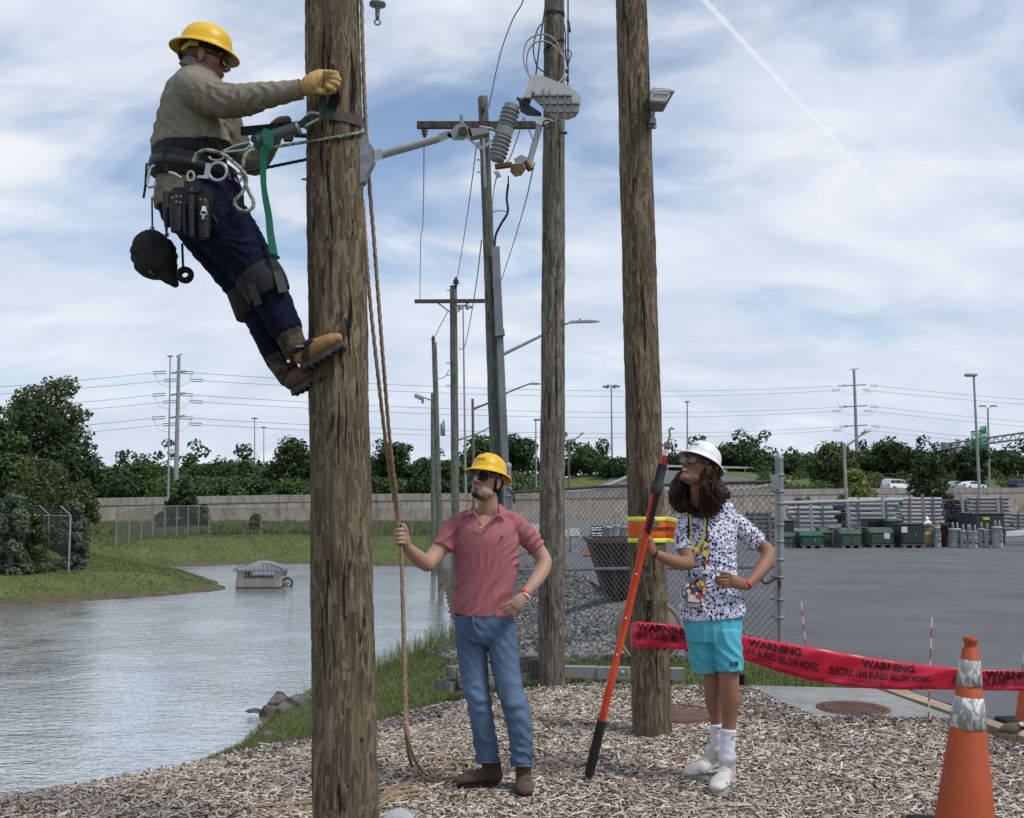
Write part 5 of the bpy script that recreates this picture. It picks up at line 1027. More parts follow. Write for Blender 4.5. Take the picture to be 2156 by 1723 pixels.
can('pale can right of the smallest one', 2058, 2074, 1113, 1142, 40.2, canm, 1); can('another pale can in front of the big dark box', 2072, 2084, 1115, 1142, 39.9, canm, 1); can('largest pale can with two tall bushings at the right', 2088, 2111, 1109, 1143, 39.7, canm, 2)
can('pale can behind the black sign seen through the fence', 1270, 1289, 1108, 1132, 37, canm, 2); can('bright-topped can right of the black sign behind the fence', 1290, 1303, 1105, 1132, 37, canm, 1); can('can half hidden by the banner pole behind the fence', 1304, 1322, 1108, 1132, 37.5, canm, 1)
bg = empty('plastic_bag', P(1954, 1109, 40.0), 'white and red plastic bag sitting on the beige tank', 'bag')
R9 = random.Random(4); MB().hull([P(1953 + R9.gauss(0, 4.5), 1101 + R9.gauss(0, 3), 40.2 + R9.gauss(0, .1)) for _ in range(40)]).build('bag_body', whitem, bg); MB().hull([P(1951 + R9.gauss(0, 2), 1091 + R9.gauss(0, 2), 40.2 + R9.gauss(0, .05)) for _ in range(20)]).build('bag_neck', whitem, bg); MB().hull([P(1955 + R9.gauss(0, 3.5), 1105 + R9.gauss(0, 1.5), 40.0 + R9.gauss(0, .03)) for _ in range(16)]).build('red_print', mat('bag_red', (0.45, 0.03, 0.03), rough=0.5), bg)
# black notice board behind the fence
nb_ = empty('notice_board', P(1256, 1132, 36.5), 'black notice board with white lettering behind the fence', 'sign'); q = [P(u, v, 36.4) for u, v in ((1243, 1108), (1269, 1107), (1270, 1131), (1244, 1132))]
MB().prism(q, (0, .04, 0)).build('board', mat('notice_navy', (0.008, 0.009, 0.018), rough=0.5), nb_)
mb = MB()
for fy, ws in ((.16, ((.06, .30), (.38, .92))), (.36, ((.06, .50), (.56, .90))), (.64, ((.06, .46), (.54, .92))), (.84, ((.14, .44), (.52, .90)))):
    for f0, f1 in ws: mb.prism([q[0].lerp(q[1], f) + (q[3] - q[0]) * g_ + Vector((0, -.008, 0)) for f, g_ in ((f0, fy - .055), (f1, fy - .06), (f1, fy + .055), (f0, fy + .06))], (0, .004, 0))
tag(mb.build('lettering', signw, nb_), kind='stuff'); MB().bar(P(1256, 1131, 36.45), P(1256, 1138, 36.45), .05).build('stand', darkm, nb_)
# rusty skip behind the fence
sk = empty('rusty_skip', P(1310, 1248, 18.4), 'rust-brown tapered steel skip behind the chain-link fence', 'skip'); skm = mat('skip_rust', (0.022, 0.014, 0.012), (0.05, 0.032, 0.026), scale=4, rough=0.85, c3=(0.09, 0.06, 0.05), s3=3, f3=.5)
T_ = [P(1246, 1142, 17.6), P(1392, 1142, 17.6), P(1392, 1142, 19.2), P(1246, 1142, 19.2)]; zt = T_[0].z; T_[2].z = T_[3].z = zt; T_[2].x, T_[3].x = T_[1].x, T_[0].x; zb = -.04
B_ = [Vector((T_[0].x + .28, 17.75, zb)), Vector((T_[1].x - .28, 17.75, zb)), Vector((T_[1].x - .28, 19.05, zb)), Vector((T_[0].x + .28, 19.05, zb))]; I_ = [p.lerp(B_[(i + 2) % 4], .03) for i, p in enumerate(T_)]
MB().add(T_ + B_ + [p - Vector((0, 0, .02)) for p in I_] + [Vector((p.x, p.y, zb + .1)) for p in B_], [(0, 1, 5, 4), (1, 2, 6, 5), (2, 3, 7, 6), (3, 0, 4, 7), (4, 5, 6, 7), (0, 8, 9, 1), (1, 9, 10, 2), (2, 10, 11, 3), (3, 11, 8, 0), (8, 12, 13, 9), (9, 13, 14, 10), (10, 14, 15, 11), (11, 15, 12, 8), (12, 15, 14, 13)]).build('tub', skm, sk)
for k in range(4): MB().bar(T_[k] + Vector((0, 0, .02)), T_[(k + 1) % 4] + Vector((0, 0, .02)), .07, .09).build('rim', mat('skip_rim', (0.06, 0.04, 0.035), (0.10, 0.075, 0.065), scale=5, rough=0.85), sk)
for f in (.25, .5, .75): MB().bar(T_[0].lerp(T_[1], f) + Vector((0, -.03, 0)), B_[0].lerp(B_[1], f) + Vector((0, -.03, 0)), .07, .05).build('stiffener', skm, sk)
# wooden cable reel behind the banner pole
rl = empty('cable_reel', P(1366, 1376, 10.7), 'weathered round cable reel standing behind the banner pole', 'cable reel'); rcx = P(1366, 1312, 10.7); rcx.z = hz(rcx.x, 10.7) + .335
reelm = mat('reel_wood', (0.13, 0.11, 0.09), (0.22, 0.19, 0.155), scale=5, rough=0.9, stretch=(1, 1, .2)); RM = Matrix.Rotation(math.pi / 2, 3, 'X') @ Matrix.Rotation(0, 3, 'Y')
for s in (-1, 1): MB().lathe([(.001, s * .12), (.30, s * .12), (.30, s * .15), (.001, s * .15)], rcx, 36, RM).build('flange', reelm, rl); MB().tube([rcx + RM @ Vector((math.cos(t) * .315, math.sin(t) * .315, s * .135)) for t in np.linspace(0, 6.283, 41)[:-1]], .022, 8, closed=True).build('flange_rim', mat('reel_rim', (0.20, 0.165, 0.135), (0.28, 0.24, 0.2), scale=6, rough=0.85), rl)
MB().lathe([(.14, -.12), (.14, .12)], rcx, 24, RM).build('drum', reelm, rl)
# ---------------------------------------------------------------- timbers, caps, bits on the bed
timb = woodmat('grey_timber', (.06, .055, .05), (.17, .16, .15), (.30, .29, .275), (.27, .26, .25), 1.0)
def timber(label, p0, p1, Y0, Y1, w, h, z): 
    a, b = P(p0[0], 1400, Y0), P(p1[0], 1400, Y1); a.z = b.z = z; tag(MB().bar(a, b, h, w, side=Vector((0, 0, 1))).build('timber', timb), label, 'timber', 'stacked grey timbers')
timber('thick grey timber on top of the stack behind the pink-shirted man', (945, 0), (1142, 0), 8.85, 9.35, .13, .085, .155); timber('second thin timber on top of the stack behind it', (1030, 0), (1150, 0), 9.05, 9.5, .14, .04, .20); timber('lower timber under the stack, nearest', (965, 0), (1140, 0), 8.8, 9.25, .11, .06, .07); timber('bottom block timber at the left end of the stack', (932, 0), (975, 0), 8.85, 9.0, .2, .08, .04)
for i, (u0, u1, Y) in enumerate(((1188, 1256, 9.55), (1258, 1330, 9.5), (1392, 1440, 9.45))): a, b = P(u0, 1400, Y), P(u1, 1400, Y - .03); a.z = b.z = .045; tag(MB().bar(a, b, .1, .1, side=Vector((0, 0, 1))).build('edging_block', concrete), ['grey edging block right of the middle pole', 'grey edging block left of the banner pole', 'grey edging block right of the banner pole'][i], 'edging', 'edging blocks of the chip bed')
plast = mat('grey_plastic', (0.33, 0.35, 0.38), (0.40, 0.42, 0.45), scale=8, rough=0.45)
c = P(838, 1723, 5.0); c.z = .04; pc = empty('round_grey_lid', c, 'round pale grey lid with raised grip at the bottom edge', 'lid')
Mx = Matrix.Rotation(math.radians(38), 3, 'X'); c2 = P(838, 1733, 4.98); MB().lathe([(.078, -.25), (.082, -.01), (.080, .0), (.07, .008), (.001, .012)], c2, 32, Mx).build('cap', plast, pc); MB().hull([c2 + Mx @ Vector((x, y, z)) for x, y, z in ((-.035, -.02, .008), (.035, -.02, .008), (-.033, .022, .008), (.033, .022, .008), (-.03, -.012, .026), (.03, -.012, .026), (-.022, .016, .03), (.022, .016, .03))]).build('grip', plast, pc)
gc = G(1318, 1424, .02); cp = empty('ribbed_pipe', gc, 'small ribbed grey pipe end lying beside the hot stick', 'pipe end'); MB().tube([gc + Vector((-.05, 0, .035)), gc + Vector((.0, .01, .035)), gc + Vector((.001, .01, .035)), gc + Vector((.06, .02, .035))], [.030, .030, .038, .038], 16).build('body', plast, cp); MB().tube([gc + Vector((.022, .012, .035)), gc + Vector((.034, .013, .035))], .041, 16).build('rib', plast, cp)
gc = G(1561, 1447, 0); cu = empty('black_pot', gc, 'short black plastic pot behind the right leg of the long-haired man', 'pot'); MB().lathe([(.001, 0), (.026, 0), (.032, .1), (.036, .102), (.036, .112), (.030, .112), (.024, .01), (.001, .008)], gc, 18).build('pot', blackm, cu)
# rusty cover behind the banner pole and the grate in the pad
gc = G(1420, 1508, .0); lid = empty('round_cover', gc, 'flat rust-brown round cover in the chips behind the banner pole', 'cover'); rustc = mat('rust_cover', (0.09, 0.045, 0.035), (0.15, 0.085, 0.065), scale=9, rough=0.9, bump=.3, bscale=60); MB().lathe([(.001, .026), (.30, .024), (.32, .018), (.32, -.02)], gc, 36).build('plate', rustc, lid); MB().tube([gc + Vector((math.cos(t) * .30, math.sin(t) * .30, .024)) for t in np.linspace(0, 6.283, 41)[:-1]], .01, 6, closed=True).build('rim', rustc, lid)
gc = G(1796, 1492, .008); gr_ = empty('drain_grate', gc, 'round rusty drain grate set in the concrete pad', 'grate'); MB().lathe([(.235, .004), (.275, .006), (.275, -.02)], gc, 40).build('frame', rustc, gr_)
MB().lathe([(.001, -.006), (.235, -.006)], gc, 40).build('pit', hol, gr_)
for k in range(9):
    y = -.2 + .05 * k; w = math.sqrt(max(0, .235 ** 2 - y * y)); a, b = gc + Matrix.Rotation(.5, 3, 'Z') @ Vector((-w, y, .003)), gc + Matrix.Rotation(.5, 3, 'Z') @ Vector((w, y, .003)); MB().bar(a, b, .014, .022).build('grate_bar', rustc, gr_)
# marker stakes
def stake(label, pt, pb, Y):
    a, b = P(*pb, Y), P(*pt, Y); a.z = min(a.z, 0.0); root = empty('marker_stake', a, label, 'marker stake', 'thin marker stakes'); n = 10
    for k in range(n): MB().tube([a.lerp(b, k / n), a.lerp(b, (k + 1) / n)], .006, 8).build('band', [mat('stake_red', (0.42, 0.09, 0.07), rough=0.5), mat('stake_white', (0.66, 0.64, 0.6), rough=0.5)][k % 2], root)
stake('thin red and white marker stake near the gate post', (1687, 1268), (1703, 1410), 9.6); stake('thin red and white marker stake behind the warning tape near the cone', (1962, 1300), (1954, 1507), 7.6)
# ---------------------------------------------------------------- traffic cones
orange = mat('cone_orange', (0.33, 0.054, 0.013), (0.40, 0.072, 0.019), scale=3, rough=0.6, c3=(0.22, 0.05, 0.02), s3=7, f3=0.45); refl = mat('cone_collar', (0.30, 0.295, 0.28), (0.66, 0.68, 0.68), scale=34, rough=0.5, lo=.50, hi=.56, stretch=(1, 1, .55), detail=4)
def cone(label, c, H, R0, small=False, M=None):
    root = empty('traffic_cone', c, label, 'traffic cone', 'orange traffic cones'); M = M or Matrix.Identity(3)
    def r(t): return R0 * (1 - t * .80)
    t0, t1, t2, t3 = .535, .69, .745, .875
    def seg(a, b, m, n_, o=0.0): MB().lathe([(max(.002, r(a) + o - .004), a * H), (r(a) + o, a * H + .001), (r(b) + o, b * H - .001), (max(.002, r(b) + o - .004), b * H)], c, 40, M).build(n_, m, root)
    MB().lathe([(R0 * 1.02, .03), (r(.05), .05 * H), (r(.93), .93 * H), (r(.93) - .008, .935 * H), (r(.93) - .010, .95 * H), (r(.93) - .003, .965 * H), (r(.93) - .003, .985 * H), (r(.93) - .012, .99 * H), (r(.93) - .016, .9 * H)], c, 48, M).build('body', orange, root)
    seg(t0, t1, refl, 'reflective_collar', .003); seg(t2, t3, refl, 'reflective_collar', .003)
    MB().box(c + M @ Vector((0, 0, .018)), (R0 * 2.75, R0 * 2.75, .036), M=M @ Matrix.Rotation(.15, 3, 'Z'), bev=.01).build('base', blackm, root)
c = P(2030, 1728, 5.02); c.z = .02; top = P(2044, 1337, 5.02); ax = (top - c); M_ = ax.to_track_quat('Z', 'Y').to_matrix(); cone('large orange traffic cone with two worn collars at the right front', c, ax.length, .142, M=M_)
cr_ = [o for o in bpy.data.objects if o.name == 'traffic_cone'][0]
for i, (t, a0, a1, h) in enumerate(((.085, -150, -95, .008), (.10, -80, -66, .007), (.07, -60, -40, .006), (.62, -120, -80, .005), (.16, -130, -90, .003))):
    rr = .142 * (1 - t * .80) + (.0045 if t > .5 else .0015); mb = MB(); n_ = 10; vs = []
    for k in range(n_ + 1): a = math.radians(a0 + (a1 - a0) * k / n_); hh_ = h * (.4 + .6 * math.sin(math.pi * k / n_)); zc_ = t * ax.length - .012 * k / n_ * (i == 0); vs += [c + M_ @ Vector((math.cos(a) * rr, math.sin(a) * rr, zc_ - hh_)), c + M_ @ Vector((math.cos(a) * (rr - .002), math.sin(a) * (rr - .002), zc_ + hh_))]
    mb.add(vs, [(2 * k, 2 * k + 2, 2 * k + 3, 2 * k + 1) for k in range(n_)], True); mb.build('scuff', mat('scuff_black', (0.05, 0.035, 0.03), rough=.8), cr_)
cone('orange traffic cone mostly cut off by the right edge', G(2222, 1545, -.03) + Vector((0, .25, 0)), .75, .15); g_ = P(1240.5, 1163, 33); g_.z = float(yardz(0, 33)); cone('small distant red-orange cone beside the rusty skip', g_, .48, .115)
MB()
# ---------------------------------------------------------------- red warning tape
TT = [(1331, 1311, 1357, 7.07), (1345, 1309, 1360, 7.03), (1400, 1315, 1365, 7.02), (1440, 1320, 1369, 7.0), (1500, 1329, 1378, 6.95), (1570, 1340, 1390, 6.9), (1640, 1352, 1415, 6.86), (1700, 1362, 1432, 6.82), (1770, 1375, 1444, 6.78), (1830, 1385, 1450, 6.74), (1900, 1395, 1453, 6.7), (1960, 1402, 1452, 6.66), (2020, 1408, 1453, 6.62), (2080, 1412, 1454, 6.58), (2156, 1413, 1455, 6.53), (2260, 1416, 1457, 6.46)]
TU = [t[0] for t in TT]
def tape(u, t, off=0.0):     # t: 0 top edge .. 1 bottom edge; lower third is folded up in front a little
    vt, vb, Y = (float(np.interp(u, TU, [q[k] for q in TT])) for k in (1, 2, 3)); Y += .012 * math.sin(u * .021 + 3 * t) + .008 * math.sin(u * .09 + 9 * t) * (1 if u < 1460 else .5); return P(u, vt + (vb - vt) * t, Y - off)
redt = mat('tape_red', (0.62, 0.010, 0.045), (0.70, 0.016, 0.06), scale=5, rough=0.32, spec=0.5); blk = mat('tape_print', (0.03, 0.006, 0.008), rough=0.6); dred = mat('tape_print_back', (0.20, 0.004, 0.014), rough=0.5)
us = np.concatenate([np.arange(1331, 1460, 4), np.arange(1460, 2262, 9)]); V = []; 
for u in us:
    for k in range(9): V.append(tape(u, k / 8, .0) + Vector((0, .0015 * ((k * 5 + int(u)) % 3), 0)))
    for k in range(9): V.append(tape(u, k / 8, -.004))
n = len(us); Fq = []
for i in range(n - 1):
    for k in range(8): Fq += [(i * 18 + k, (i + 1) * 18 + k, (i + 1) * 18 + k + 1, i * 18 + k + 1), (i * 18 + 9 + k, i * 18 + 10 + k, (i + 1) * 18 + 10 + k, (i + 1) * 18 + 9 + k)]
    Fq += [(i * 18, i * 18 + 9, (i + 1) * 18 + 9, (i + 1) * 18), (i * 18 + 8, (i + 1) * 18 + 8, (i + 1) * 18 + 17, i * 18 + 17)]
tp_ = empty('warning_tape', P(1345, 1365, 7.0), 'red plastic warning tape with black lettering stretched from the banner pole', 'warning tape'); link('ribbon', np_mesh('ribbon', [tuple(v) for v in V], Fq, True), redt, tp_)
c, r = axis('third', P(1370, 1335, 7.2).z); nn = 26; vs = []
for k in range(nn + 1):
    th = math.radians(-160 + 200 * k / nn) ; o = Vector((math.cos(th), math.sin(th), 0)); tw = .01 * math.sin(k * 2.2); vs += [c + o * (r + .010) + Vector((0, 0, .075 + tw)), c + o * (r + .014 + .006 * math.sin(k * 3)) + Vector((0, 0, .02)), c + o * (r + .011) + Vector((0, 0, -.03)), c + o * (r + .014) + Vector((0, 0, -.078 - tw))]
MB().add(vs, [(4 * k + j, 4 * k + 4 + j, 4 * k + 5 + j, 4 * k + 1 + j) for k in range(nn) for j in range(3)], True).build('pole_wrap', redt, tp_)
mb = MB(); mb2 = MB()
for uc, u2 in ((1398, 1396), (1632, 1618), (1871, 1853), (2133, 2112)):
    l2 = 'LINE BURIED BELOW' if uc < 1400 else 'ELECTRIC LINE BURIED BELOW NOVEC'
    k = 0.86
    place_text(mb, 'WARNING', 25, lambda x, y: tape(uc + x * .92, .235 - y * k / float(np.interp(uc, TU, [q[2] - q[1] for q in TT])), .006), 1.0)
    place_text(mb, l2, 18.5, lambda x, y: tape(u2 + x * .655, .585 - y * 1.05 / float(np.interp(u2, TU, [q[2] - q[1] for q in TT])), .006), .55)
    if uc < 1400: continue
    place_text(mb2, 'WARNING', 17, lambda x, y: tape(u2 - 30 - x * .95, .80 + y * .45 / 50, .006), .3)
    place_text(mb2, 'ELECTRIC LINE BURIED BELOW NOVEC', 14, lambda x, y: tape(u2 + 25 - x * .75, .915 + y * .4 / 50, .006), .1)
tag(mb.build('print', blk, tp_), kind='stuff'); tag(mb2.build('print_showing_through', dred, tp_), kind='stuff')
# ---------------------------------------------------------------- orange banner on the third pole
ban = empty('pole_banner', P(1355, 1142, 7.05), 'orange banner with lime borders wrapped on the brown pole', 'banner'); org = mat('banner_orange', (0.60, 0.105, 0.012), (0.68, 0.135, 0.02), scale=30, rough=0.7); lime = mat('banner_lime', (0.62, 0.75, 0.05), (0.70, 0.82, 0.10), scale=20, rough=0.6)
def banner(s, t, off=.0):    # s in px units along cloth from left edge (0..112), t 0..1
    zc = P(1360, 1088 + 54 * t, 7.2).z; c, r = axis('third', zc); R_ = r + .007 + off; w = 68.0
    if s <= w:
        th = math.pi + math.radians(8) + (math.pi * .80) * (s / w); return c + Vector((math.cos(th) * R_, math.sin(th) * R_, 0))
    th = math.pi + math.radians(8) + math.pi * .80; q = c + Vector((math.cos(th) * R_, math.sin(th) * R_, 0)); e = (s - w); return q + Vector((e * .0034, -.0005 * e - off * .3, -.00002 * e * e - .0005 * e * 0))
def bstrip(name, m, t0, t1, off):
    ss = np.linspace(0, 116, 45); V = []; 
    for s in ss:
        for t in np.linspace(t0, t1, 4):
            drop = .00001 * max(0, s - 68) ** 2; V += [banner(s, t, off) - Vector((0, 0, drop)), banner(s, t, off - .003) - Vector((0, 0, drop))]
    fs = []
    for i in range(44):
        for j in range(3):
            a, b = i * 8 + j * 2, (i + 1) * 8 + j * 2; fs += [(a, b, b + 2, a + 2), (a + 1, a + 3, b + 3, b + 1)]
        fs += [(i * 8, i * 8 + 1, i * 8 + 9, i * 8 + 8), (i * 8 + 6, i * 8 + 14, i * 8 + 15, i * 8 + 7)]
    MB().add(V, fs, True).build(name, m, ban)
bstrip('panel', org, .0, 1.0, .0); bstrip('border', lime, .0, .17, .003); bstrip('border', lime, .83, 1.0, .003)
mb = MB(); place_text(mb, "WORKER'S LINE", 10.5, lambda x, y: banner(69 + x * 1.0, .47 - y / 54, .006), .3); place_text(mb, '34', 10, lambda x, y: banner(104 + x, .30 - y / 54, .006), .2)
mb.build('lettering', blk, ban)
mb = MB(); mb.add([banner(s, t, .006) for s, t in ((42, .24), (50, .20), (56, .28), (47, .44))], [(0, 1, 2, 3)]); mb.add([banner(s, t, .0065) for s, t in ((46, .06), (48, .05), (46.5, .18), (44.5, .18))], [(0, 1, 2, 3)]); mb.build('emblem', mat('emblem_grey', (0.12, 0.11, 0.10), rough=0.7), ban)
# ---------------------------------------------------------------- killdeer bird by the cone
bd = G(2140, 1562, .0); br = empty('bird', bd, 'small brown and white banded bird walking on the chips at the right edge', 'bird')
mb = MB(); ts = np.linspace(0, 1, 12); prof = [.006, .014, .030, .042, .048, .048, .042, .033, .026, .026, .024, .008]; path = [bd + Vector((-.13 + .235 * t, 0, .085 + .035 * max(0, t - .45) ** 1 * 2.2 - .012 * (1 - t))) for t in ts]
mb.tube(path, [(p * .95, p * .9) for p in prof], 16, side=Vector((0, 0, 1)))
me = mb.mesh('body'); cc = me.attributes.new('Col', 'FLOAT_COLOR', 'POINT'); cols = []
for v in me.vertices:
    x = (v.co.x - bd.x + .13) / .235; zrel = v.co.z - (bd.z + .085 + .077 * max(0, x - .45)); c = (.10, .075, .05) if zrel > -.026 else (.62, .6, .56)
    if .60 < x < .66 or .72 < x < .77: c = (.015, .013, .012)
    elif .66 <= x <= .72: c = (.62, .6, .56)
    if x < .15: c = (.10, .06, .04)
    cols.append(c4(c))
for i, c in enumerate(cols): cc.data[i].color = c
link('body', me, mat('bird_plumage', (1, 1, 1), vcol='Col', rough=0.8), br)
for s in (-1, 1): MB().tube([bd + Vector((.0, s * .015, .06)), bd + Vector((.012, s * .015, .03)), bd + Vector((.004, s * .015, .0)), bd + Vector((.03, s * .015, .0))], .0028, 6).build('leg', mat('bird_leg', (0.25, 0.19, 0.13), rough=0.7), br)
MB().tube([path[-1] - Vector((.006, 0, 0)), path[-1] + Vector((.022, 0, -.004))], [.004, .001], 6).build('beak', darkm, br)
# ---------------------------------------------------------------- climbing rope: two falls to the man's hand and slack on the chips
ropem = mat('rope', (0.30, 0.20, 0.12), (0.46, 0.34, 0.22), scale=60, rough=0.9, bump=1.0, bscale=90)
def ropetube(mb, pts, r):
    p = catmull(pts, 14); L = 0; seg = []
    for i in range(len(p) - 1):
        n = max(1, int((p[i + 1] - p[i]).length / .012)); seg += [p[i].lerp(p[i + 1], j / n) for j in range(n)]
    seg.append(p[-1]); V = []; n = 9; prev = None
    for i, c in enumerate(seg):
        d = seg[min(i + 1, len(seg) - 1)] - seg[max(i - 1, 0)]; x, y = frame(d, prev); prev = x; ph = i * .012 / .045 * 2.09
        for k in range(n):
            a = 2 * math.pi * k / n; rr = r * (1 + .16 * math.cos(3 * (a - ph))); V.append(c + x * math.cos(a) * rr + y * math.sin(a) * rr)
    mb.add(V, [(i * n + k, i * n + (k + 1) % n, (i + 1) * n + (k + 1) % n, (i + 1) * n + k) for i in range(len(seg) - 1) for k in range(n)], True)
rp = empty('hand_line_rope', G(860, 1640, 0), 'tan twisted rope hanging beside the climbed pole down to coils on the chips', 'rope')
def RP(pts, r=.0095, name='strand'): mb = MB(); ropetube(mb, pts, r); mb.build(name, ropem, rp)
g = lambda u, v, z=.022: G(u, v, z)
RP([P(760, -60, 4.80), P(765, 140, 4.85), P(775, 350, 4.90), P(787, 500, 4.95), P(806, 750, 5.05), P(822, 940, 5.25), P(836, 1060, 5.42), P(842, 1120, 5.48), P(846, 1180, 5.5), P(849, 1280, 5.52), P(853, 1400, 5.54), P(856, 1500, 5.56), P(864, 1575, 5.58), g(890, 1625), g(925, 1640), g(960, 1632), g(962, 1612), g(945, 1606), g(920, 1632), g(870, 1644), g(830, 1660), g(800, 1678), g(770, 1672), g(730, 1680), g(664, 1688), g(600, 1695), g(545, 1697), g(528, 1703), g(545, 1712), g(600, 1705), g(660, 1702)])
RP([P(764, 420, 5.2), P(778, 620, 5.15), P(797, 800, 5.15), P(812, 930, 5.25), P(826, 1030, 5.38), P(838, 1100, 5.46), P(844, 1150, 5.47), P(847, 1250, 5.48), P(850, 1380, 5.5), P(852, 1480, 5.52), P(856, 1560, 5.56), g(868, 1612), g(900, 1640), g(945, 1645), g(985, 1632), g(1000, 1615), g(960, 1606), g(900, 1610), g(878, 1618), g(868, 1640), g(830, 1668), g(800, 1690), g(820, 1676), g(875, 1665), g(885, 1672), g(830, 1682), g(795, 1700)])
RP([g(1075, 1596), g(1082, 1604), g(1120, 1606), g(1180, 1612), g(1150, 1618), g(1100, 1616), g(1050, 1614), g(1010, 1622)], .0085)
# ================================================================ people
def remesh(mb, voxel, smooth=4, fac=.5):
    me = mb.mesh('tmp'); o = bpy.data.objects.new('tmp', me); COL.objects.link(o)
    md = o.modifiers.new('r', 'REMESH'); md.mode = 'VOXEL'; md.voxel_size = voxel; md.use_smooth_shade = True
    if smooth: ms_ = o.modifiers.new('s', 'SMOOTH'); ms_.factor = fac; ms_.iterations = smooth
    out = bpy.data.meshes.new_from_object(o.evaluated_get(bpy.context.evaluated_depsgraph_get()))
    bpy.data.objects.remove(o); bpy.data.meshes.remove(me); out.polygons.foreach_set('use_smooth', np.ones(len(out.polygons), bool)); return out
def getv(me):
    V = np.empty(len(me.vertices) * 3, np.float32); me.vertices.foreach_get('co', V); N = np.empty(len(V), np.float32); me.vertex_normals.foreach_get('vector', N); return V.reshape(-1, 3).astype(float), N.reshape(-1, 3).astype(float)
def setv(me, V): me.vertices.foreach_set('co', V.astype(np.float32).ravel()); me.update()
def paint(me, C):
    at = me.attributes.new('Col', 'FLOAT_COLOR', 'POINT'); at.data.foreach_set('color', np.concatenate([C, np.ones((len(C), 1))], 1).astype(np.float32).ravel())
def folds(me, amp, k, dirv, seed=0, mask=None, k2=None):       # cloth folds: wandering ridges across direction dirv
    V, N = getv(me); R = np.random.default_rng(seed); d = np.array(dirv, float); d /= np.linalg.norm(d); a = R.normal(0, 1, 3); a -= d * (a @ d); a /= np.linalg.norm(a); b = np.cross(d, a); p = R.uniform(0, 6.28, 8)
    s, t, w = V @ d, V @ a, V @ b; k2 = k2 or k * .45
    ph = k * s + 1.7 * np.sin(k2 * t + p[0] + 1.3 * np.sin(k2 * .7 * s + p[1])) + 1.5 * np.sin(k2 * w + p[2]) + .8 * np.sin(k2 * 2.3 * t + p[3] + k2 * w)
    r = 1 - np.abs(np.sin(ph)) ** .8; e = .5 + .5 * np.sin(k2 * .8 * s + p[4] + 1.9 * np.sin(k2 * .9 * t + p[5])); ph2 = k * 1.9 * s + 2.1 * np.sin(k2 * 1.7 * t + p[6]) + 1.1 * np.sin(k2 * 1.9 * w + p[7])
    h = amp * ((r - .35) * e + .3 * np.sin(ph2) * (1 - e))
    if mask is not None: h = h * mask(V)
    setv(me, V + N * h[:, None])
def limb(mb, pts, radii, k=6, side=None, n=22, ends=(1, 1)):
    P_ = catmull(pts, k); rr = [Vector((r if isinstance(r, (int, float)) else r[0], r if isinstance(r, (int, float)) else r[1], 0)) for r in radii]; R_ = catmull(rr, k) if len(rr) > 2 else rr
    mb.tube(P_, [(max(.002, q.x), max(.002, q.y)) for q in R_], n, side=side)
    for e, i in zip(ends, (0, -1)):
        if e:
            d = P_[1] - P_[0] if i == 0 else P_[-1] - P_[-2]; x, y = frame(d, side); M = Matrix((x, y, d.normalized())).transposed(); q = R_[i]; mb.ell(P_[i], (q.x, q.y, min(q.x, q.y) * .8 * e), M, 16, 10)
    return mb
class Head:
    def __init__(s, c, f, tilt=0.0):
        s.c = Vector(c); s.f = Vector(f).normalized(); up = Vector((0, 0, 1)); s.l = up.cross(s.f).normalized()          # l: person's left
        s.u = s.f.cross(s.l).normalized()
        if tilt: q = Matrix.Rotation(tilt, 3, s.f); s.l, s.u = q @ s.l, q @ s.u
        s.M = Matrix((s.l, s.f, s.u)).transposed()
    def __call__(s, x, y, z): return s.c + s.M @ Vector((x, y, z))
    def local(s, V): A = np.array(s.M); return (V - np.array(s.c)) @ A
def head_shape(mb, H, jaw=1.0, neck=None):
    E = lambda c, r: mb.ell(H(*c), r, H.M, 22, 14)
    E((0, -.012, .036), (.077, .098, .082)); E((0, .025, -.012), (.064, .068, .088)); E((0, .034, -.070), (.055 * jaw, .054, .047)); E((0, .078, -.098), (.027, .022, .021)); E((0, .060, -.095), (.036, .03, .02))
    for s in (-1, 1): E((s * .040, .064, -.016), (.022, .020, .022)); E((s * .080, -.006, -.004), (.010, .019, .032)); E((s * .078, -.004, -.030), (.008, .012, .014)); E((s * .044 * jaw, .022, -.072), (.018, .03, .022)); E((s * .013, .103, -.030), (.010, .011, .008))
    limb(mb, [H(-.045, .074, .030), H(0, .086, .034), H(.045, .074, .030)], [.012, .013, .012], 4, n=12)
    limb(mb, [H(0, .090, .022), H(0, .104, -.002), H(0, .117, -.024)], [.009, .0105, .0125], 4, n=12)
    E((0, .092, -.051), (.025, .010, .0065)); E((0, .091, -.0625), (.022, .0105, .0075)); E((0, .085, -.075), (.018, .008, .008))
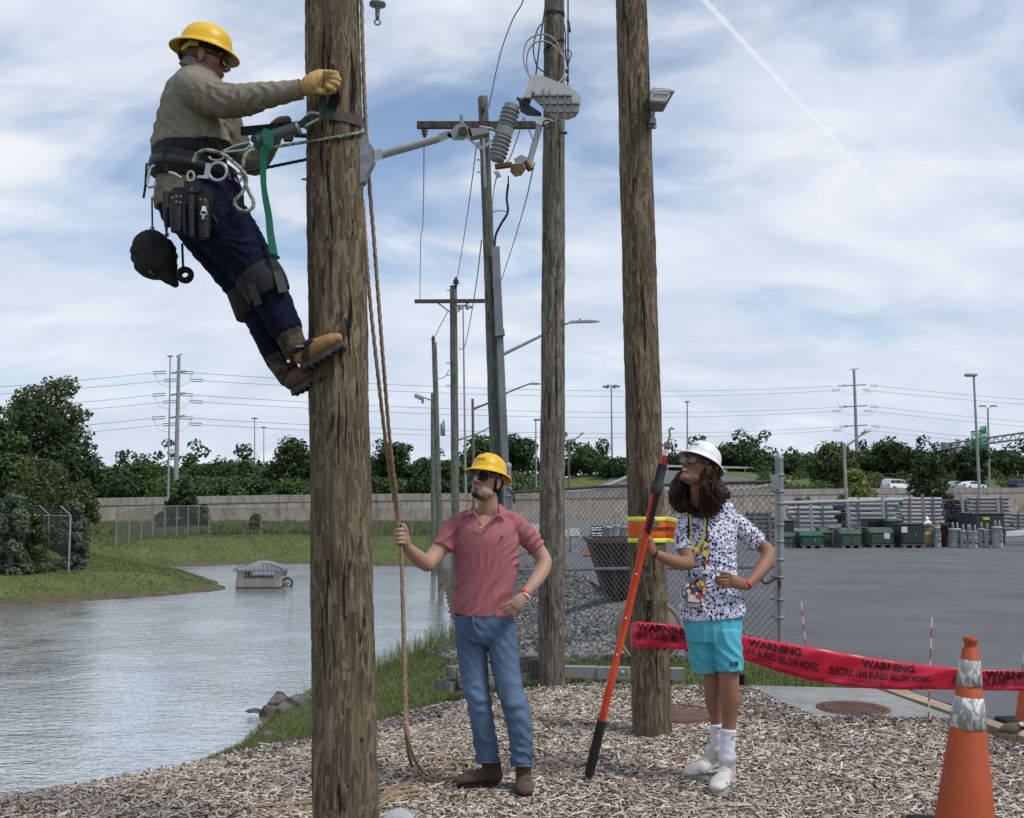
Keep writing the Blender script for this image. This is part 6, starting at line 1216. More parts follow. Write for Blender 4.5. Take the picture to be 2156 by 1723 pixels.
def helmet(root, H, m, und, txt=None, size=1.0, strap=True, tilt=0.0, name='hard_hat', oz=0.0):
    hm = MB(); n = 64; rows = []; Rt = Matrix.Rotation(tilt, 3, 'X')
    def pt(x, y, z): q = Rt @ Vector((x, y, z)) * size; return H(q.x, q.y - .008, q.z + .045 + oz)
    def ring(k, z, ex, ey, rid=0.0, fz=0.0):
        out = []
        for i in range(n):
            a = 2 * math.pi * i / n; x, y = math.cos(a) * ex, math.sin(a) * ey; zz = z + fz * (-math.sin(a) ** 2 * .35 - .0) ; 
            if rid: zz += rid * (math.exp(-(x / .012) ** 2) + .8 * math.exp(-((abs(x) - .042) / .010) ** 2))
            out.append(pt(x, y, zz))
        return out
    rows.append(ring(0, -.012, .148, .175, 0, .02)); rows.append(ring(0, -.007, .150, .177, 0, .02)); rows.append(ring(0, -.001, .146, .172, 0, .02)); rows.append(ring(0, .006, .128, .148, 0, .008)); rows.append(ring(0, .014, .115, .133))
    for t in np.linspace(.06, .985, 12): z = .016 + .118 * math.sin(t * math.pi / 2); e = max(0.03, (1 - (math.sin(t * math.pi / 2)) ** 2.4)) ** (1 / 2.3); rows.append(ring(0, z, .111 * e, .129 * e, .0055 * sstep(.2, .55, t)))
    vs = [p for r in rows for p in r] + [pt(0, 0, .1365)]; fs = [(i * n + k, i * n + (k + 1) % n, (i + 1) * n + (k + 1) % n, (i + 1) * n + k) for i in range(len(rows) - 1) for k in range(n)]
    L = (len(rows) - 1) * n; fs += [(L + k, L + (k + 1) % n, len(vs) - 1) for k in range(n)]; hm.add(vs, fs, True); hat = hm.build(name, m, root)
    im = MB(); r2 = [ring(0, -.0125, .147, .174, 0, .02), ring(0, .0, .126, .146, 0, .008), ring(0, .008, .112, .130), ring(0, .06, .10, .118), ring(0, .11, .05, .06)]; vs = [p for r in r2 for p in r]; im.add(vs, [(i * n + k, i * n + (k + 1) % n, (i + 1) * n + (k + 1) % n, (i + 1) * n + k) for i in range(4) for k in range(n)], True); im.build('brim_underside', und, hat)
    if strap:
        sm = MB(); a_, b_ = [], []
        for i in range(41): a = 2 * math.pi * i / 40; a_.append(pt(math.cos(a) * .088, math.sin(a) * .108, .012)); b_.append(pt(math.cos(a) * .086, math.sin(a) * .106, -.018 - .012 * max(0, -math.sin(a))))
        sm.add(a_ + b_, [(i, i + 1, 42 + i, 41 + i) for i in range(40)], True); sm.build('head_band', blackm, hat)
        for s in (-1, 1):
            ym = MB()
            q = [pt(s * .096, -.02, .0), pt(s * .094, -.065, .0), pt(s * .070, -.098, -.034), pt(s * .072, -.098, -.058), pt(s * .088, -.062, -.026), pt(s * .092, -.02, -.020)]; ym.add(q + [p - (p - H.c) * .03 for p in q], [(0, 1, 4, 5), (1, 2, 3, 4), (6, 11, 10, 7), (7, 10, 9, 8)])
            ym.build('strap', mat('strap_yellow', (0.55, 0.40, 0.03), rough=0.6), hat)
        MB().box(pt(0, -.112, -.052), (.07, .02, .03), M=H.M, bev=.006).build('ratchet', blackm, hat)
    if txt:
        tm = MB(); vals = text_mesh(txt, .024, .0006)
        def fn(x, y):
            a = math.pi / 2 - x / .12 + .0; z = .066 + y; t = math.asin(min(.99, (z - .016) / .118)) / (math.pi / 2); e = (1 - (math.sin(t * math.pi / 2)) ** 2.4) ** (1 / 2.3) + .012; return pt(math.cos(a) * .111 * e, math.sin(a) * .129 * e, z)
        tm.add([fn(-q[0] * -1, q[1]) for q in vals[0]], vals[1]); tm.build('lettering', mat('hat_lettering', (0.05, 0.05, 0.045), rough=0.6), hat)
    return hat
def glasses(root, H, lens, fr, wrap=1.0, hl=.040, wl=.056, z0=.004):
    g = MB(); 
    for s in (-1, 1):
        for a, b in ((.070, .083),): g.bar(H(s * .066, .074, z0 + .010), H(s * .082, -.005, z0 + .012), .006, .010)
    g.bar(H(-.012, .108, z0 + .006), H(.012, .108, z0 + .006), .008, .010)
    fo = None
    def lensmesh(mb, s, grow, dep):
        top, bot = [], []; n = 10; vs = []
        for j in range(5):
            for i in range(n + 1):
                u = i / n; v = j / 4; x = .008 + wl * u + (grow * (2 * u - 1)); rr = 1 - .30 * (abs(2 * v - 1) ** 3) * (abs(2 * u - 1) ** 2); zz = z0 - hl * .5 + hl * v + grow * (2 * v - 1); xm = .008 + wl * .5; x = xm + (x - xm) * rr; zz = zz - (u * .004); y = .104 - .50 * max(0, x - .018) ** 1.25 * wrap + dep; vs.append(H(s * x, y, zz))
        m = n + 1; mb.add(vs, [(j * m + i, j * m + i + 1, (j + 1) * m + i + 1, (j + 1) * m + i) for j in range(4) for i in range(n)], True)
    for s in (-1, 1): lensmesh(g, s, .0035, -.0005)
    fo = g.build('sunglasses', fr, root)
    for s in (-1, 1): l = MB(); lensmesh(l, s, 0, .002); l.build('lens', lens, fo)
def finger(mb, pts, r=.009): limb(mb, pts, [r * 1.08] + [r] * (len(pts) - 2) + [r * .82], 4, n=10)
def skinmat(name, base):
    m = mat(name, base, vcol='Col', rough=.55, bump=.12, bscale=220, spec=.35); pr = [n for n in m.node_tree.nodes if n.type == 'BSDF_PRINCIPLED'][0]; pr.inputs['Subsurface Weight'].default_value = .12; pr.inputs['Subsurface Radius'].default_value = (.01, .004, .002); return m
def cloth(name, c1, c2, sc=8, b=.25, bs=350, rough=.9, **k): return mat(name, c1, c2, scale=sc, rough=rough, bump=b, bscale=bs, spec=.15, **k)
lens1 = mat('dark_lens', (0.010, 0.010, 0.012), rough=.06, spec=.6); frm = mat('black_frame', (0.012, 0.012, 0.013), rough=.3); frb = mat('brown_frame', (0.05, 0.03, 0.025), rough=.35); lens2 = mat('grey_lens', (0.07, 0.075, 0.085), rough=.08, spec=.6); lens3 = mat('mirror_lens', (0.10, 0.11, 0.05), rough=.12, metal=.5)
hairm = mat('dark_hair', (0.012, 0.008, 0.006), (0.028, 0.018, 0.013), scale=30, rough=.6)
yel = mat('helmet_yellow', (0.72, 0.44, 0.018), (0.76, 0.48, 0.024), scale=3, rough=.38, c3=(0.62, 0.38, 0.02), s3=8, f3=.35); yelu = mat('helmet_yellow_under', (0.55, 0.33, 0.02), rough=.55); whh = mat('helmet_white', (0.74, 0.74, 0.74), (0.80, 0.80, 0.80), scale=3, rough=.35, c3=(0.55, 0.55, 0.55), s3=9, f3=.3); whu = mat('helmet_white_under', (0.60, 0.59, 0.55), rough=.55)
def paint_face(H, V, C, hair=None, beard=None, lip=(0.30, 0.11, 0.10), mus=None):
    L = H.local(V); x, y, z = L[:, 0], L[:, 1], L[:, 2]; near = (np.abs(x) < .12) & (np.abs(y) < .14) & (z > -.14) & (z < .13)
    def mix(m, col, a=1.0): 
        w = np.clip(m, 0, 1)[:, None] * a * near[:, None]; C[:] = C * (1 - w) + np.array(col) * w
    red = np.exp(-((np.abs(x) - .04) / .02) ** 2 - ((z + .02) / .022) ** 2) * (y > .04); mix(red, (C[0] * np.array([1.05, .82, .80])), .5); mix(np.exp(-(x / .016) ** 2 - ((z + .022) / .018) ** 2) * (y > .09), C[0] * np.array([1.05, .80, .76]), .5)
    mix(np.exp(-((z + .056) / .0095) ** 4 - (x / .025) ** 4) * (y > .07), lip, .85); mix(np.exp(-((z + .0568) / .0014) ** 2 - (x / .024) ** 4) * (y > .07), (.06, .02, .02), .9)
    if beard: 
        for cx_, cz, sx_, sz, col, a in beard: mix(np.exp(-((np.abs(x) - cx_) / sx_) ** 4 - ((z - cz) / sz) ** 4) * (y > .0), col, a)
    if hair: mix(((y < .010 + .2 * (z - .0)) & (z > -.055 + .3 * (y < -.03) * 0) & (np.abs(x) < .0775 + .02 * (z > .02)) & ~((np.abs(z) < .05) & (np.abs(y + .004) < .022) & (np.abs(x) > .074))).astype(float), hair, .92)
    mix(np.exp(-((np.abs(x) - .032) / .02) ** 4 - ((z - .030) / .005) ** 2) * (y > .05), (.03, .02, .015), .8)
# ---------------------------------------------------------------- man in pink polo shirt
KA = .25655
def A5(x, y, Y=5.80): return P(784.3 + KA * x, 912.6 + KA * y, Y)
def A6(x, y, Y=5.84): return P(784.3 + .2554 * x, 1283.3 + .2554 * y, Y)
X = Vector((1, 0, 0))
pm = empty('person', G(1040, 1645, 0), 'man in pink polo shirt, jeans and yellow hard hat holding the rope', 'person')
H1 = Head(A5(935, 396, 5.78), (-.50, -.83, .27), math.radians(-1))
b = MB(); head_shape(b, H1, 1.05)
limb(b, [A5(945, 700, 5.83), A5(945, 600, 5.81), H1(0, -.036, -.06)], [(.066, .06), (.058, .056), (.05, .05)], 5, X)
limb(b, [A5(930, 690, 5.83), A5(930, 850, 5.82), A5(930, 1100, 5.82), A5(915, 1400, 5.82), A6(920, 150)], [(.09, .05), (.145, .09), (.15, .095), (.15, .095), (.15, .10)], 5, X)
for pts, rad in (([A5(668, 815, 5.83), A5(590, 890, 5.80), A5(515, 1000, 5.76), A5(450, 1078, 5.70)], [.042, .048, .047, .041]), ([A5(452, 1078, 5.70), A5(390, 1035, 5.65), A5(330, 985, 5.58), A5(285, 935, 5.52), A5(268, 900, 5.50)], [.041, .044, .037, .028, .027]), ([A5(1200, 810, 5.83), A5(1295, 885, 5.86), A5(1370, 980, 5.88), A5(1418, 1052, 5.86)], [.042, .047, .046, .040]), ([A5(1418, 1052, 5.86), A5(1390, 1130, 5.82), A5(1330, 1220, 5.75), A5(1265, 1300, 5.69), A5(1240, 1335, 5.67)], [.040, .043, .038, .028, .027])): limb(b, pts, rad, 6)
# right fist round the rope
limb(b, [A5(275, 895, 5.50), A5(266, 860, 5.495), A5(262, 815, 5.49)], [(.024, .030), (.025, .036), (.022, .034)], 5, X)
for k, (yy, tip) in enumerate(((792, 196), (829, 186), (866, 184), (900, 192))): finger(b, [A5(272, yy + 8, 5.485), A5(248, yy - 2, 5.455), A5(212, yy, 5.447), A5(tip, yy + 5, 5.47), A5(tip + 18, yy + 8, 5.497)], .0100 - .0006 * (k == 3))
finger(b, [A5(283, 830, 5.48), A5(272, 785, 5.465), A5(254, 757, 5.46), A5(240, 748, 5.465)], .0112)
# left hand on hip
limb(b, [A5(1240, 1330, 5.67), A5(1205, 1375, 5.655), A5(1170, 1420, 5.65)], [(.026, .022), (.036, .020), (.036, .018)], 5, Vector((.7, 0, -.7)))
for q in ([(1160, 1372), (1110, 1398), (1070, 1425), (1044, 1442)], [(1168, 1396), (1122, 1430), (1090, 1455), (1072, 1472)], [(1178, 1420), (1140, 1455), (1115, 1480), (1100, 1492)], [(1190, 1445), (1165, 1470), (1150, 1488), (1142, 1502)]): finger(b, [A5(*p, 5.652 - .006 * i + .004 * i * i) for i, p in enumerate(q)], .0092)
finger(b, [A5(1205, 1370, 5.66), A5(1215, 1420, 5.68), A5(1200, 1470, 5.70)], .0105)
for pts, rad in (([A6(810, 150), A6(850, 600), A6(885, 820), A6(925, 1120, 5.88)], [.07, .058, .05, .045]), ([A6(1060, 150), A6(1115, 600, 5.80), A6(1190, 850, 5.80), A6(1226, 1130, 5.80)], [.07, .058, .05, .045])): limb(b, pts, rad, 6)
me = remesh(b, .0040, 3); V, N = getv(me); C = np.tile(np.array([0.40, 0.245, 0.175]), (len(V), 1)); C *= (1 + .06 * wob(V[:, 0] * 9, V[:, 2] * 9, 3)[:, None])
DK = (.018, .011, .008); paint_face(H1, V, C, DK, [(0, -.099, .032, .024, DK, 1.0), (0, -.078, .014, .010, DK, .85), (0, -.042, .027, .005, (.06, .035, .025), .7), (0, -.075, .06, .035, (.30, .19, .14), .25)])
paint(me, C); link('body', me, skinmat('skin_light', (.4, .25, .18)), pm)
# polo shirt
s = MB(); limb(s, [A5(935, 668, 5.84), A5(938, 700, 5.835), A5(938, 745, 5.83), A5(933, 850, 5.82), A5(933, 950, 5.82), A5(932, 1100, 5.82), A5(918, 1250, 5.82), A5(908, 1400, 5.82), A5(905, 1488, 5.82)], [(.078, .058), (.135, .074), (.176, .092), (.186, .120), (.186, .124), (.176, .120), (.168, .118), (.168, .120), (.169, .121)], 6, X, 40, (0, 0))
limb(s, [A5(760, 770, 5.83), A5(672, 792, 5.825), A5(612, 860, 5.80), A5(572, 940, 5.775)], [.055, .062, .060, .056], 6, ends=(1, 0)); limb(s, [A5(1120, 755, 5.83), A5(1205, 785, 5.84), A5(1285, 865, 5.86), A5(1348, 942, 5.875)], [.055, .062, .059, .054], 6, ends=(1, 0))
for q in ([(880, 668), (800, 690), (720, 722), (665, 775)], [(1000, 664), (1075, 684), (1150, 716), (1208, 768)]): limb(s, [A5(*w_, 5.835) for w_ in q], [.040, .042, .048, .056], 5)
me = remesh(s, .0055, 3)
folds(me, .024, 44, (.78, 0, -.62), 3, lambda V: .35 + .65 * np.exp(-((V[:, 2] - 1.0) / .2) ** 2), 11); folds(me, .014, 66, (.9, .2, -.45), 5, lambda V: .35 + .65 * (np.abs(V[:, 0] - A5(935, 700).x) > .15), 16)
V, N = getv(me); C = np.tile(np.array([0.375, 0.140, 0.155]), (len(V), 1)); pxy = np.array([[(v[0] * F / v[1] + CX - 784.3) / KA, 0] for v in V]); vz = A5(0, 655).z - V[:, 2]; w = (A5(1028, 0).x - A5(835, 0).x) / 2; cxm = A5(925, 0).x
vm = (np.abs(V[:, 0] - cxm) < w * np.clip(1 - vz / .085, 0, 1)) & (vz > -.06) & (V[:, 1] < 5.82); C[vm] = (.40, .255, .19)
paint(me, C); shirt = link('shirt', me, mat('pink_knit', (0.40, 0.135, 0.15), vcol='Col', rough=.9, bump=.25, bscale=420, spec=.1, c3=(0.34, 0.11, 0.13), s3=110, f3=.3), pm)
pinkm = cloth('pink_collar', (0.42, 0.145, 0.16), (0.39, 0.13, 0.15), 20); navyk = cloth('collar_lining', (0.055, 0.05, 0.07), (0.09, 0.08, 0.10), 40)
def flap(pts, th, m, name, par):
    q = [A5(*p) for p in pts]; MB().prism(q, (0, th, 0)).build(name, m, par)
flap([(830, 590, 5.755), (812, 612, 5.745), (740, 668, 5.73), (790, 662, 5.70), (838, 652, 5.70)], .012, pinkm, 'collar', shirt); flap([(1040, 575, 5.755), (1075, 600, 5.75), (1118, 660, 5.735), (1048, 655, 5.71), (1030, 645, 5.71)], .012, pinkm, 'collar', shirt)
flap([(834, 592, 5.75), (824, 640, 5.70), (793, 672, 5.695), (806, 690, 5.695), (835, 655, 5.698)], .010, navyk, 'collar_lining', shirt); flap([(1034, 585, 5.75), (1047, 650, 5.705), (1022, 668, 5.70), (1018, 648, 5.70)], .010, navyk, 'collar_lining', shirt)
limb(MB(), [A5(840, 660, 5.70), A5(870, 720, 5.692), A5(905, 768, 5.692)], [.006, .006, .005], 4).build('placket_edge', pinkm, shirt); limb(MB(), [A5(1020, 660, 5.70), A5(975, 720, 5.692), A5(922, 770, 5.692)], [.006, .006, .005], 4).build('placket_edge', pinkm, shirt)
MB().tube([A5(896, 770, 5.686), A5(896, 770, 5.680)], .0055, 14).build('button', signw, shirt)
mb = MB(); mb.prism([A5(1042, 865, 5.695), A5(1078, 835, 5.695), A5(1068, 862, 5.695), A5(1052, 868, 5.695)], (0, .006, 0)); mb.build('emblem', mat('emblem_navy', (0.03, 0.03, 0.06), rough=.8), shirt)
# jeans
j = MB(); limb(j, [A6(918, 20, 5.82), A6(925, 110, 5.82), A6(935, 210, 5.82)], [(.163, .112), (.170, .120), (.165, .118)], 5, X, 36, (0, .7))
limb(j, [A6(805, 160, 5.83), A6(818, 320, 5.83), A6(838, 520, 5.83), A6(862, 700, 5.82), A6(886, 790, 5.83), A6(905, 930, 5.85), A6(930, 1090, 5.87), A6(948, 1245, 5.88)], [(.088, .10), (.086, .096), (.080, .086), (.072, .078), (.067, .072), (.066, .072), (.066, .072), (.064, .070)], 7, X, 30, (0, 0))
limb(j, [A6(1060, 160, 5.82), A6(1078, 320, 5.80), A6(1105, 520, 5.79), A6(1145, 700, 5.78), A6(1180, 800, 5.78), A6(1208, 930, 5.79), A6(1225, 1090, 5.80), A6(1236, 1278, 5.80)], [(.086, .10), (.084, .096), (.078, .086), (.072, .078), (.072, .074), (.071, .072), (.066, .070), (.059, .066)], 7, X, 30, (0, 0))
me = remesh(j, .0055, 3); zk = A6(0, 740).z; zh = A6(0, 1240).z
folds(me, .020, 46, (.35, .1, 1), 11, lambda V: .05 + .88 * np.exp(-((V[:, 2] - zk) / .10) ** 2) + .75 * np.exp(-((V[:, 2] - zh - .06) / .12) ** 2) + .3 * np.exp(-((V[:, 2] - .86) / .06) ** 2)); folds(me, .006, 70, (.7, 0, .7), 12, lambda V: .5 + .5 * np.sin(V[:, 2] * 9), 9)
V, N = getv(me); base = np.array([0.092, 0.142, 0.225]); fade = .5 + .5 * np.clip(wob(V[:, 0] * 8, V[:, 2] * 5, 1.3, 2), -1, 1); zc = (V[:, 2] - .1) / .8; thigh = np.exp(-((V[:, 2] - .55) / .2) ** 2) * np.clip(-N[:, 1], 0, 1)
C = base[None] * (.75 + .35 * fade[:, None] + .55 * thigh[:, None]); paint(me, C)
jeans = link('jeans', me, mat('denim', (.1, .15, .27), vcol='Col', rough=.9, bump=.35, bscale=300, spec=.12, c3=(0.16, 0.22, 0.32), s3=90, f3=.35), pm)
den2 = cloth('denim_seam', (0.07, 0.11, 0.20), (0.14, 0.19, 0.28), 60)
for q in ([A6(940, 275, 5.73), A6(950, 330, 5.745), A6(968, 600, 5.765)],): pass
limb(MB(), [A6(828, 60, 5.705), A6(832, 130, 5.702), A6(855, 175, 5.702)], [.006, .006, .004], 4).build('fly_seam', den2, jeans)
for (cx_, y_, Yc, r) in ((948, 1238, 5.88, .0665), (1236, 1270, 5.80, .0620)):
    c = A6(cx_, y_, Yc); MB().tube([c + Vector((math.cos(t) * r, math.sin(t) * r * 1.07, .004 * math.sin(3 * t))) for t in np.linspace(0, 6.283, 33)[:-1]], .0055, 8, closed=True).build('hem', den2, jeans)
# suede boots
suede = mat('suede_brown', (0.075, 0.050, 0.038), (0.13, 0.092, 0.070), scale=14, rough=.95, bump=.3, bscale=200, spec=.1); solem = mat('boot_sole', (0.025, 0.018, 0.014), rough=.8)
def boot(root, heel, toe, shaft, w=.043, m=suede, sm=None, h=.085, toeh=.035, name='boot', sh=.055):
    heel, toe = Vector(heel), Vector(toe); d = toe - heel; d.z = 0; L = d.length; d.normalize(); s_ = d.cross(Vector((0, 0, 1))); q = MB(); Z = Vector((0, 0, 1))
    limb(q, [heel + Z * .045 - d * .01, heel + d * L * .3 + Z * .045, heel + d * L * .62 + Z * .04, heel + d * L * .86 + Z * .033, heel + d * L * .97 + Z * .028], [(w * .80, .042), (w * .80, .043), (w * 1.06, .036), (w * .98, .028), (w * .74, .020)], 5, s_)
    limb(q, [heel + d * .02 + Z * .05, heel + d * .03 + Z * .1, Vector(shaft)], [(w * .9, sh * .95), (w * .95, sh), (w * 1.1, sh)], 5, s_); me = remesh(q, .0045, 2); folds(me, .005, 60, d + Z * .5, 2); bt = link(name, me, m, root)
    so = []; n = 28
    for t in np.linspace(0, 2 * math.pi, n, endpoint=False):
        c = math.cos(t); wv = w * (1.0 - .12 * math.exp(-((c + .2) / .3) ** 2)) * (1.12 if c > .1 else .95) * (1 - .25 * max(0, c - .6)); so.append(heel + d * (L * .5 - .01 + (L * .53) * c) + s_ * (math.sin(t) * wv))
    MB().add([p + Z * -.012 for p in so] + [p + Z * .014 for p in so], [tuple(range(n)), tuple(range(n, 2 * n))] + [(i, (i + 1) % n, n + (i + 1) % n, n + i) for i in range(n)]).build('sole', sm or solem, bt); return bt
gz0 = .022
h_, t_ = A6(1020, 1300, 5.93), A6(700, 1385, 5.86); h_.z = t_.z = gz0; boot(pm, h_, t_, A6(942, 1180, 5.89), .045)
h_, t_ = A6(1240, 1330, 5.87), A6(1262, 1425, 5.64); h_.z = t_.z = gz0; boot(pm, h_, t_, A6(1232, 1200, 5.81), .047)
# hat, glasses, hair, wristbands
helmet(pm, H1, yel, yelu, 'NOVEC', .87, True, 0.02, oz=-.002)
glasses(pm, H1, lens1, frm, .9, .044, .059, .004)
hm = MB(); hm.ell(H1(0, -.030, .018), (.082, .088, .080), H1.M, 24, 16); hm.ell(H1(0, -.075, -.035), (.05, .03, .045), H1.M); me = remesh(hm, .005, 2); V, N = getv(me); setv(me, V + N * (.003 * np.sin(V[:, 2] * 900 + 6 * np.sin(V[:, 0] * 160)))[:, None]); link('hair', me, hairm, pm)
gt = MB(); gt.ell(H1(0, .0825, -.099), (.026, .0215, .0195), H1.M); gt.ell(H1(0, .091, -.082), (.010, .0085, .009), H1.M); me = remesh(gt, .0035, 2); V, N = getv(me); setv(me, V + N * (.0012 * np.sin(V[:, 0] * 1500 + 3 * np.sin(V[:, 2] * 700)))[:, None]); link('goatee', me, hairm, pm)
redb = mat('wristband_red', (0.55, 0.04, 0.03), rough=.5)
def band(root, p, d, r, m, w=.012, name='wristband'):
    d = Vector(d).normalized(); x, y = frame(d); n = 24; vs = []
    for o in (-w / 2, w / 2):
        for k in range(n): a = 2 * math.pi * k / n; vs.append(Vector(p) + d * o + (x * math.cos(a) + y * math.sin(a)) * r)
    me = MB().add(vs, [(k, (k + 1) % n, n + (k + 1) % n, n + k) for k in range(n)], True).build(name, m, root); return me
dv = A5(1240, 1335, 5.67) - A5(1330, 1220, 5.75); band(pm, A5(1243, 1318, 5.676), dv, .0315, redb, .015); band(pm, A5(1252, 1345, 5.668), dv, .032, signw, .006)
# ---------------------------------------------------------------- long-haired man with hot stick
KB = .27306
def B7(x, y, Y=5.95): return P(1212 + KB * x, 884.1 + KB * y, Y)
def B8(x, y, Y=5.95): return P(1212 + .2636 * x, 1269.1 + .2636 * y, Y)
def B6(x, y, Y=5.90): return P(1397.4 + .14069 * x, 884.1 + .14069 * y, Y)
ym = empty('person', G(1500, 1635, 0), 'long-haired man in flower-print shirt and turquoise shorts wearing a white hard hat', 'person')
H2 = Head(B6(520, 730, 5.88), (-.73, -.56, .47), math.radians(-3))
b = MB(); head_shape(b, H2, .95)
limb(b, [B7(965, 730, 5.97), B7(955, 620, 5.95), H2(0, -.04, -.06)], [(.06, .058), (.052, .052), (.048, .05)], 5, X)
limb(b, [B7(1000, 740, 5.98), B7(1000, 850, 5.98), B7(1040, 1100, 5.98), B7(1050, 1350, 5.98), B8(1100, 230, 5.96)], [(.09, .05), (.13, .08), (.13, .085), (.14, .09), (.15, .10)], 5, X)
for pts, rad in (([B7(870, 835, 5.94), B7(848, 910, 5.90), B7(855, 1020, 5.86), B7(872, 1110, 5.83)], [.040, .042, .040, .037]), ([B7(872, 1110, 5.83), B7(800, 1105, 5.80), B7(710, 1075, 5.77), B7(620, 1035, 5.75), B7(585, 1010, 5.74)], [.037, .040, .034, .026, .026]), ([B7(1210, 815, 6.0), B7(1315, 875, 6.03), B7(1420, 960, 6.05), B7(1492, 1012, 6.04)], [.040, .044, .042, .038]), ([B7(1492, 1012, 6.04), B7(1470, 1090, 5.98), B7(1410, 1180, 5.90), B7(1340, 1255, 5.84), B7(1315, 1280, 5.82)], [.038, .041, .036, .027, .026])): limb(b, pts, rad, 6)
limb(b, [B7(590, 1015, 5.74), B7(565, 960, 5.735), B7(548, 925, 5.73)], [(.026, .026), (.034, .022), (.032, .020)], 5, Vector((.8, 0, .5)))
finger(b, [B7(575, 965, 5.735), B7(560, 920, 5.71), B7(535, 890, 5.70), B7(515, 872, 5.705)], .0108)
for k, (x, y) in enumerate(((497, 905), (492, 925), (486, 945), (484, 966))): finger(b, [B7(556 + 2 * k, 925 + 16 * k, 5.745), B7(530, y - 4, 5.768), B7(x, y, 5.755), B7(x + 2, y + 4, 5.725), B7(x + 16, y + 6, 5.708)], .0088)
limb(b, [B7(1320, 1280, 5.82), B7(1260, 1262, 5.805), B7(1205, 1245, 5.80)], [(.026, .023), (.036, .020), (.036, .018)], 5, Vector((0, 0, 1)))
for q in ([(1200, 1212), (1150, 1208), (1115, 1215), (1092, 1222)], [(1195, 1236), (1135, 1238), (1100, 1243), (1078, 1246)], [(1200, 1260), (1145, 1262), (1115, 1266), (1095, 1268)], [(1210, 1282), (1165, 1285), (1140, 1290), (1125, 1292)]): finger(b, [B7(*p, 5.80 - .008 * i + .006 * i * i) for i, p in enumerate(q)], .0088)
finger(b, [B7(1235, 1230, 5.80), B7(1190, 1192, 5.80), B7(1150, 1182, 5.80), B7(1120, 1186, 5.805)], .0100)
for pts, rad in (([B8(1000, 250, 6.0), B8(1060, 460, 6.0), B8(1090, 600, 6.0), B8(1092, 690, 6.01), B8(1098, 780, 6.03), B8(1118, 930, 6.06), B8(1128, 1120, 6.08)], [.075, .058, .048, .046, .047, .033, .032]), ([B8(1190, 250, 5.93), B8(1215, 460, 5.90), B8(1225, 600, 5.88), B8(1228, 690, 5.88), B8(1232, 780, 5.89), B8(1225, 950, 5.90), B8(1212, 1200, 5.90)], [.078, .064, .056, .055, .057, .041, .037])): limb(b, pts, rad, 7)
me = remesh(b, .0040, 3); V, N = getv(me); C = np.tile(np.array([0.27, 0.135, 0.085]), (len(V), 1)); C *= (1 + .06 * wob(V[:, 0] * 9, V[:, 2] * 9, 3)[:, None]); paint_face(H2, V, C, None, [(0, -.045, .024, .0045, (.15, .08, .05), .5), (0, -.09, .03, .02, (.22, .115, .075), .4)], (.28, .10, .085))
L = H2.local(V); tm = np.exp(-((L[:, 2] + .0585) / .0042) ** 4 - (L[:, 0] / .018) ** 4) * (L[:, 1] > .07); C = C * (1 - tm[:, None]) + np.array([.66, .62, .55]) * tm[:, None]
paint(me, C); link('body', me, skinmat('skin_tan', (.27, .14, .09)), ym)
# flower-print shirt
prm = bpy.data.materials.new('flower_print'); prm.use_nodes = True; nt = prm.node_tree; nt.nodes.clear(); tcn = nd(nt, 'ShaderNodeTexCoord').outputs['Object']
def vor(sc, st=(1, 1, 1), off=(0, 0, 0), rnd_=1.0): return nd(nt, 'ShaderNodeTexVoronoi', {'Vector': nd(nt, 'ShaderNodeMapping', {0: tcn, 'Scale': st, 'Location': off}).outputs[0], 'Scale': sc, 'Randomness': rnd_})
wn = nd(nt, 'ShaderNodeTexNoise', {'Vector': tcn, 'Scale': 150.0, 'Detail': 2.0}).outputs['Fac']
v1, v2, v3 = vor(56), vor(70, off=(3, 1, 2)), vor(72, off=(7, 5, 1)); base = (0.72, 0.72, 0.82)
def blob(v, lo, hi, amt): return ramp(nt, math_(nt, 'ADD', v.outputs['Distance'], math_(nt, 'MULTIPLY', math_(nt, 'SUBTRACT', wn, .5), amt)), [(lo, 1.0), (hi, 0.0)])
sel = lambda v, t: math_(nt, 'GREATER_THAN', nd(nt, 'ShaderNodeSeparateColor', {0: v.outputs['Color']}).outputs[0], t)
c = nd(nt, 'ShaderNodeMixRGB', {0: math_(nt, 'MULTIPLY', blob(v3, .44, .50, .9), sel(v3, .35)), 1: c4(base), 2: c4((0.40, 0.42, 0.58))}).outputs[0]
c = nd(nt, 'ShaderNodeMixRGB', {0: math_(nt, 'MULTIPLY', blob(v2, .34, .40, .9), sel(v2, .45)), 1: c, 2: c4((0.14, 0.13, 0.16))}).outputs[0]
c = nd(nt, 'ShaderNodeMixRGB', {0: math_(nt, 'MULTIPLY', blob(v1, .42, .46, .9), sel(v1, .30)), 1: c, 2: c4((0.018, 0.018, 0.11))}).outputs[0]
pr = nd(nt, 'ShaderNodeBsdfPrincipled', {'Base Color': c, 'Roughness': .85, 'Specular IOR Level': .15}); nd(nt, 'ShaderNodeOutputMaterial', {0: pr.outputs[0]})
s = MB(); limb(s, [B7(985, 690, 6.0), B7(1005, 715, 5.995), B7(1020, 760, 5.99), B7(1010, 880, 5.98), B7(1025, 1000, 5.975), B7(1048, 1110, 5.97), B7(1042, 1250, 5.96), B7(1048, 1400, 5.955), B7(1062, 1535, 5.95)], [(.08, .055), (.140, .072), (.175, .09), (.172, .115), (.160, .116), (.143, .112), (.158, .118), (.182, .125), (.188, .128)], 6, X, 40, (0, 0))
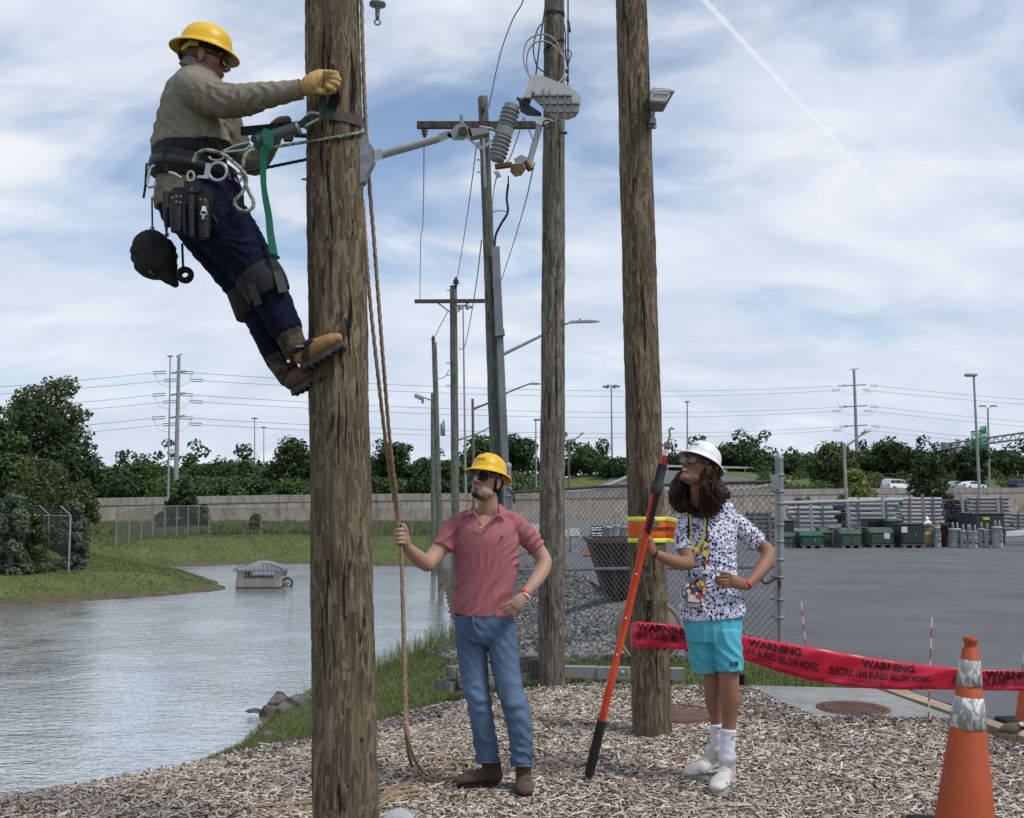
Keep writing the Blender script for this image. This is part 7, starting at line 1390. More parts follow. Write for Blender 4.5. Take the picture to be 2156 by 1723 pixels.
limb(s, [B7(910, 790, 5.97), B7(862, 820, 5.94), B7(838, 900, 5.91), B7(845, 1015, 5.87)], [.055, .060, .055, .052], 6, ends=(1, 0)); limb(s, [B7(1140, 765, 5.99), B7(1215, 795, 6.0), B7(1312, 868, 6.03), B7(1402, 948, 6.05)], [.055, .062, .061, .060], 6, ends=(1, 0))
me = remesh(s, .0055, 3); zwst = B7(0, 1240).z; folds(me, .020, 44, (.6, 0, .8), 21, lambda V: .3 + .7 * np.exp(-((V[:, 2] - zwst) / .16) ** 2)); folds(me, .008, 80, (.8, .2, -.5), 22)
shirt2 = link('shirt', me, prm, ym)
# shorts
shm = cloth('turquoise_cloth', (0.085, 0.40, 0.50), (0.10, 0.45, 0.56), 5, .2, 400); s = MB()
limb(s, [B8(1085, 90, 5.95), B8(1095, 200, 5.95), B8(1098, 300, 5.95)], [(.166, .112), (.168, .114), (.155, .100)], 5, X, 36, (0, .2))
limb(s, [B8(990, 240, 5.98), B8(1010, 360, 5.99), B8(1030, 460, 6.0), B8(1038, 553, 6.0)], [(.086, .098), (.085, .094), (.083, .090), (.082, .087)], 6, X, 30, (0, 0)); limb(s, [B8(1195, 240, 5.92), B8(1212, 360, 5.90), B8(1225, 460, 5.89), B8(1232, 545, 5.885)], [(.086, .10), (.083, .096), (.079, .092), (.077, .090)], 6, X, 30, (0, 0))
me = remesh(s, .0055, 2); folds(me, .010, 55, (.9, .2, .3), 31, None, 9); sh2 = link('shorts', me, shm, ym)
q = [B8(x, y, 5.79) for x, y in ((1237, 477), (1300, 473), (1301, 502), (1238, 505))]; MB().prism(q, (0, .02, 0)).build('brand_patch', mat('patch_dark', (0.015, 0.05, 0.06), rough=.7), sh2); mb = MB(); mb.prism([B8(x, y, 5.788) for x, y in ((1244, 498), (1262, 481), (1275, 497), (1262, 494))], (0, .004, 0)); mb.build('patch_mark', mat('patch_teal', (0.08, 0.33, 0.36), rough=.7), sh2)
# socks and trainers
sock = cloth('white_sock', (0.72, 0.72, 0.78), (0.78, 0.78, 0.84), 20, .4, 260); shoe = mat('trainer_white', (0.46, 0.445, 0.42), (0.58, 0.565, 0.54), scale=12, rough=.6, c3=(0.46, 0.44, 0.41), s3=18, f3=.5); shs = mat('trainer_sole', (0.30, 0.285, 0.27), (0.43, 0.41, 0.385), scale=14, rough=.7); swm = mat('sock_mark', (0.01, 0.01, 0.01), rough=.7)
for pts, rad, mk in (([B8(1122, 965, 6.06), B8(1128, 1060, 6.07), B8(1135, 1170, 6.09)], [.037, .036, .037], [(1130, 1000), (1143, 1008), (1166, 1000), (1144, 1013)]), ([B8(1222, 1005, 5.90), B8(1215, 1100, 5.90), B8(1205, 1235, 5.90)], [.046, .043, .044], [(1254, 1066), (1262, 1074), (1282, 1066), (1264, 1079)])):
    m_ = MB(); limb(m_, pts, rad, 6, ends=(0, 1)); me = remesh(m_, .005, 2); folds(me, .003, 70, (0, 0, 1), 4); so_ = link('sock', me, sock, ym); Yk = pts[0].y - rad[0] - .004; MB().prism([B8(x, y, Yk) for x, y in mk], (0, .01, 0)).build('sock_mark', swm, so_)
def trainer(heel, toe, ankle, seed):
    bt = boot(ym, heel, toe, ankle, .048, shoe, shs, name='shoe', sh=.048); heel, toe = Vector(heel), Vector(toe); d = (toe - heel); d.z = 0; L = d.length; d.normalize(); s_ = d.cross(Vector((0, 0, 1))); Z = Vector((0, 0, 1))
    for k in range(5): t = .34 + .075 * k; c = heel + d * L * t + Z * (.098 - .009 * k); MB().tube([c - s_ * .03 - Z * .012, c + Z * .004, c + s_ * .03 - Z * .012], .0036, 6).build('lace', signw, bt)
    for e in (-1, 1): MB().tube([heel + d * L * t + s_ * e * .045 + Z * (.038 + .016 * math.sin(t * 9)) for t in np.linspace(.05, .8, 9)], .006, 6).build('side_overlay', shs, bt)
    MB().tube(catmull([heel + d * L * .5 - s_ * .052 + Z * .03, heel + d * L * .2 - s_ * .05 + Z * .028, heel - d * .025 + Z * .028, heel + d * L * .2 + s_ * .05 + Z * .028, heel + d * L * .5 + s_ * .052 + Z * .03], 5), .009, 8).build('midsole', shs, bt)
h_, t_ = B8(1120, 1270, 6.13), B8(888, 1300, 6.02); h_.z = t_.z = .022; trainer(h_, t_, B8(1132, 1160, 6.09), 1)
h_, t_ = B8(1222, 1330, 5.95), B8(1118, 1430, 5.70); h_.z = t_.z = .022; trainer(h_, t_, B8(1208, 1230, 5.91), 2)
# hat, glasses, hair
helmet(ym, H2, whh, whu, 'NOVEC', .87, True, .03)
glasses(ym, H2, lens2, frb, .9, .040, .054, .006)
hr = MB(); hr.ell(H2(0, -.035, .02), (.086, .090, .085), H2.M, 24, 14)
hc = [(B6(330, 900, 5.84), .04), (B6(240, 1150, 5.82), .05), (B6(330, 1330, 5.82), .045), (B6(700, 1000, 5.90), .07), (B6(720, 1150, 5.90), .075), (B6(640, 1330, 5.86), .06), (B6(820, 1130, 5.95), .05), (B6(560, 1330, 5.86), .04), (B6(560, 900, 6.0), .07), (B6(640, 850, 5.92), .06)]
limb(hr, [B6(300, 800, 6.02), B6(215, 980, 6.02), B6(200, 1180, 6.0), B6(280, 1340, 5.97)], [.030, .042, .050, .030], 5); limb(hr, [B6(700, 800, 5.93), B6(720, 960, 5.93), B6(740, 1120, 5.92), B6(680, 1290, 5.89), B6(620, 1400, 5.87)], [.040, .060, .074, .062, .035], 5); limb(hr, [B6(560, 850, 5.99), B6(520, 1050, 6.01), B6(520, 1250, 6.0)], [.07, .085, .06], 5)
limb(hr, [B6(760, 1000, 5.98), B6(850, 1120, 5.98), B6(880, 1180, 5.97)], [.05, .045, .025], 5)
limb(hr, [B6(320, 1250, 5.97), B6(420, 1350, 5.94), B6(520, 1420, 5.90)], [.035, .030, .02], 5); limb(hr, [B6(830, 1080, 5.97), B6(920, 1120, 5.965), B6(930, 1160, 5.96)], [.05, .035, .02], 5)
me = remesh(hr, .005, 3); V, N = getv(me); ph = V[:, 0] * 210 + 5 * np.sin(V[:, 2] * 32 + V[:, 0] * 20) + 3 * np.sin(V[:, 2] * 60 + V[:, 1] * 40); setv(me, V + N * (.004 * np.sin(ph) + .002 * np.sin(2.3 * ph))[:, None])
hmat = mat('brown_hair', (0.014, 0.007, 0.004), (0.045, 0.022, 0.012), scale=60, rough=.5, stretch=(1, 1, .15), c3=(0.10, 0.052, 0.028), s3=50, f3=.5, spec=.2); hair = link('hair', me, hmat, ym)
Rh = random.Random(9)
mb = MB()
for i in range(420):                    # loose wavy locks
    side = Rh.random()
    if side > .92: s0 = Vector((Rh.uniform(280, 360), Rh.uniform(1150, 1220), 0)); x1 = Rh.uniform(380, 560); y1 = Rh.uniform(1340, 1450); Yb = Rh.uniform(5.90, 5.94)
    elif side < .30: s0 = Vector((Rh.uniform(255, 340), Rh.uniform(780, 880), 0)); x1 = Rh.uniform(110, 330); y1 = Rh.uniform(1180, 1420); Yb = Rh.uniform(5.97, 6.03)
    else: s0 = Vector((Rh.uniform(560, 780), Rh.uniform(720, 860), 0)); x1 = Rh.uniform(520, 940); y1 = Rh.uniform(1220, 1480) - .35 * max(0, x1 - 740); Yb = Rh.uniform(5.80, 5.93)
    a = Rh.uniform(8, 26); p0 = Rh.uniform(0, 6.28); w = Rh.uniform(1.2, 2.2); pts = []
    for k in range(15): t = k / 14; xx = s0.x + (x1 - s0.x) * (t ** 1.2); pts.append(B6(xx + a * math.sin(p0 + t * w * 6.28) * min(1, t * 2), s0.y + (y1 - s0.y) * t, Yb + .02 * math.sin(p0 * 2 + t * 7) - .03 * math.sin(t * 3.1)))
    r0 = Rh.uniform(.0016, .0042); mb.tube(pts, [r0 * (.7 + .5 * math.sin(3.14 * k / 14)) if k < 13 else r0 * .3 for k in range(15)], 5)
o = mb.build('hair_locks', hmat, hair); tag(o, kind='stuff')
# lanyard with pins and badge
ly = mat('lanyard_yellow', (0.50, 0.40, 0.06), (0.62, 0.50, 0.10), scale=60, rough=.7); lk = mat('lanyard_black', (0.015, 0.015, 0.03), rough=.7); Yl = 5.845
def ribbon(pts, w, m, name, par, n=None):
    p = catmull([B7(*q) for q in pts], 6); m_ = MB(); vs = []
    for i, c in enumerate(p):
        d = p[min(i + 1, len(p) - 1)] - p[max(i - 1, 0)]; s_ = d.cross(Vector((0, 1, 0))).normalized() * w / 2; vs += [c - s_, c + s_, c + s_ + Vector((0, .003, 0)), c - s_ + Vector((0, .003, 0))]
    m_.add(vs, [(4 * i + j, 4 * i + 4 + j, 4 * i + 4 + (j + 1) % 4, 4 * i + (j + 1) % 4) for i in range(len(p) - 1) for j in range(4)], False); return m_.build(name, m, par)
ln = empty('lanyard', B7(930, 1330, Yl), 'pin-covered lanyard and colourful badge hanging on the flower-print shirt', 'lanyard')
ribbon([(882, 730, 5.86), (890, 850, Yl - .004), (900, 960, Yl - .006), (930, 1000, Yl - .006)], .010, ly, 'yellow_cord', ln); ribbon([(1000, 740, 5.86), (995, 840, Yl - .004), (975, 940, Yl - .006), (930, 1000, Yl - .006)], .010, ly, 'yellow_cord', ln)
ribbon([(872, 740, 5.868), (870, 900, Yl), (865, 1050, Yl), (880, 1215, Yl)], .010, lk, 'black_cord', ln); ribbon([(1016, 750, 5.868), (1012, 880, Yl), (1000, 1050, Yl), (990, 1215, Yl)], .010, lk, 'black_cord', ln)
def pin(x, y, r, m, name='pin'): c = B7(x, y, Yl - .008); MB().tube([c, c - Vector((0, .006, 0))], r, 18).build(name, m, ln)
pr_ = mat('pin_red', (0.50, 0.05, 0.04), rough=.4); py = mat('pin_yellow', (0.70, 0.48, 0.04), rough=.4); pb2 = mat('pin_blue', (0.03, 0.05, 0.20), rough=.4); pw = mat('pin_white', (0.6, 0.6, 0.58), rough=.5)
for x, y, r, m in ((873, 1015, .014, pr_), (866, 1072, .011, pw), (1002, 960, .015, py), (1000, 1030, .019, py), (1002, 1102, .0125, pr_), (992, 1172, .011, pw), (932, 998, .016, py)): pin(x, y, r, m)
bq = [B7(x, y, Yl - .004) for x, y in ((850, 1215), (1003, 1210), (1000, 1460), (850, 1445))]; MB().prism(bq, (0, .006, 0)).build('badge', mat('badge_card', (0.10, 0.11, 0.12), (0.20, 0.20, 0.19), scale=40, rough=.6), ln)
Rb = random.Random(3)
for i in range(34):
    x, y = Rb.uniform(860, 995), Rb.uniform(1222, 1345); m = Rb.choice([pr_, py, pb2, pw, py, lk]); r = Rb.uniform(.006, .013); c = B7(x, y, Yl - .006 - .0003 * i); MB().tube([c, c - Vector((0, .004, 0))], r, 7, smooth=False).build('pin', m, ln)
MB().prism([B7(x, y, Yl - .012) for x, y in ((868, 1345), (958, 1352), (955, 1410), (866, 1400))], (0, .004, 0)).build('name_card', pw, ln); pin(950, 1358, .019, pr_)
MB().prism([B7(x, y, Yl - .010) for x, y in ((862, 1415), (960, 1420), (958, 1450), (862, 1440))], (0, .004, 0)).build('ticket', mat('ticket_tan', (0.30, 0.26, 0.22), rough=.7), ln)
band(ym, B7(1322, 1272, 5.822), B7(1315, 1280, 5.82) - B7(1410, 1180, 5.90), .031, redb, .018); band(ym, B7(608, 1030, 5.747), B7(585, 1010, 5.74) - B7(710, 1075, 5.77), .0285, lk, .010)
# ---------------------------------------------------------------- hot stick
hs = empty('hot_stick', G(1242, 1625, 0), 'telescopic orange and black hot stick with hook held by the long-haired man', 'hot stick')
hB = B8(112, 1352, 5.98); hB.z = max(hB.z, .01); hT = B7(722, 130, 5.60); dirn = hT - hB; axp = lambda t: hB + dirn * t
ors = mat('stick_orange', (0.58, 0.055, 0.014), (0.68, 0.085, 0.02), scale=10, rough=.35, c3=(0.45, 0.04, 0.02), s3=20, f3=.3); rds = mat('stick_red', (0.48, 0.03, 0.02), (0.55, 0.045, 0.03), scale=10, rough=.35)
def t_at(pt): return (Vector(pt) - hB).dot(dirn) / dirn.length_squared
tg, th_, ts1, ts2, ts3, ts4 = t_at(B8(205, 945, 5.9)), t_at(B7(550, 855, 5.74)), t_at(B7(625, 525, 5.66)), t_at(B7(672, 340, 5.63)), t_at(B7(700, 205, 5.61)), 1.0
MB().tube([axp(-.012), axp(0), axp(tg)], [.024, .0285, .0265], 18).build('grip', blackm, hs)
MB().tube([axp(tg), axp(.33), axp(.331), axp(th_)], [.0225, .0215, .0205, .0205], 18).build('lower_tube', ors, hs)
off = Vector((-.010, 0, .0)); MB().tube([axp(th_) + off, axp(ts1) + off], .0115, 14).build('inner_tube', rds, hs); MB().tube([axp(th_ - .005) - off * .9 - Vector((0, .012, 0)), axp(ts1) - off * .9 - Vector((0, .012, 0))], .0135, 14).build('upper_grip', mat('stick_black', (0.012, 0.013, 0.022), rough=.5), hs)
MB().tube([axp(ts1 - .015), axp(ts1 + .015), axp(ts1 + .0151), axp(ts2)], [.034, .034, .027, .025], 18).build('collar', blackm, hs)
MB().tube([axp(ts2), axp(ts3)], [.0155, .0145], 14).build('upper_tube', rds, hs); MB().tube([axp(ts2 + (ts3 - ts2) * .5), axp(ts2 + (ts3 - ts2) * .85)], .0162, 14).build('label_sleeve', signw, hs)
MB().tube([axp(ts3), axp(.985)], [.0165, .015], 12).build('head', galv, hs); MB().tube(catmull([axp(.985), axp(1.0) + Vector((.004, 0, .01)), B7(722, 85, 5.6), B7(735, 66, 5.6), B7(752, 66, 5.6), B7(756, 76, 5.6)], 5), .0065, 8).build('hook', mat('hook_steel', (0.35, 0.30, 0.27), rough=.4, metal=.6), hs)
MB().bar(axp(.975) - Vector((.03, 0, 0)), axp(.975) + Vector((.03, 0, .005)), .012).build('hook_pin', galv, hs)
for t in (.36, .47, .60): MB().tube([axp(t) + Vector((-.005, -.018, 0)), axp(t) + Vector((-.005, -.026, 0))], .005, 8).build('lock_button', whitem, hs)
MB().box(axp(.36) + Vector((.025, 0, -.02)), (.014, .02, .045)).build('latch', darkm, hs)
# ---------------------------------------------------------------- lineman on the near pole
KC = .26485
def C1(x, y, Y=4.85): return P(263.8 + KC * x, KC * y, Y)
def C2(x, y, Y=4.85): return P(263.8 + KC * x, 399.3 + KC * y, Y)
def onpole(u, v, off=.008, key='near'):      # a point on the camera side of a pole's surface
    Y = 4.85
    for _ in range(3):
        p = P(u, v, Y); c, r = axis(key, p.z); d = max(-.999, min(.999, (p.x - c.x) / (r + off))); Y = c.y - (r + off) * math.sqrt(1 - d * d)
    return P(u, v, Y)
cm = empty('person', C2(1500, 1480, 4.8), 'lineman in tan shirt, navy trousers and yellow hard hat climbing the near pole', 'person')
H3 = Head(C1(635, 478, 4.84), (.97, .16, -.15), 0)
b = MB(); head_shape(b, H3, 1.1)
limb(b, [C1(540, 650, 4.86), C1(590, 580, 4.85), H3(0, -.03, -.05)], [.055, .062, .062], 5)
limb(b, [C1(570, 640), C1(550, 850), C1(540, 1100), C1(560, 1400), C2(620, 120)], [(.06, .07), (.12, .12), (.14, .12), (.14, .12), (.15, .14)], 5, X)
limb(b, [C1(560, 740, 4.70), C1(880, 800, 4.66), C1(1380, 712, 4.63), C1(1440, 695, 4.62)], [.06, .05, .036, .034], 6); limb(b, [C1(700, 800, 5.0), C1(1000, 1290, 5.0), C1(1210, 1060, 4.97)], [.06, .05, .034], 6)
limb(b, [C2(620, 120, 4.76), C2(1080, 730, 4.74), C2(1310, 1180, 4.74)], [.12, .07, .05], 6); limb(b, [C2(580, 150, 4.96), C2(1020, 780, 4.93), C2(1270, 1400, 4.88)], [.12, .07, .05], 6)
me = remesh(b, .0045, 3); V, N = getv(me); C = np.tile(np.array([0.33, 0.165, 0.125]), (len(V), 1)); paint_face(H3, V, C, (.10, .06, .045), [(0, -.085, .075, .04, (.10, .065, .05), .75), (.06, -.05, .03, .04, (.14, .08, .06), .6)]); paint(me, C); link('body', me, skinmat('skin_ruddy', (.33, .17, .13)), cm)
tanc = cloth('khaki_cloth', (0.205, 0.180, 0.145), (0.245, 0.218, 0.178), 6, .3, 300); navy = cloth('navy_denim', (0.0035, 0.0055, 0.018), (0.006, 0.009, 0.028), 6, .35, 280); blackn = mat('black_nylon', (0.007, 0.007, 0.009), (0.014, 0.014, 0.017), scale=30, rough=.75, bump=.3, bscale=300)
s = MB(); limb(s, [C1(565, 535, 4.85), C1(580, 590, 4.85), C1(580, 680, 4.85), C1(558, 800, 4.85), C1(540, 950, 4.85), C1(528, 1080, 4.85), C1(530, 1185, 4.85), C1(540, 1225, 4.85)], [(.064, .066), (.090, .11), (.126, .152), (.152, .162), (.168, .160), (.182, .156), (.192, .160), (.14, .12)], 6, X, 40, (0, 0))
limb(s, [C1(500, 660, 4.78), C1(575, 730, 4.70), C1(760, 795, 4.665), C1(900, 800, 4.65), C1(1080, 765, 4.645), C1(1250, 738, 4.64), C1(1392, 712, 4.635)], [.070, .090, .084, .076, .064, .053, .043], 7, ends=(1, 0))
limb(s, [C1(720, 760, 5.0), C1(860, 1100, 5.01), C1(1000, 1290, 5.0), C1(1060, 1270, 4.99), C1(1170, 1110, 4.97)], [.08, .072, .062, .058, .046], 6)
me = remesh(s, .006, 3); el = np.array(C1(900, 820, 4.65)); folds(me, .014, 62, (1, 0, .35), 41, lambda V: .2 + .8 * np.exp(-(((V - el) ** 2).sum(1)) / .06)); folds(me, .013, 42, (.55, .1, .8), 42, lambda V: (V[:, 2] > C1(0, 1150).z) * (V[:, 0] < C1(850, 0).x) * (.35 + .65 * (V[:, 2] < C1(0, 850).z))); folds(me, .002, 120, (.7, .2, .7), 43)
sh3 = link('shirt', me, tanc, cm)
MB().tube([C1(555, 580, 4.85), C1(580, 535, 4.85), C1(592, 512, 4.85)], [(.085, .09), (.076, .08), (.073, .076)], 24).build('collar', tanc, sh3)
c = C1(1392, 712, 4.635); dv = C1(1392, 712, 4.635) - C1(1250, 738, 4.64); band(cm, c - dv.normalized() * .02, dv, .0475, tanc, .05, 'cuff')
s = MB(); limb(s, [C1(555, 1400), C1(560, 1500), C1(568, 1570), C1(575, 1630)], [(.180, .15), (.196, .165), (.202, .170), (.200, .170)], 5, Vector((1, 0, -.1)), 40, (0, 0)); me = remesh(s, .006, 2); folds(me, .010, 60, (1, 0, .15), 44); link('shirt_tail', me, tanc, cm)
# trousers
s = MB(); limb(s, [C1(565, 1480), C2(590, 40), C2(620, 170)], [(.185, .15), (.205, .165), (.20, .17)], 5, X, 36, (0, .5))
limb(s, [C2(650, 130, 4.76), C2(790, 310, 4.75), C2(920, 490, 4.74), C2(1020, 630, 4.735), C2(1100, 745, 4.735), C2(1180, 900, 4.74), C2(1240, 1030, 4.74), C2(1300, 1140, 4.74)], [.155, .142, .126, .109, .100, .086, .080, .074], 6, n=30, ends=(1, 0))
limb(s, [C2(570, 160, 4.95), C2(690, 360, 4.95), C2(830, 570, 4.94), C2(960, 770, 4.93), C2(1060, 960, 4.91), C2(1130, 1130, 4.90), C2(1240, 1380, 4.885)], [.155, .138, .118, .100, .084, .076, .066], 6, n=30, ends=(1, 0))
me = remesh(s, .0065, 3); kn = np.array(C2(960, 560, 4.74)); folds(me, .013, 50, (.45, 0, -.9), 51, lambda V: .25 + .75 * np.exp(-(((V - kn) ** 2).sum(1)) / .05)); folds(me, .004, 85, (.8, .1, .5), 52); link('trousers', me, navy, cm)
# knee guards with grey tabs
s = MB(); limb(s, [C2(1040, 655, 4.735), C2(1100, 745, 4.735), C2(1150, 850, 4.738)], [.113, .112, .102], 5, n=28, ends=(0, 0)); kp = link('knee_guard', remesh(s, .006, 2), blackn, cm); greyt = mat('grey_webbing', (0.03, 0.033, 0.036), (0.05, 0.053, 0.056), scale=60, rough=.8)
MB().hull([C2(x, y, Y) for x, y, Y in ((1176, 650, 4.66), (1245, 638, 4.68), (1292, 810, 4.68), (1222, 824, 4.64), (1176, 650, 4.645), (1245, 638, 4.665), (1292, 810, 4.665), (1222, 824, 4.625))]).build('strap_tab', greyt, kp); MB().hull([C2(x, y, Y) for x, y, Y in ((962, 756, 4.64), (1030, 735, 4.62), (1088, 905, 4.62), (1030, 928, 4.64), (962, 756, 4.655), (1030, 735, 4.635), (1088, 905, 4.635), (1030, 928, 4.655))]).build('strap_tab', greyt, kp)
s = MB(); limb(s, [C2(975, 800, 4.93), C2(1030, 1010, 4.915)], [.104, .090], 5, n=24, ends=(0, 0)); link('knee_guard', remesh(s, .007, 2), blackn, cm)
# boots with climber straps
camo = mat('camo_leather', (0.018, 0.014, 0.010), (0.085, 0.058, 0.034), scale=28, rough=.8, lo=.45, hi=.58, detail=3); tanl = mat('tan_leather', (0.24, 0.125, 0.045), (0.32, 0.18, 0.07), scale=10, rough=.6, bump=.3, bscale=120); rub = mat('dark_sole', (0.045, 0.042, 0.038), (0.07, 0.066, 0.06), scale=20, rough=.9)
def cboot(shaft, heel, ball, toe, w, mt, side=Vector((0, 1, 0))):
    s = MB(); limb(s, shaft, [.068, .062, .058], 5); bt = link('boot', remesh(s, .0055, 2), camo, cm)
    s = MB(); limb(s, [heel, heel.lerp(ball, .45), ball, ball.lerp(toe, .65), toe], [(w, .048), (w * .98, .050), (w * 1.08, .044), (w, .036), (w * .7, .026)], 6, side); link('vamp', remesh(s, .005, 2), mt, bt)
    dn = (toe - heel).normalized(); nrm = dn.cross(side).normalized(); nrm = nrm if nrm.z < 0 else -nrm; so = []; L = (toe - heel).length + .05
    for t in np.linspace(0, 2 * math.pi, 30, endpoint=False): c_ = math.cos(t); so.append(heel - dn * .03 + dn * (L * .5 + L * .5 * c_) + side * (math.sin(t) * w * 1.12) + nrm * (.043 - .020 * max(0, c_)))
    MB().add(so + [p + nrm * (.024) for p in so], [tuple(range(30)), tuple(range(30, 60))] + [(i, (i + 1) % 30, 30 + (i + 1) % 30, 30 + i) for i in range(30)]).build('sole', rub, bt)
    for k in range(7): q = heel + dn * (.0 + .034 * k) + nrm * (.066 - .018 * max(0, (k - 3) / 4)); MB().box(q, (.018, w * 2.1, .010), M=Matrix((dn, side, nrm)).transposed()).build('tread', rub, bt)
    return bt, dn, nrm
bt, dn, nrm = cboot([C2(1285, 1100, 4.74), C2(1320, 1200, 4.735), C2(1370, 1300, 4.73)], C2(1400, 1320, 4.72), C2(1570, 1240, 4.69), C2(1690, 1180, 4.675), .048, tanl)
for a_, b_ in (((1330, 1285), (1490, 1195)), ((1420, 1350), (1450, 1230))): MB().tube([C2(*a_, 4.665), C2((a_[0] + b_[0]) / 2, (a_[1] + b_[1]) / 2, 4.655), C2(*b_, 4.66)], [(.014, .006)] * 3, 10).build('climber_strap', blackn, bt)
MB().bar(C2(1360, 1250, 4.66), C2(1420, 1245, 4.655), .010, .02).build('buckle', galv, bt); MB().bar(C2(1400, 1380, 4.68), C2(1500, 1400, 4.70), .02, .03).build('spur', darkm, bt); MB().tube([C2(1296, 1364, 4.655), C2(1296, 1364, 4.648)], .007, 10).build('rivet', whitem, bt)
bt, dn, nrm = cboot([C2(1220, 1340, 4.885), C2(1270, 1420, 4.88), C2(1310, 1490, 4.87)], C2(1325, 1520, 4.86), C2(1430, 1478, 4.80), C2(1490, 1440, 4.78), .048, mat('dark_leather', (0.05, 0.028, 0.016), (0.085, 0.05, 0.028), scale=12, rough=.7))
# gloves
glv = mat('glove_leather', (0.46, 0.29, 0.085), (0.56, 0.38, 0.14), scale=14, rough=.75, bump=.5, bscale=60, c3=(0.36, 0.22, 0.08), s3=9, f3=.5)
s = MB(); Yg = 4.605
limb(s, [C1(1436, 690, 4.62), C1(1480, 672, Yg), C1(1560, 640, Yg), C1(1630, 620, Yg)], [(.040, .036), (.050, .042), (.052, .042), (.036, .034)], 5, Vector((0, 0, 1)))
for k, (a_, m_, t_) in enumerate((((1600, 578), (1678, 588), (1690, 625)), ((1610, 612), (1700, 632), (1694, 668)), ((1605, 648), (1694, 678), (1668, 712)), ((1590, 682), (1662, 720), (1622, 742)))): finger(s, [C1(*a_, Yg - .012 * (k % 2) - .01), C1((a_[0] + m_[0]) / 2, (a_[1] + m_[1]) / 2 - 6, Yg - .046), C1(*m_, Yg - .040), C1(*t_, Yg - .01)], .0118)
finger(s, [C1(1500, 700, Yg), C1(1540, 730, Yg - .02), C1(1590, 735, Yg - .02)], .0155)
me = remesh(s, .0045, 3); folds(me, .0035, 110, (1, 0, .4), 61); gl = link('glove', me, glv, cm); limb(MB(), [C1(1585, 572, Yg - .050), C1(1580, 620, Yg - .060), C1(1572, 690, Yg - .050)], [.006, .006, .006], 4).build('glove_seam', mat('seam_brown', (0.10, 0.065, 0.03), rough=.8), gl)
s = MB(); limb(s, [C1(1190, 1020, 4.97), C1(1240, 985, 4.94), C1(1290, 955, 4.90)], [.034, .036, .022], 5); 
for k in range(3): finger(s, [C1(1230 + 25 * k, 1000, 4.93), C1(1270 + 25 * k, 1060, 4.90), C1(1275 + 20 * k, 1115, 4.88)], .015)
link('glove', remesh(s, .005, 3), mat('glove_dirty', (0.13, 0.10, 0.07), (0.20, 0.155, 0.11), scale=20, rough=.85), cm)
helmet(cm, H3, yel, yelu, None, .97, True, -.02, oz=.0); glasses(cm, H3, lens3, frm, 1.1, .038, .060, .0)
# ---------------------------------------------------------------- belt, pouch, rings
def beltring(c, rx, ry, h, tilt, m, name, root, th=.012, n=56):
    d = Vector((tilt / rx, 0, 1)).normalized(); q = [c + d * z for z in (-h / 2, -h / 2 + .006, h / 2 - .006, h / 2)]
    return MB().tube(q, [(rx - .012, ry - .012), (rx, ry), (rx, ry), (rx - .012, ry - .012)], n, side=X).build(name, m, root)
blt = beltring(C1(510, 1235), .178, .160, .080, .0, blackn, 'waist_belt', cm); tb = beltring(C1(540, 1375), .205, .180, .120, .045, blackn, 'tool_belt', cm, .016); beltring(C1(540, 1372), .212, .187, .050, .042, mat('belt_leather', (0.014, 0.014, 0.018), (0.022, 0.022, 0.028), scale=20, rough=.5), 'belt_strap', tb, .006)
MB().box(C1(380, 1230, 4.685), (.10, .02, .07), bev=.008).build('belt_pad', blackn, blt)
silv = mat('steel_ring', (0.40, 0.40, 0.39), (0.50, 0.50, 0.49), scale=30, rough=.4, metal=.5); brass = mat('brass', (0.45, 0.33, 0.13), rough=.4, metal=.6); Yb = 4.625
MB().tube([C1(735, 1365, Yb) + Vector((math.cos(t) * .042, 0, math.sin(t) * .042)) for t in np.linspace(0, 6.283, 33)[:-1]], [(.008, .005)] * 32, 8, closed=True).build('d_ring', silv, tb); MB().prism([C1(x, y, Yb - .004) for x, y in ((640, 1300), (668, 1296), (660, 1420), (632, 1420), (570, 1412), (575, 1395), (625, 1395))], (0, .01, 0)).build('ring_plate', silv, tb)
MB().tube([C1(725, 1240, 4.64) + Vector((math.cos(t) * .036, 0, math.sin(t) * .022)) for t in np.linspace(3.4, 6.283, 14)], .005, 8).build('tool_loop', silv, tb)
for x, y in ((335, 1322), (330, 1350), (828, 1392), (832, 1418)): MB().tube([C1(x, y, 4.645 if x > 500 else 4.69), C1(x, y, 4.636 if x > 500 else 4.68)], .0065, 10).build('rivet', mat('copper', (0.32, 0.16, 0.10), rough=.5, metal=.4), tb)
MB().tube([C1(350, 1370, 4.64), C1(395, 1385, 4.625), C1(445, 1415, 4.63)], [.006, .008, .003], 8).build('spike', silv, tb)
MB().tube([C1(520, 1405, Yb) + Vector((math.cos(t) * .016, 0, math.sin(t) * .024)) for t in np.linspace(0, 6.283, 17)[:-1]], .0065, 8, closed=True).build('clip', mat('rope_grey_green', (0.26, 0.28, 0.22), (0.40, 0.42, 0.36), scale=60, rough=.7), tb); rgg = MATS['rope_grey_green']
# snap hook at the back of the belt
hk = empty('snap_hook', C1(215, 1400, 4.72), 'silver snap hook clipped at the back of the tool belt', 'snap hook'); MB().tube(catmull([C1(x, y, 4.70) for x, y in ((235, 1315), (200, 1345), (178, 1440), (190, 1485), (230, 1480), (240, 1445))], 6), .007, 8).build('hook_body', silv, hk); MB().tube([C1(170, 1300, 4.71), C1(160, 1480, 4.71), C1(145, 1575, 4.71)], .006, 6).build('tail_cord', blackn, hk)
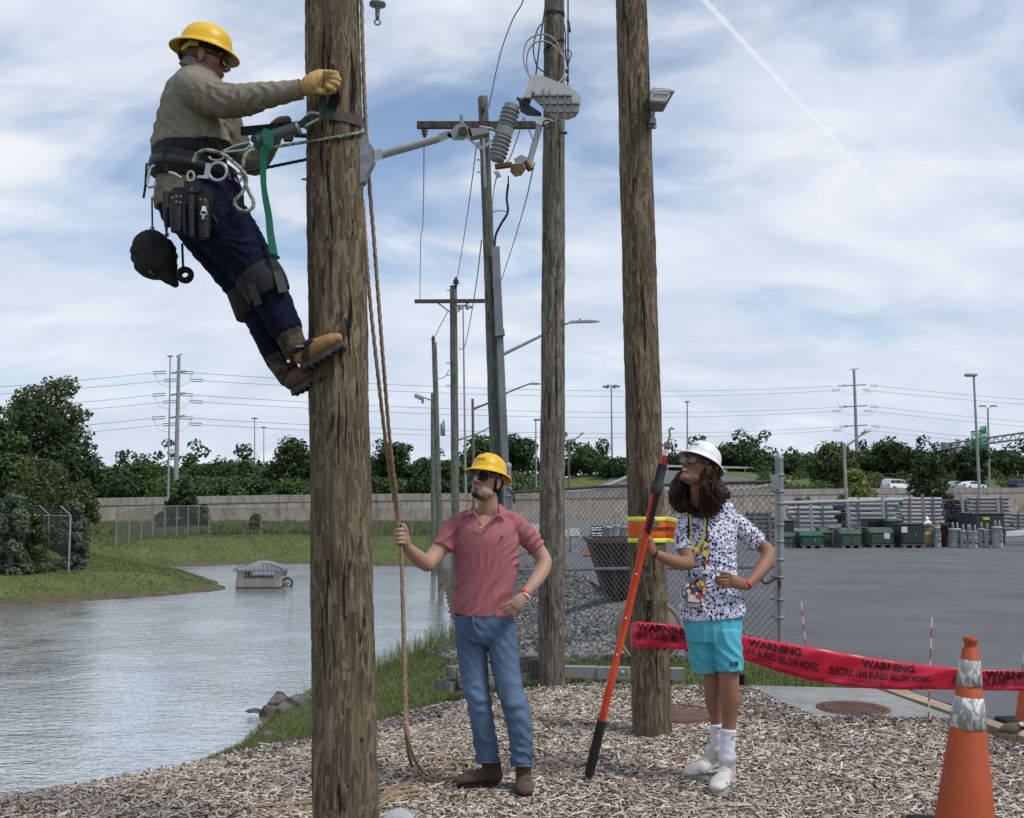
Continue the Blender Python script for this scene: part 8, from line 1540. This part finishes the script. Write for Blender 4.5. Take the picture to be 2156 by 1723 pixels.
# tool pouch
pk = empty('tool_pouch', C1(500, 1850, 4.6), 'black leather tool pouch with pockets and brass rivets on the lineman\'s hip', 'tool pouch'); lea = mat('pouch_leather', (0.006, 0.0065, 0.009), (0.012, 0.013, 0.017), scale=15, rough=.5, bump=.3, bscale=80)
MB().hull([C1(x, y, Y) for x, y in ((385, 1490), (660, 1490), (700, 1560), (685, 1840), (640, 1860), (370, 1790), (330, 1560)) for Y in (4.600, 4.640)]).build('back_panel', lea, pk); MB().hull([C1(x, y, Y) for x, y in ((465, 1440), (600, 1440), (605, 1500), (575, 1532), (500, 1532), (468, 1500)) for Y in (4.585, 4.600)]).build('flap', lea, pk)
for x0, x1, y0, y1, Y in ((300, 352, 1530, 1800, 4.610), (350, 450, 1620, 1840, 4.585), (445, 500, 1630, 1850, 4.590), (498, 552, 1555, 1880, 4.575), (575, 668, 1600, 1890, 4.580)):
    s = MB(); limb(s, [C1((x0 + x1) / 2, y0, Y), C1((x0 + x1) / 2 + 4, (y0 + y1) / 2, Y), C1((x0 + x1) / 2 + 8, y1, Y)], [((x1 - x0) * .00031, .020), ((x1 - x0) * .00031, .022), ((x1 - x0) * .00026, .018)], 4, X, 18, (.3, .6)); s.build('pocket', lea, pk)
for x, y in ((530, 1502), (376, 1572), (405, 1560), (440, 1562), (406, 1604), (435, 1608), (600, 1586), (636, 1590)): MB().tube([C1(x, y, 4.572), C1(x, y, 4.560)], .0055, 10).build('rivet', brass, pk)
MB().hull([C1(x, y, Y) for x, y in ((610, 1640), (640, 1640), (645, 1680), (605, 1680)) for Y in (4.545, 4.556)]).build('key_clip', whitem, pk); MB().tube([C1(622, 1695, 4.55) + Vector((math.cos(t) * .014, 0, math.sin(t) * .012)) for t in np.linspace(0, 6.283, 15)[:-1]], .003, 6, closed=True).build('key_ring', silv, pk); MB().bar(C1(622, 1700, 4.548), C1(618, 1745, 4.548), .010, .004).build('key', silv, pk)
MB().bar(C1(690, 1700, 4.60), C1(735, 1775, 4.60), .007).build('marker_pen', darkm, pk)
# canvas bag and ditty pouch hanging behind
s = MB(); s.ell(C2(205, 500, 4.86), (.098, .075, .115)); s.ell(C2(240, 580, 4.86), (.105, .07, .085)); s.ell(C2(330, 560, 4.86), (.050, .06, .105)); limb(s, [C2(300, 600, 4.86), C2(350, 690, 4.86), C2(395, 750, 4.86)], [.07, .045, .022], 5); me = remesh(s, .007, 4); folds(me, .008, 55, (.3, 0, 1), 71)
tbg = empty('canvas_bag', C2(240, 780, 4.86), 'drooping black canvas bag hanging behind the lineman\'s belt', 'bag'); link('sack', me, blackn, tbg); MB().bar(C2(216, 330, 4.86), C2(212, 60, 4.86), .008, .003).build('strap', blackn, tbg); MB().bar(C2(330, 380, 4.86), C2(318, 120, 4.86), .012, .004).build('strap', blackn, tbg)
for x, y in ((215, 310), (330, 360)): MB().tube([C2(x, y, 4.86) + Vector((math.cos(t) * .009, 0, math.sin(t) * .012)) for t in np.linspace(0, 6.283, 13)[:-1]], .003, 6, closed=True).build('strap_ring', silv, tbg)
mb = MB(); mb.prism([C2(x, y, 4.785) for x, y in ((178, 655), (192, 648), (196, 632), (203, 650), (235, 690), (200, 665))], (0, .006, 0)); mb.build('stitch_mark', mat('stitch_green', (0.04, 0.16, 0.06), rough=.8), tbg)
tpz = empty('tape_roll', C2(475, 740, 4.84), 'black roll hanging on a strap below the lineman\'s hip', 'tape roll'); MB().lathe([(.015, -.022), (.038, -.022), (.042, 0), (.038, .022), (.015, .022), (.015, -.022)], C2(475, 680, 4.84), 24, Matrix.Rotation(math.pi / 2, 3, 'X') @ Matrix.Rotation(.2, 3, 'Y')).build('roll', blackn, tpz); MB().bar(C2(452, 430, 4.84), C2(460, 625, 4.84), .011, .004).build('strap', mat('strap_violet', (0.02, 0.014, 0.045), rough=.8), tpz); MB().bar(C2(505, 690, 4.81), C2(545, 695, 4.81), .006).build('tape_end', blackn, tpz)
# ---------------------------------------------------------------- pole strap, lanyards, webbing
gweb = mat('green_webbing', (0.012, 0.135, 0.085), (0.020, 0.17, 0.11), scale=50, rough=.8, bump=.4, bscale=300); dgreen = mat('dark_green_strap', (0.010, 0.045, 0.032), (0.016, 0.06, 0.042), scale=40, rough=.8)
ps = empty('pole_strap', onpole(735, 255), 'dark fall-arrest strap and clamp cinched around the near pole', 'pole strap')
def polestrip(pts, h, m, name, par, th=.006):
    vs = []
    for u, v in pts: p = onpole(u, v, .010); q = onpole(u, v, .010 - th); vs += [p - Vector((0, 0, h / 2)), p + Vector((0, 0, h / 2)), q + Vector((0, 0, h / 2)), q - Vector((0, 0, h / 2))]
    MB().add(vs, [(4 * i + j, 4 * i + 4 + j, 4 * i + 4 + (j + 1) % 4, 4 * i + (j + 1) % 4) for i in range(len(pts) - 1) for j in range(4)], False).build(name, m, par)
polestrip([(263.8 + KC * x, KC * y) for x, y in ((1640, 915), (1680, 920), (1730, 927), (1780, 938), (1830, 952), (1870, 968), (1896, 982))], .047, mat('strap_leather', (0.055, 0.045, 0.038), (0.085, 0.07, 0.06), scale=20, rough=.8), 'band', ps)
MB().hull([C1(x, y, Y) for x, y in ((1560, 860), (1610, 850), (1650, 880), (1655, 940), (1600, 950), (1555, 920)) for Y in (4.655, 4.69)]).build('cinch', dgreen, ps); limb(MB(), [C1(1655, 715, 4.62), C1(1668, 780, 4.64), C1(1640, 850, 4.66), C1(1615, 900, 4.67)], [(.022, .010), (.026, .010), (.022, .010), (.016, .010)], 6, X).build('grab_handle', blackn, ps)
MB().bar(C1(1575, 745, 4.63), C1(1590, 880, 4.66), .018, .008).build('strap_end', dgreen, ps)
MB().tube(catmull([C1(x, y, 4.67) for x, y in ((1545, 905), (1470, 898), (1440, 925), (1400, 985), (1420, 1005), (1540, 945))], 5), .007, 8).build('triangle_link', silv, ps); MB().hull([C1(x, y, Y) for x, y in ((1380, 965), (1440, 920), (1465, 935), (1420, 1010), (1385, 1020)) for Y in (4.66, 4.69)]).build('swivel', dgreen, ps)
MB().hull([C1(x, y, Y) for x, y in ((915, 1008), (1180, 1000), (1400, 962), (1405, 985), (1180, 1060), (985, 1080), (918, 1080)) for Y in (4.70, 4.73)]).build('adjuster_bar', blackn, ps); MB().tube([C1(1050, 1115, 4.68), C1(1370, 1015, 4.68)], .026, 14).build('adjuster_sleeve', mat('sleeve_grey', (0.10, 0.105, 0.10), (0.14, 0.145, 0.14), scale=20, rough=.5), ps); MB().tube([C1(1365, 1018, 4.675), C1(1385, 1010, 4.675)], .032, 14).build('sleeve_collar', silv, ps)
MB().hull([C1(x, y, Y) for x, y in ((995, 1090), (1050, 1040), (1100, 1050), (1110, 1150), (1060, 1210), (1000, 1150)) for Y in (4.66, 4.70)]).build('buckle', dgreen, ps); MB().tube([C1(1345, 1075, 4.75), C1(1440, 1080, 4.76)], .012, 8).build('eye_bolt', darkm, ps)
MB().tube(catmull([C1(x, y, 4.66) for x, y in ((780, 1205), (880, 1160), (990, 1140), (960, 1190), (860, 1205), (790, 1210))], 5), .007, 8).build('carabiner', silv, ps); MB().hull([C1(x, y, Y) for x, y in ((830, 1185), (920, 1150), (990, 1150), (960, 1195), (850, 1215)) for Y in (4.655, 4.67)]).build('snap_gate', dgreen, ps)
MB().tube([C1(x, y, 4.655) for x, y in ((985, 1130), (1010, 1150), (1000, 1175))], .008, 8).build('clip_ring', silv, ps)
gw = empty('green_sling', C1(1110, 1250, 4.68), 'long green webbing sling hanging from the strap to the lineman\'s knee', 'sling')
def ribb(pts, w, m, name, par, th=.004):
    p = catmull(pts, 6); vs = []; W_ = [w] * len(p) if not isinstance(w, list) else [float(np.interp(i / (len(p) - 1), np.linspace(0, 1, len(w)), w)) for i in range(len(p))]
    for i, c in enumerate(p): d = p[min(i + 1, len(p) - 1)] - p[max(i - 1, 0)]; s_ = d.cross(Vector((0, 1, 0))).normalized() * W_[i] / 2; vs += [c - s_, c + s_, c + s_ + Vector((0, th, 0)), c - s_ + Vector((0, th, 0))]
    MB().add(vs, [(4 * i + j, 4 * i + 4 + j, 4 * i + 4 + (j + 1) % 4, 4 * i + (j + 1) % 4) for i in range(len(p) - 1) for j in range(4)], False).build(name, m, par)
ribb([C1(1085, 1045, 4.65), C1(1130, 1070, 4.64), C1(1135, 1150, 4.64), C1(1110, 1210, 4.65), C1(1095, 1330, 4.66), C1(1100, 1480, 4.66), C1(1118, 1600, 4.66), C1(1140, 1723, 4.66), C2(1150, 330, 4.655), C2(1172, 470, 4.645), C2(1188, 560, 4.635)], [.040, .045, .050, .045, .030, .026, .030, .031, .034, .036, .034], gweb, 'webbing', gw); MB().bar(C2(1145, 515, 4.635), C2(1225, 545, 4.635), .014, .012).build('keeper', blackn, gw)
lr = empty('positioning_lanyard', C1(1450, 1130, 4.7), 'pale green-flecked lanyard rope passing round the near pole from the belt', 'lanyard'); lanm = mat('lanyard_rope', (0.12, 0.17, 0.12), (0.44, 0.44, 0.38), scale=55, rough=.8, lo=.42, hi=.58, bump=.8, bscale=110, detail=2)
mb = MB(); ropetube(mb, [C1(1075, 1190, 4.66), C1(1250, 1160, 4.68), C1(1400, 1136, 4.72), onpole(263.8 + KC * 1500, KC * 1122, .012), onpole(263.8 + KC * 1600, KC * 1105, .012), onpole(263.8 + KC * 1750, KC * 1080, .012), onpole(263.8 + KC * 1880, KC * 1052, .012), onpole(263.8 + KC * 1900, KC * 1045, .012)], .0072); mb.build('pole_run', lanm, lr)
mb = MB(); ropetube(mb, [C1(555, 1270, 4.62), C1(590, 1215, 4.61), C1(650, 1195, 4.60), C1(760, 1220, 4.60), C1(860, 1290, 4.60), C1(940, 1370, 4.60), C1(962, 1440, 4.60), C1(925, 1540, 4.60), C1(872, 1600, 4.60), C1(890, 1655, 4.60), C1(950, 1680, 4.60), C1(1010, 1655, 4.60), C1(1018, 1600, 4.60), C1(985, 1530, 4.60), C1(955, 1460, 4.605), C1(945, 1380, 4.61)], .0085); mb.build('slack_loop', lanm, lr)
mb = MB(); ropetube(mb, [C1(935, 1330, 4.64), C1(945, 1260, 4.64), C1(985, 1205, 4.65), C1(1030, 1190, 4.66)], .0085); mb.build('short_end', lanm, lr); MB().tube([C1(545, 1290, 4.625), C1(575, 1215, 4.615)], .0115, 10).build('end_sleeve', rgg, lr)
sr = empty('rear_lanyard', C1(1300, 1300, 4.9), 'dark rope running from the lineman\'s far side to the pole', 'lanyard'); mb = MB(); ropetube(mb, [C1(900, 1385, 4.90), C1(1120, 1335, 4.92), C1(1300, 1298, 4.93), C1(1475, 1262, 4.93)], .0075); mb.build('line', mat('dark_rope', (0.03, 0.024, 0.045), (0.07, 0.055, 0.09), scale=60, rough=.8), sr)
MB().tube(catmull([C1(x, y, 4.72) for x, y in ((880, 1370), (930, 1400), (900, 1450), (870, 1420))], 4), .006, 8).build('end_ring', silv, sr)

# ---------------------------------------------------------------- drying cracks, knots and gaff holes on the big poles
crk = mat('crack_dark', (0.010, 0.007, 0.005), rough=1.0); Rk = random.Random(12)
for key, ub, vr, um, nn, root in (('near', lambda v: 699.5 + 29.5 * v / 1723, (30, 1690), 52, 26, nr), ('third', lambda v: 1329.5 + 43.5 * v / 1530, (20, 1480), 30, 18, POLE['third'][0]), ('mid', lambda v: 1167 - 6 * v / 1432, (20, 1380), 18, 12, mr)):
    for i in range(nn):
        v0 = Rk.uniform(*vr); L = Rk.uniform(40, 190); o = Rk.uniform(-.8, .8) * um; vs = []; w = Rk.uniform(.9, 2.2) * (um / 52) ** .6; n = 9
        for k in range(n + 1):
            t = k / n; v = min(v0 + L * t, vr[1] + 15); u = ub(v) + o + 2.2 * math.sin(t * 5 + i) * um / 52; ww = w * math.sin(math.pi * min(.98, max(.03, t))) + .15; vs += [onpole(u - ww, v, .0028, key), onpole(u + ww, v, .0028, key), onpole(u, v, -.012, key)]
        MB().add(vs, [q for k in range(n) for q in ((3 * k, 3 * k + 3, 3 * k + 4, 3 * k + 1), (3 * k + 1, 3 * k + 4, 3 * k + 5, 3 * k + 2), (3 * k + 2, 3 * k + 5, 3 * k + 3, 3 * k))]).build('crack', crk, root)
    for i in range(nn // 2):
        v = Rk.uniform(*vr); u = ub(v) + Rk.uniform(-.75, .75) * um; a = Rk.uniform(1.2, 2.6) * (um / 52) ** .5; MB().hull([onpole(u + a * math.cos(t), v + a * 1.7 * math.sin(t), .003, key) for t in np.linspace(0, 6.283, 9)[:-1]] + [onpole(u, v, -.015, key)]).build('gaff_hole', crk, root)
